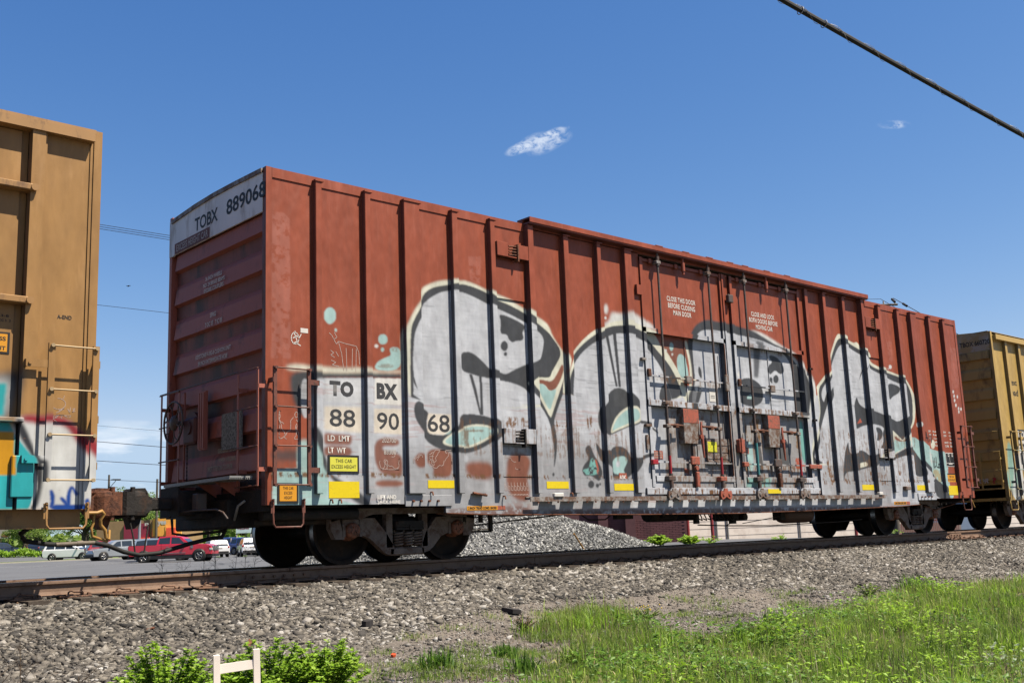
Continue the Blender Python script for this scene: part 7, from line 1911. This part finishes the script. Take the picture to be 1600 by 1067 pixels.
for k in range(34):
    if sd is None: o = MB().box(0, .05, -.03, 0, .05, 1.0).build('slat', G_FEN, fn); sd = o.data
    else: o = link('slat', sd, fn)
    o.location = (k * .1, 0, 0)
MB().box(0, 3.4, 0, .05, .85, .93).build('rail_bar', G_FEN, fn); MB().box(0, 3.4, 0, .05, .1, .18).build('rail_bar', G_FEN, fn)
MB().box(-.4, 3.6, .3, .5, 0, .75).build('back_board', mat('pale_board', (.42, .34, .30), .8, var=.1), fn)
bl = empty('blue_container', (55.6, 20.4, -.5), 'pale blue grey shed seen between the truck and the tan boxcar', 'shed', rz=AIM)
MB().box(0, 3.2, 0, 3, 0, 2.6).build('wall', mat('blue_shed_paint', (.33, .42, .55), .6, var=.08), bl)
MB().box(.3, 1.2, -.03, 0, .05, 2.1).build('door', mat('blue_shed_door', (.22, .30, .42), .6, var=.08), bl)
MB().prism([(-.2, 2.6), (3.4, 2.6), (1.6, 3.1)], -.2, 3.2).build('roof', mat('grey_pipe', (.25, .25, .25), .5), bl)
# shop sign on posts
sg = empty('shop_sign', (44.4, 85.9, -.5), 'pale green shop sign board with dark red lettering on white posts', 'sign', rz=AIM)
MB().box(.3, 1.85, -.08, .08, 2.15, 2.95).build('sign_board', mat('pale_green_sign', (.8, 1.0, .9), .6, var=.1), sg)
letters('WELLSPAN', (.42, -.085, 2.48), (1, 0, 0), (0, 0, 1), .22, 1.15, mat('dark_red_letter', (.28, .03, .04), .6), sg, bold=.04)
for x0_ in (.35, 1.75): MB().cyl((x0_, 0, 0), (x0_, 0, 2.15), .06, 8).build('post', M_WHTD, sg)
b = MB().cyl((43.4, 84.4, -.6), (43.4, 84.4, 1.2), .07, 8); tag(b.build('white_post', M_WHTD), 'short white post standing right of the red pickup', 'post')
bb = empty('billboard', (42.0, 149.4, .3), 'small orange and white advertising board at far left', 'billboard', rz=AIM)
MB().box(-.3, 1.3, 0, .1, 2.5, 3.7).build('board', M_WHTD, bb); MB().prism([(.1, 2.7), (.9, 2.65), (1.2, 2.9), (.9, 3.3), (.4, 3.4), (.05, 3.1)], -.03, -.005).build('orange_shape', M_CORAL, bb)
for x0_ in (0, 1.0): MB().cyl((x0_, .05, 0), (x0_, .05, 2.5), .06, 6).build('post', M_BARK, bb)
lp = empty('lamp_post', (30.58, 75.62, -.6), 'thick pale grey lamp post between the red cars', 'lamp post')
MB().cyl((30.58, 75.62, -.6), (30.58, 75.62, .1), .22, 12).build('footing', G_PALE, lp); MB().cyl((30.58, 75.62, .1), (30.58, 75.62, 4.0), .115, 12, .10).build('pole', mat('grey_pole', (.40, .42, .44), .4, .3), lp)
b = MB(); b.box(30.3, 30.9, 75.4, 75.8, 3.98, 4.12, .02); b.build('lamp_head', M_BLACKST, lp)
M_POLE = mat('weathered_pole_wood', (.13, .11, .09), .9, var=.2, scale=2)


def pole(x, y, zt, r_p, label, arms=(), lamp=None):
    z = float(ground_z(x, y)) - .2; o = empty('utility_pole', (x, y, z), label, 'pole')
    MB().cyl((x, y, z), (x, y, zt), r_p, 10, r_p * .75).build('pole', M_POLE, o)
    for (dz, L_, off) in arms:
        b = MB(); u = Vector((math.cos(AIM), math.sin(AIM), 0)); c = Vector((x, y, zt - dz)) + u * off
        b.tube([c - u * L_ / 2, c + u * L_ / 2], .07, 4)
        a = b.build('crossarm', M_POLE, o)
        for t in (-.45, -.2, .2, .45):
            q = c + u * L_ * t; MB().cyl(q, q + Vector((0, 0, .22)), .045, 6).build('insulator', M_WHTD, a)
    if lamp:
        u = Vector((math.cos(AIM), math.sin(AIM), 0)); t = Vector((x, y, zt - .5))
        b = MB(); b.tube([t + Vector((0, 0, -1.0)), t + u * .75 + Vector((0, 0, -.15))], .035, 5); b.box(x + u.x * .2, x + u.x * 1.3, y + u.y * 1.3, y + u.y * .2, zt - .60, zt - .50); b.build('lamp_arm', M_BLACKST, o)
    return o


pole(39.38, 104.66, 8.6, .14, 'wooden pole with a side bracket rising above the couplers', lamp=True)
pole(60.0, 161, 10.4, .15, 'distant utility pole with two crossarms left of the bracket pole', ((.6, 3.4, 0), (2.4, 2.4, 0)))
pole(49.5, 115.2, 8.9, .17, 'bare wooden pole beside the red boxcar end')
p3 = pole(48.2, 18.0, 12.25, .16, 'utility pole hidden behind the red boxcar roof, its crossarm showing', ((-.02, 2.6, -.0),))
p4 = pole(9.0, 52.0, 19.0, .17, 'tall utility pole carrying the three wires, behind the orange boxcar', ((.4, 3, 0),))


def wire(pts, r_w, label, m=M_BLACKST, cat='wire', group=None, sag=.0, name='overhead_wire'):
    P_ = [Vector(q) for q in pts]; out = []
    for a, c in zip(P_[:-1], P_[1:]):
        for k in range(16): t = k / 16; q = a.lerp(c, t); q.z -= sag * 4 * t * (1 - t); out.append(q)
    out.append(P_[-1]); b = MB(); b.tube(out, r_w, 5)
    return tag(b.build(name, m), label, cat, group)


def ext(a, c, t0, t1):
    a, c = Vector(a), Vector(c); return [a.lerp(c, t0), a.lerp(c, t1)]


for k, dz in enumerate((0, -.125, -.25)):
    wire(ext((15.46, 46.34, 18.39 + dz * 1.0), (18.35, 43.89, 17.65 + dz), -2.4, 11), .016, ['uppermost of three parallel wires left of the red boxcar', 'middle one of three parallel wires left of the red boxcar', 'lowest of three parallel wires left of the red boxcar'][k], group='three parallel wires')
for a, c, lab, rr_ in (((15.88, 47.06, 13.94), (18.75, 44.58, 13.37), 'single thin wire under the three parallel wires', .013), ((24.11, 68.13, 9.63), (27.53, 65.15, 9.08), 'faint wire just above the low cloud', .010), ((28.06, 78.33, 9.48), (31.91, 74.97, 8.86), 'wire crossing the low cloud top', .024),
                     ((28.21, 78.58, 7.89), (32.05, 75.21, 7.37), 'wire crossing the lower cloud', .024), ((36.1, 98.95, 7.7), (40.78, 94.8, 7.2), 'lowest wire, near the wooden pole bracket', .024)):
    wire(ext(a, c, -2.2, 5), rr_, lab)
wire([(48.95, 17.22, 12.62), (39.45, 6.81, 6.3)], .02, 'thin wire running down from the crossarm behind the red boxcar roof')
wire([(48.4, 17.7, 12.60), (38.95, 7.3, 6.3)], .015, 'second thin wire running down from the hidden crossarm')
wire([(48.4, 17.7, 12.60), (38.0, 26.9, 12.9)], .012, 'thin wire leaving the crossarm to the left')
b = MB(); b.tube([(48.0, 16.2, 12.0), (47.6, 15.8, 11.75)], .07, 6); b.tube([(47.2, 16.4, 12.2), (46.9, 16.1, 11.95)], .07, 6)
b.build('wire_splice', M_BLACKST, p3)
# thick lashed cable top right
P0, P1 = Vector((.36, -7.19, 4.57)), Vector((4.29, -7.84, 3.84))
cab = [P0.lerp(P1, t) for t in np.linspace(-1.2, 2.2, 60)]
for q, t in zip(cab, np.linspace(-1.2, 2.2, 60)): q.z += .05 * (t - .5) ** 2
cb = empty('overhead_cable', P0, 'thick black lashed cable crossing the upper right corner of the sky', 'cable')
b = MB(); b.tube(cab, .024, 10); b.tube([q + Vector((0, 0, .022)) for q in cab], .006, 5); b.tube([q + Vector((.0, -.012, -.012)) for q in cab], .014, 6)
b.build('cable_jacket', M_RUB, cb)
b = MB(); n = 900; tt = np.linspace(-1.2, 2.2, n)
u = (P1 - P0).normalized(); w1 = u.orthogonal().normalized(); w2 = u.cross(w1); hel = []
for i, t in enumerate(tt):
    q = P0.lerp(P1, t); q.z += .05 * (t - .5) ** 2; a = t * 4.05 / .42 * 2 * PI; hel.append(q + (w1 * math.cos(a) + w2 * math.sin(a)) * .031)
b.tube(hel, .0022, 4); b.build('lashing_wire', M_GALV, cb)
b = MB()
for t in (.13, .2):
    q = P0.lerp(P1, t); b.tube([q + (w1 * math.cos(a) + w2 * math.sin(a)) * .033 for a in np.linspace(0, 2 * PI, 17)], .004, 5)
b.build('cable_clamp', M_GALV, cb)
q0 = Vector((16.95, 45.83, 14.94)); b = MB(); b.sphere(q0, .04, 6); b.add([q0 + Vector((.03, 0, 0)), q0 + Vector((.06, -.05, .03)), q0 + Vector((.10, -.11, .02)), q0 + Vector((.06, -.08, -.01))], [(0, 1, 2), (0, 2, 3)])
b.add([q0 - Vector((.03, 0, 0)), q0 + Vector((-.06, .05, .03)), q0 + Vector((-.10, .11, .02)), q0 + Vector((-.06, .08, -.01))], [(0, 2, 1), (0, 3, 2)]); b.box(q0.x - .02, q0.x + .02, q0.y - .1, q0.y + .1, q0.z - .02, q0.z + .02)
tag(b.build('bird', M_BLACKST), 'tiny dark bird flying between the orange and red boxcars', 'bird')

# ================================================================== vehicles
def carpaint(name, col): return mat(name, tuple(min(1.6, v * 1.7) for v in col), .35, 0.1, .03, 1, coat=.6, spec=.5)


RIM = mat('alloy_rim', (.5, .5, .5), .3, .8); TYRE = mat('tyre_rubber', (.018, .018, .018), .8); TRIM = mat('dark_plastic_trim', (.03, .03, .032), .6)
LAMP = mat('headlight_glass', (.65, .65, .6), .15, spec=.8); TAIL = mat('tail_light_red', (.45, .02, .02), .2, spec=.7)


def vehicle(name, loc, rz, label, cat, L_, H, Wd, paint, body, glass, wins, wx, wr, belt, bed=None, trim_z=.42):
    """body: side outline (x forward, z) up to the belt and bonnet; glass: cabin outline; wins: side windows"""
    root = empty(name, loc, label, cat, rz=rz, local=True)
    hw = Wd / 2
    b = MB()
    n = len(body)
    def hwz(z): return hw - .05 * max(0, (.75 - z)) * 1.0 - .07 * max(0, z - .8)
    def loft(poly, hwf, inset=.06):
        c = Vector((sum(p[0] for p in poly) / len(poly), sum(p[1] for p in poly) / len(poly)))
        rings = []
        for sgn, ins, k in ((-1, 0.0, .93), (-1, inset, 1.0), (1, inset, 1.0), (1, 0.0, .93)):
            rings.append([(c.x + (p[0] - c.x) * (k if k == 1 else .985), sgn * (hwf(p[1]) - (inset if k == 1 else 0)), c.y + (p[1] - c.y) * (1 if k == 1 else .965)) for p in poly])
        m_ = len(poly); v = [q for r in rings for q in r]; f = []
        for r in range(3):
            for i in range(m_): f.append((r * m_ + i, r * m_ + (i + 1) % m_, (r + 1) * m_ + (i + 1) % m_, (r + 1) * m_ + i))
        f += [tuple(range(m_ - 1, -1, -1)), tuple(range(3 * m_, 4 * m_))]
        return v, f
    v, f = loft(body, hwz); b.add(v, f)
    bo = b.build('body', paint, root)
    top = max(p[1] for p in glass)
    v, f = loft(glass, lambda z: hw - .08 - .24 * (z - belt), .05)
    c = MB(); c.add(v, f); cab = c.build('cabin', paint, root)
    for w_ in wins:
        for sg in (-1, 1):
            q = MB(); vv = [(p[0], sg * (hw - .08 - .24 * (p[1] - belt) + .006), p[1]) for p in w_]
            q.add(vv, [tuple(range(len(w_)))] if sg < 0 else [tuple(range(len(w_) - 1, -1, -1))]); q.build('window', GLASS, cab)
    # windscreen and rear window from the sloping ends of the cabin outline
    xs_ = sorted(glass, key=lambda p: p[0])
    fr_ = sorted(sorted(glass, key=lambda p: -p[0])[:2], key=lambda p: p[1]); re_ = sorted(xs_[:2], key=lambda p: p[1])
    tf = max((p for p in glass if p[1] > top - .12), key=lambda p: p[0]); tr_ = min((p for p in glass if p[1] > top - .12), key=lambda p: p[0])
    bf = max((p for p in glass), key=lambda p: p[0]); br_ = min((p for p in glass), key=lambda p: p[0])
    for (t_, b_, sx) in ((tf, bf, 1), (tr_, br_, -1)):
        q = MB(); a0 = hw - .16 - .24 * (t_[1] - belt); a1 = hw - .14
        tx, tz, bx, bz = t_[0] + sx * .012, t_[1] - .05, b_[0] + sx * .012, b_[1] + .06
        tx += sx * .02; bx -= sx * .0
        q.add([(bx, -a1, bz), (bx, a1, bz), (tx, a0, tz), (tx, -a0, tz)], [(0, 1, 2, 3)] if sx > 0 else [(3, 2, 1, 0)]); q.build('windscreen' if sx > 0 else 'rear_window', GLASS, cab)
    for x in wx:
        for sg in (-1, 1):
            a = MB(); a.lathe([(.001, -.02), (wr + .09, -.02), (wr + .09, .012), (.001, .012)], (x, sg * (hw - .02), wr), 'y', 20); a.build('wheel_arch', TRIM, root)
            w_ = MB(); w_.lathe([(.001, -.12), (wr * .9, -.12), (wr, -.07), (wr, .07), (wr * .92, .10), (wr * .62, .11), (wr * .60, .06), (.001, .06)], (x, sg * (hw - .08), wr), 'y', 22)
            if sg < 0: w_.v = [(p, 2 * sg * (hw - .08) - q_, r__) for p, q_, r__ in w_.v]; w_.f = [t[::-1] for t in w_.f]
            w_o = w_.build('wheel', TYRE, root)
            rm = MB(); yy = sg * (hw + .015)
            for k in range(5):
                an = k * 2 * PI / 5 + x; ca_, sa_ = math.cos(an), math.sin(an)
                rm.tube([(x + ca_ * .05, yy, wr + sa_ * .05), (x + ca_ * wr * .6, yy - sg * .01, wr + sa_ * wr * .6)], .03, 4)
            rm.lathe([(.001, 0), (.06, 0), (.06, -.02 * sg)], (x, yy, wr), 'y', 10); rm.tube([(x + wr * .6 * math.cos(t), yy, wr + wr * .6 * math.sin(t)) for t in np.linspace(0, 2 * PI, 19)], .022, 4)
            rm.build('rim', RIM, w_o)
    xf, xr = max(p[0] for p in body), min(p[0] for p in body)
    for sg in (-1, 1):
        MB().box(xf - .22, xf - .0, sg * (hw - .12) - .12, sg * (hw - .12) + .08, .72 * H / 1.6 * .9, .86 * H / 1.6 * .9, .02).build('headlight', LAMP, root)
        MB().box(xr - .01, xr + .14, sg * (hw - .12) - .08, sg * (hw - .12) + .1, .88 * H / 1.6 * .95, 1.06 * H / 1.6 * .95, .02).build('tail_light', TAIL, root)
        MB().box(bf[0] - .35, bf[0] - .2, sg * hw - .02 * sg, sg * (hw + .16), belt + .02, belt + .16, .02).build('mirror', TRIM, root)
    MB().box(xf - .1, xf + .03, -hw + .1, hw - .1, .32, .52, .02).build('front_bumper', TRIM, root)
    MB().box(xr - .03, xr + .1, -hw + .1, hw - .1, .34, .54, .02).build('rear_bumper', TRIM, root)
    MB().box(xr - .005, xr + .0, -.25, .25, .75, .88).build('number_plate', M_WHTD, root)
    MB().box(xr + .5, xf - .5, -hw + .02, hw - .02, .26, trim_z).build('rocker_trim', TRIM, root)
    return root


def suv(loc, rz, label, col, L_=4.7, H=1.7, cat='car'):
    k = L_ / 4.7; hz = H / 1.7
    S = lambda pts: [(x * k, z * hz) for x, z in pts]
    body = S([(-2.32, .45), (-2.35, .95), (-2.25, 1.08), (.95, 1.05), (1.9, .98), (2.25, .85), (2.34, .6), (2.3, .34), (-2.2, .34)])
    glass = S([(-2.28, 1.05), (-2.12, 1.45), (-1.95, 1.66), (-1.0, 1.70), (.1, 1.66), (.45, 1.55), (1.15, 1.05)])
    wins = [S([(-2.02, 1.14), (-1.92, 1.52), (-1.25, 1.58), (-1.25, 1.14)]), S([(-1.15, 1.14), (-1.15, 1.58), (-.25, 1.57), (-.25, 1.12)]), S([(-.15, 1.12), (-.15, 1.57), (.2, 1.52), (.75, 1.11)])]
    return vehicle('parked_car', loc, rz, label, cat, L_, H, 1.85, col, body, glass, wins, (-1.4 * k, 1.42 * k), .35, 1.05 * hz)


z_ = lambda x, y: float(ground_z(x, y)) + .03
AWAY = math.atan2(.727, .663)
P_SIL = carpaint('silver_paint', (.66, .66, .66)); P_NAVY = carpaint('navy_paint', (.02, .03, .06)); P_WHITE = carpaint('white_paint', (.75, .75, .75)); P_RED = carpaint('candy_red_paint', (.42, .012, .03)); P_BLUE = carpaint('blue_paint', (.04, .07, .25)); P_BLK = carpaint('black_paint', (.02, .02, .022)); P_GRY = carpaint('grey_paint', (.2, .22, .24))
suv((33.94, 100.2, z_(33.94, 100.2)), AIM, 'silver station wagon parked side on across the lot', P_SIL, 5.1, 1.72)
suv((39.0, 139.0, z_(39, 139)), AWAY - .5, 'dark navy car at the far left edge, seen from behind', P_NAVY, 4.8, 1.7)
suv((43.3, 136, z_(43.3, 136)), AWAY - .15, 'dark car with red tail lights just above the silver wagon', P_NAVY, 4.7, 1.8)
suv((38.6, 106.2, z_(38.6, 106.2)), AWAY - .9, 'white car half hidden in front of the silver wagon nose', P_WHITE, 4.5, 1.75)
suv((41.5, 104.0, z_(41.5, 104)), AWAY + .3, 'red car far back beside the white one', P_RED, 4.5, 1.6)
suv((31.6, 83.0, z_(31.6, 83)), AWAY + 2.3, 'dark grey car with a square tail left of the red one', P_GRY, 4.6, 1.75)
suv((31.9, 84.4, z_(31.9, 84.4)), AIM + .55, 'dark crimson car with roof rails left of the lamp post', carpaint('crimson_paint', (.20, .01, .02)), 4.5, 1.75)
suv((32.0, 74.0, z_(32.0, 74.0)), AIM + .1, 'grey blue car whose roof shows over the bed of the red pickup', carpaint('grey_blue_paint', (.22, .27, .34)), 4.9, 1.85)
suv((40.0, 80.9, z_(40.0, 80.9)), AWAY + .45, 'white car first right of the red pickup', P_WHITE, 4.5, 1.55)
suv((41.2, 76.6, z_(41.2, 76.6)), AWAY + .35, 'white car nearest the first wheel of the red boxcar', P_WHITE, 4.5, 1.62)
suv((44.6, 82.6, z_(44.6, 82.6)), AIM - .6, 'blue car behind the two white ones', P_BLUE, 4.6, 1.6)
suv((48.5, 92.5, z_(48.5, 92.5)), AIM - .3, 'second blue car farthest back under the shop sign', P_BLUE, 4.6, 1.7)
# the red pickup
PB = [(-3.2, .62), (-3.22, 1.30), (-1.1, 1.30), (1.55, 1.32), (2.75, 1.27), (3.1, 1.12), (3.2, .85), (3.16, .52), (-3.1, .52)]
PG = [(-1.08, 1.28), (-1.0, 1.7), (-.9, 1.92), (.3, 1.96), (.75, 1.90), (1.45, 1.30)]
PW = [[(-.92, 1.38), (-.85, 1.82), (-.05, 1.86), (-.05, 1.36)], [(.05, 1.36), (.05, 1.86), (.62, 1.82), (1.12, 1.35)]]
pk = vehicle('pickup_truck', (30.1, 67.97, z_(30.1, 67.97) - .02), AIM, 'bright red crew cab pickup truck parked side on in front', 'pickup truck', 6.4, 1.98, 2.0, P_RED, PB, PG, PW, (-2.0, 2.2), .43, 1.30, trim_z=.56)
MB().box(-3.18, -1.15, -.86, .86, 1.295, 1.335).build('bed_rail', TRIM, pk); MB().box(3.05, 3.24, -.8, .8, .8, 1.12, .02).build('grille', RIM, pk)
MB().box(-.6, 1.2, -1.02, -1.0, .66, .70).build('side_step', RIM, pk); MB().box(1.55, 1.75, -1.01, -.99, 1.0, 1.2).build('badge_plate', RIM, pk)
for x0_ in (-.05, .95): MB().box(x0_ - .25, x0_ - .05, -1.02, -.99, 1.12, 1.16).build('door_handle', RIM, pk)
# ================================================================== the small wooden chair, litter
CH = mat('pale_birch_wood', (1.05, .95, .84), .55, var=.08, scale=4, streak=.3)
cx0, cy0 = -3.165, -5.32
cz = float(ground_z(cx0, cy0)); ch = empty('wooden_chair', (cx0, cy0, cz), 'small pale wooden chair with a two-post back standing among the weeds', 'chair')
ru = Vector((.94, -.342, 0)) * .92; fu = Vector((-.342, -.94, 0))


def cbox(name, a, c, s, m_=CH, parent=ch):
    """square bar from a to c given in chair axes (across, towards viewer, up)"""
    A = Vector((cx0, cy0, cz)) + ru * a[0] + fu * a[1] + Vector((0, 0, a[2])); C_ = Vector((cx0, cy0, cz)) + ru * c[0] + fu * c[1] + Vector((0, 0, c[2]))
    d = (C_ - A).normalized(); u_ = (ru - d * ru.dot(d)); u_ = u_.normalized() if u_.length > .1 else Vector((0, 0, 1)); w_ = d.cross(u_)
    v = [p_ + u_ * i * s[0] / 2 + w_ * j * s[1] / 2 for p_ in (A, C_) for i, j in ((-1, -1), (1, -1), (1, 1), (-1, 1))]
    return MB().add(v, [(3, 2, 1, 0), (4, 5, 6, 7)] + [(i, (i + 1) % 4, 4 + (i + 1) % 4, 4 + i) for i in range(4)]).build(name, m_, parent)


HB = .555
cbox('back_post', (-.135, 0, 0), (-.15, .03, HB), (.04, .035)); cbox('back_post', (.135, 0, 0), (.115, .03, HB + .02), (.04, .035))
cbox('back_rail', (-.13, .027, HB - .085), (.105, .027, HB - .07), (.055, .02))
cbox('back_rail', (-.13, .02, HB - .22), (.11, .02, HB - .21), (.045, .02))
cbox('leg', (-.135, .26, 0), (-.135, .26, .27), (.035, .035)); cbox('leg', (.135, .26, 0), (.135, .26, .27), (.035, .035))
cbox('seat', (-.16, .13, .28), (.16, .13, .28), (.02, .29)); cbox('stretcher', (-.13, .26, .12), (.13, .26, .12), (.025, .02)); cbox('stretcher', (-.13, 0, .12), (.13, 0, .12), (.025, .02))


def litter(name, x, y, sx_, sy_, sz_, m_, label, cat, rz=0.4, tilt=.2):
    z = float(ground_z(x, y)); b = MB(); b.prism([(-sx_, -sy_ * .7), (-sx_ * .3, -sy_), (sx_, -sy_ * .5), (sx_ * .9, sy_), (-sx_ * .2, sy_ * .8), (-sx_ * .9, sy_ * .6)], 0, sz_, 'z')
    o = b.build(name, m_); o.location = (x, y, z + .01); o.rotation_euler = (tilt, -tilt * .6, rz); return tag(o, label, cat)


litter('rusty_scrap', -1.25, -1.95, .075, .05, .02, M_RUSTY, 'flat rusty iron piece lying on the ballast above the chair', 'scrap', .8, .5)
litter('rusty_scrap', -1.9, -1.05, .07, .015, .012, M_RUSTY, 'thin reddish rusty strip on the ballast near the rail', 'scrap', -.5, .3)
litter('plastic_cap', -.31, -3.0, .03, .025, .022, mat('orange_plastic', (.7, .10, .03), .4), 'small orange red plastic bit on the dirt', 'litter')
litter('white_litter', -2.85, -2.35, .04, .02, .012, M_WHT, 'white scrap on the ballast left of the chair', 'litter', .2)
litter('white_litter', 3.6, -.35, .035, .025, .012, M_WHT, 'white scrap on the ballast below the middle of the boxcar', 'litter', 1.2)
litter('dark_rock', .35, -1.6, .07, .05, .08, mat('dark_rock_face', (.05, .045, .045), .9, var=.3), 'dark chunky rock on the ballast below the first truck', 'rock', .3, .1)
litter('dark_rock', 2.35, -1.75, .14, .08, .05, mat('dark_rock_face', (.05, .045, .045), .9, var=.3), 'flat dark asphalt lump on the bare dirt', 'rock', 1.3, .1)
b = MB(); q0 = Vector((12.7, 5.9, 1.0)); b.cyl((12.2, 6.5, float(pile_z(12.2, 6.5)) - .1), (11.6, 6.3, float(pile_z(11.6, 6.3)) + .5), .02, 6); tag(b.build('yellow_stake', M_GOLD), 'yellow stake stuck in the grey gravel heap', 'stake')
for o_ in list(bpy.data.objects):
    if o_.name.startswith('chalk_drawing') and o_.type == 'MESH' and len(o_.data.polygons) == 0: bpy.data.objects.remove(o_)
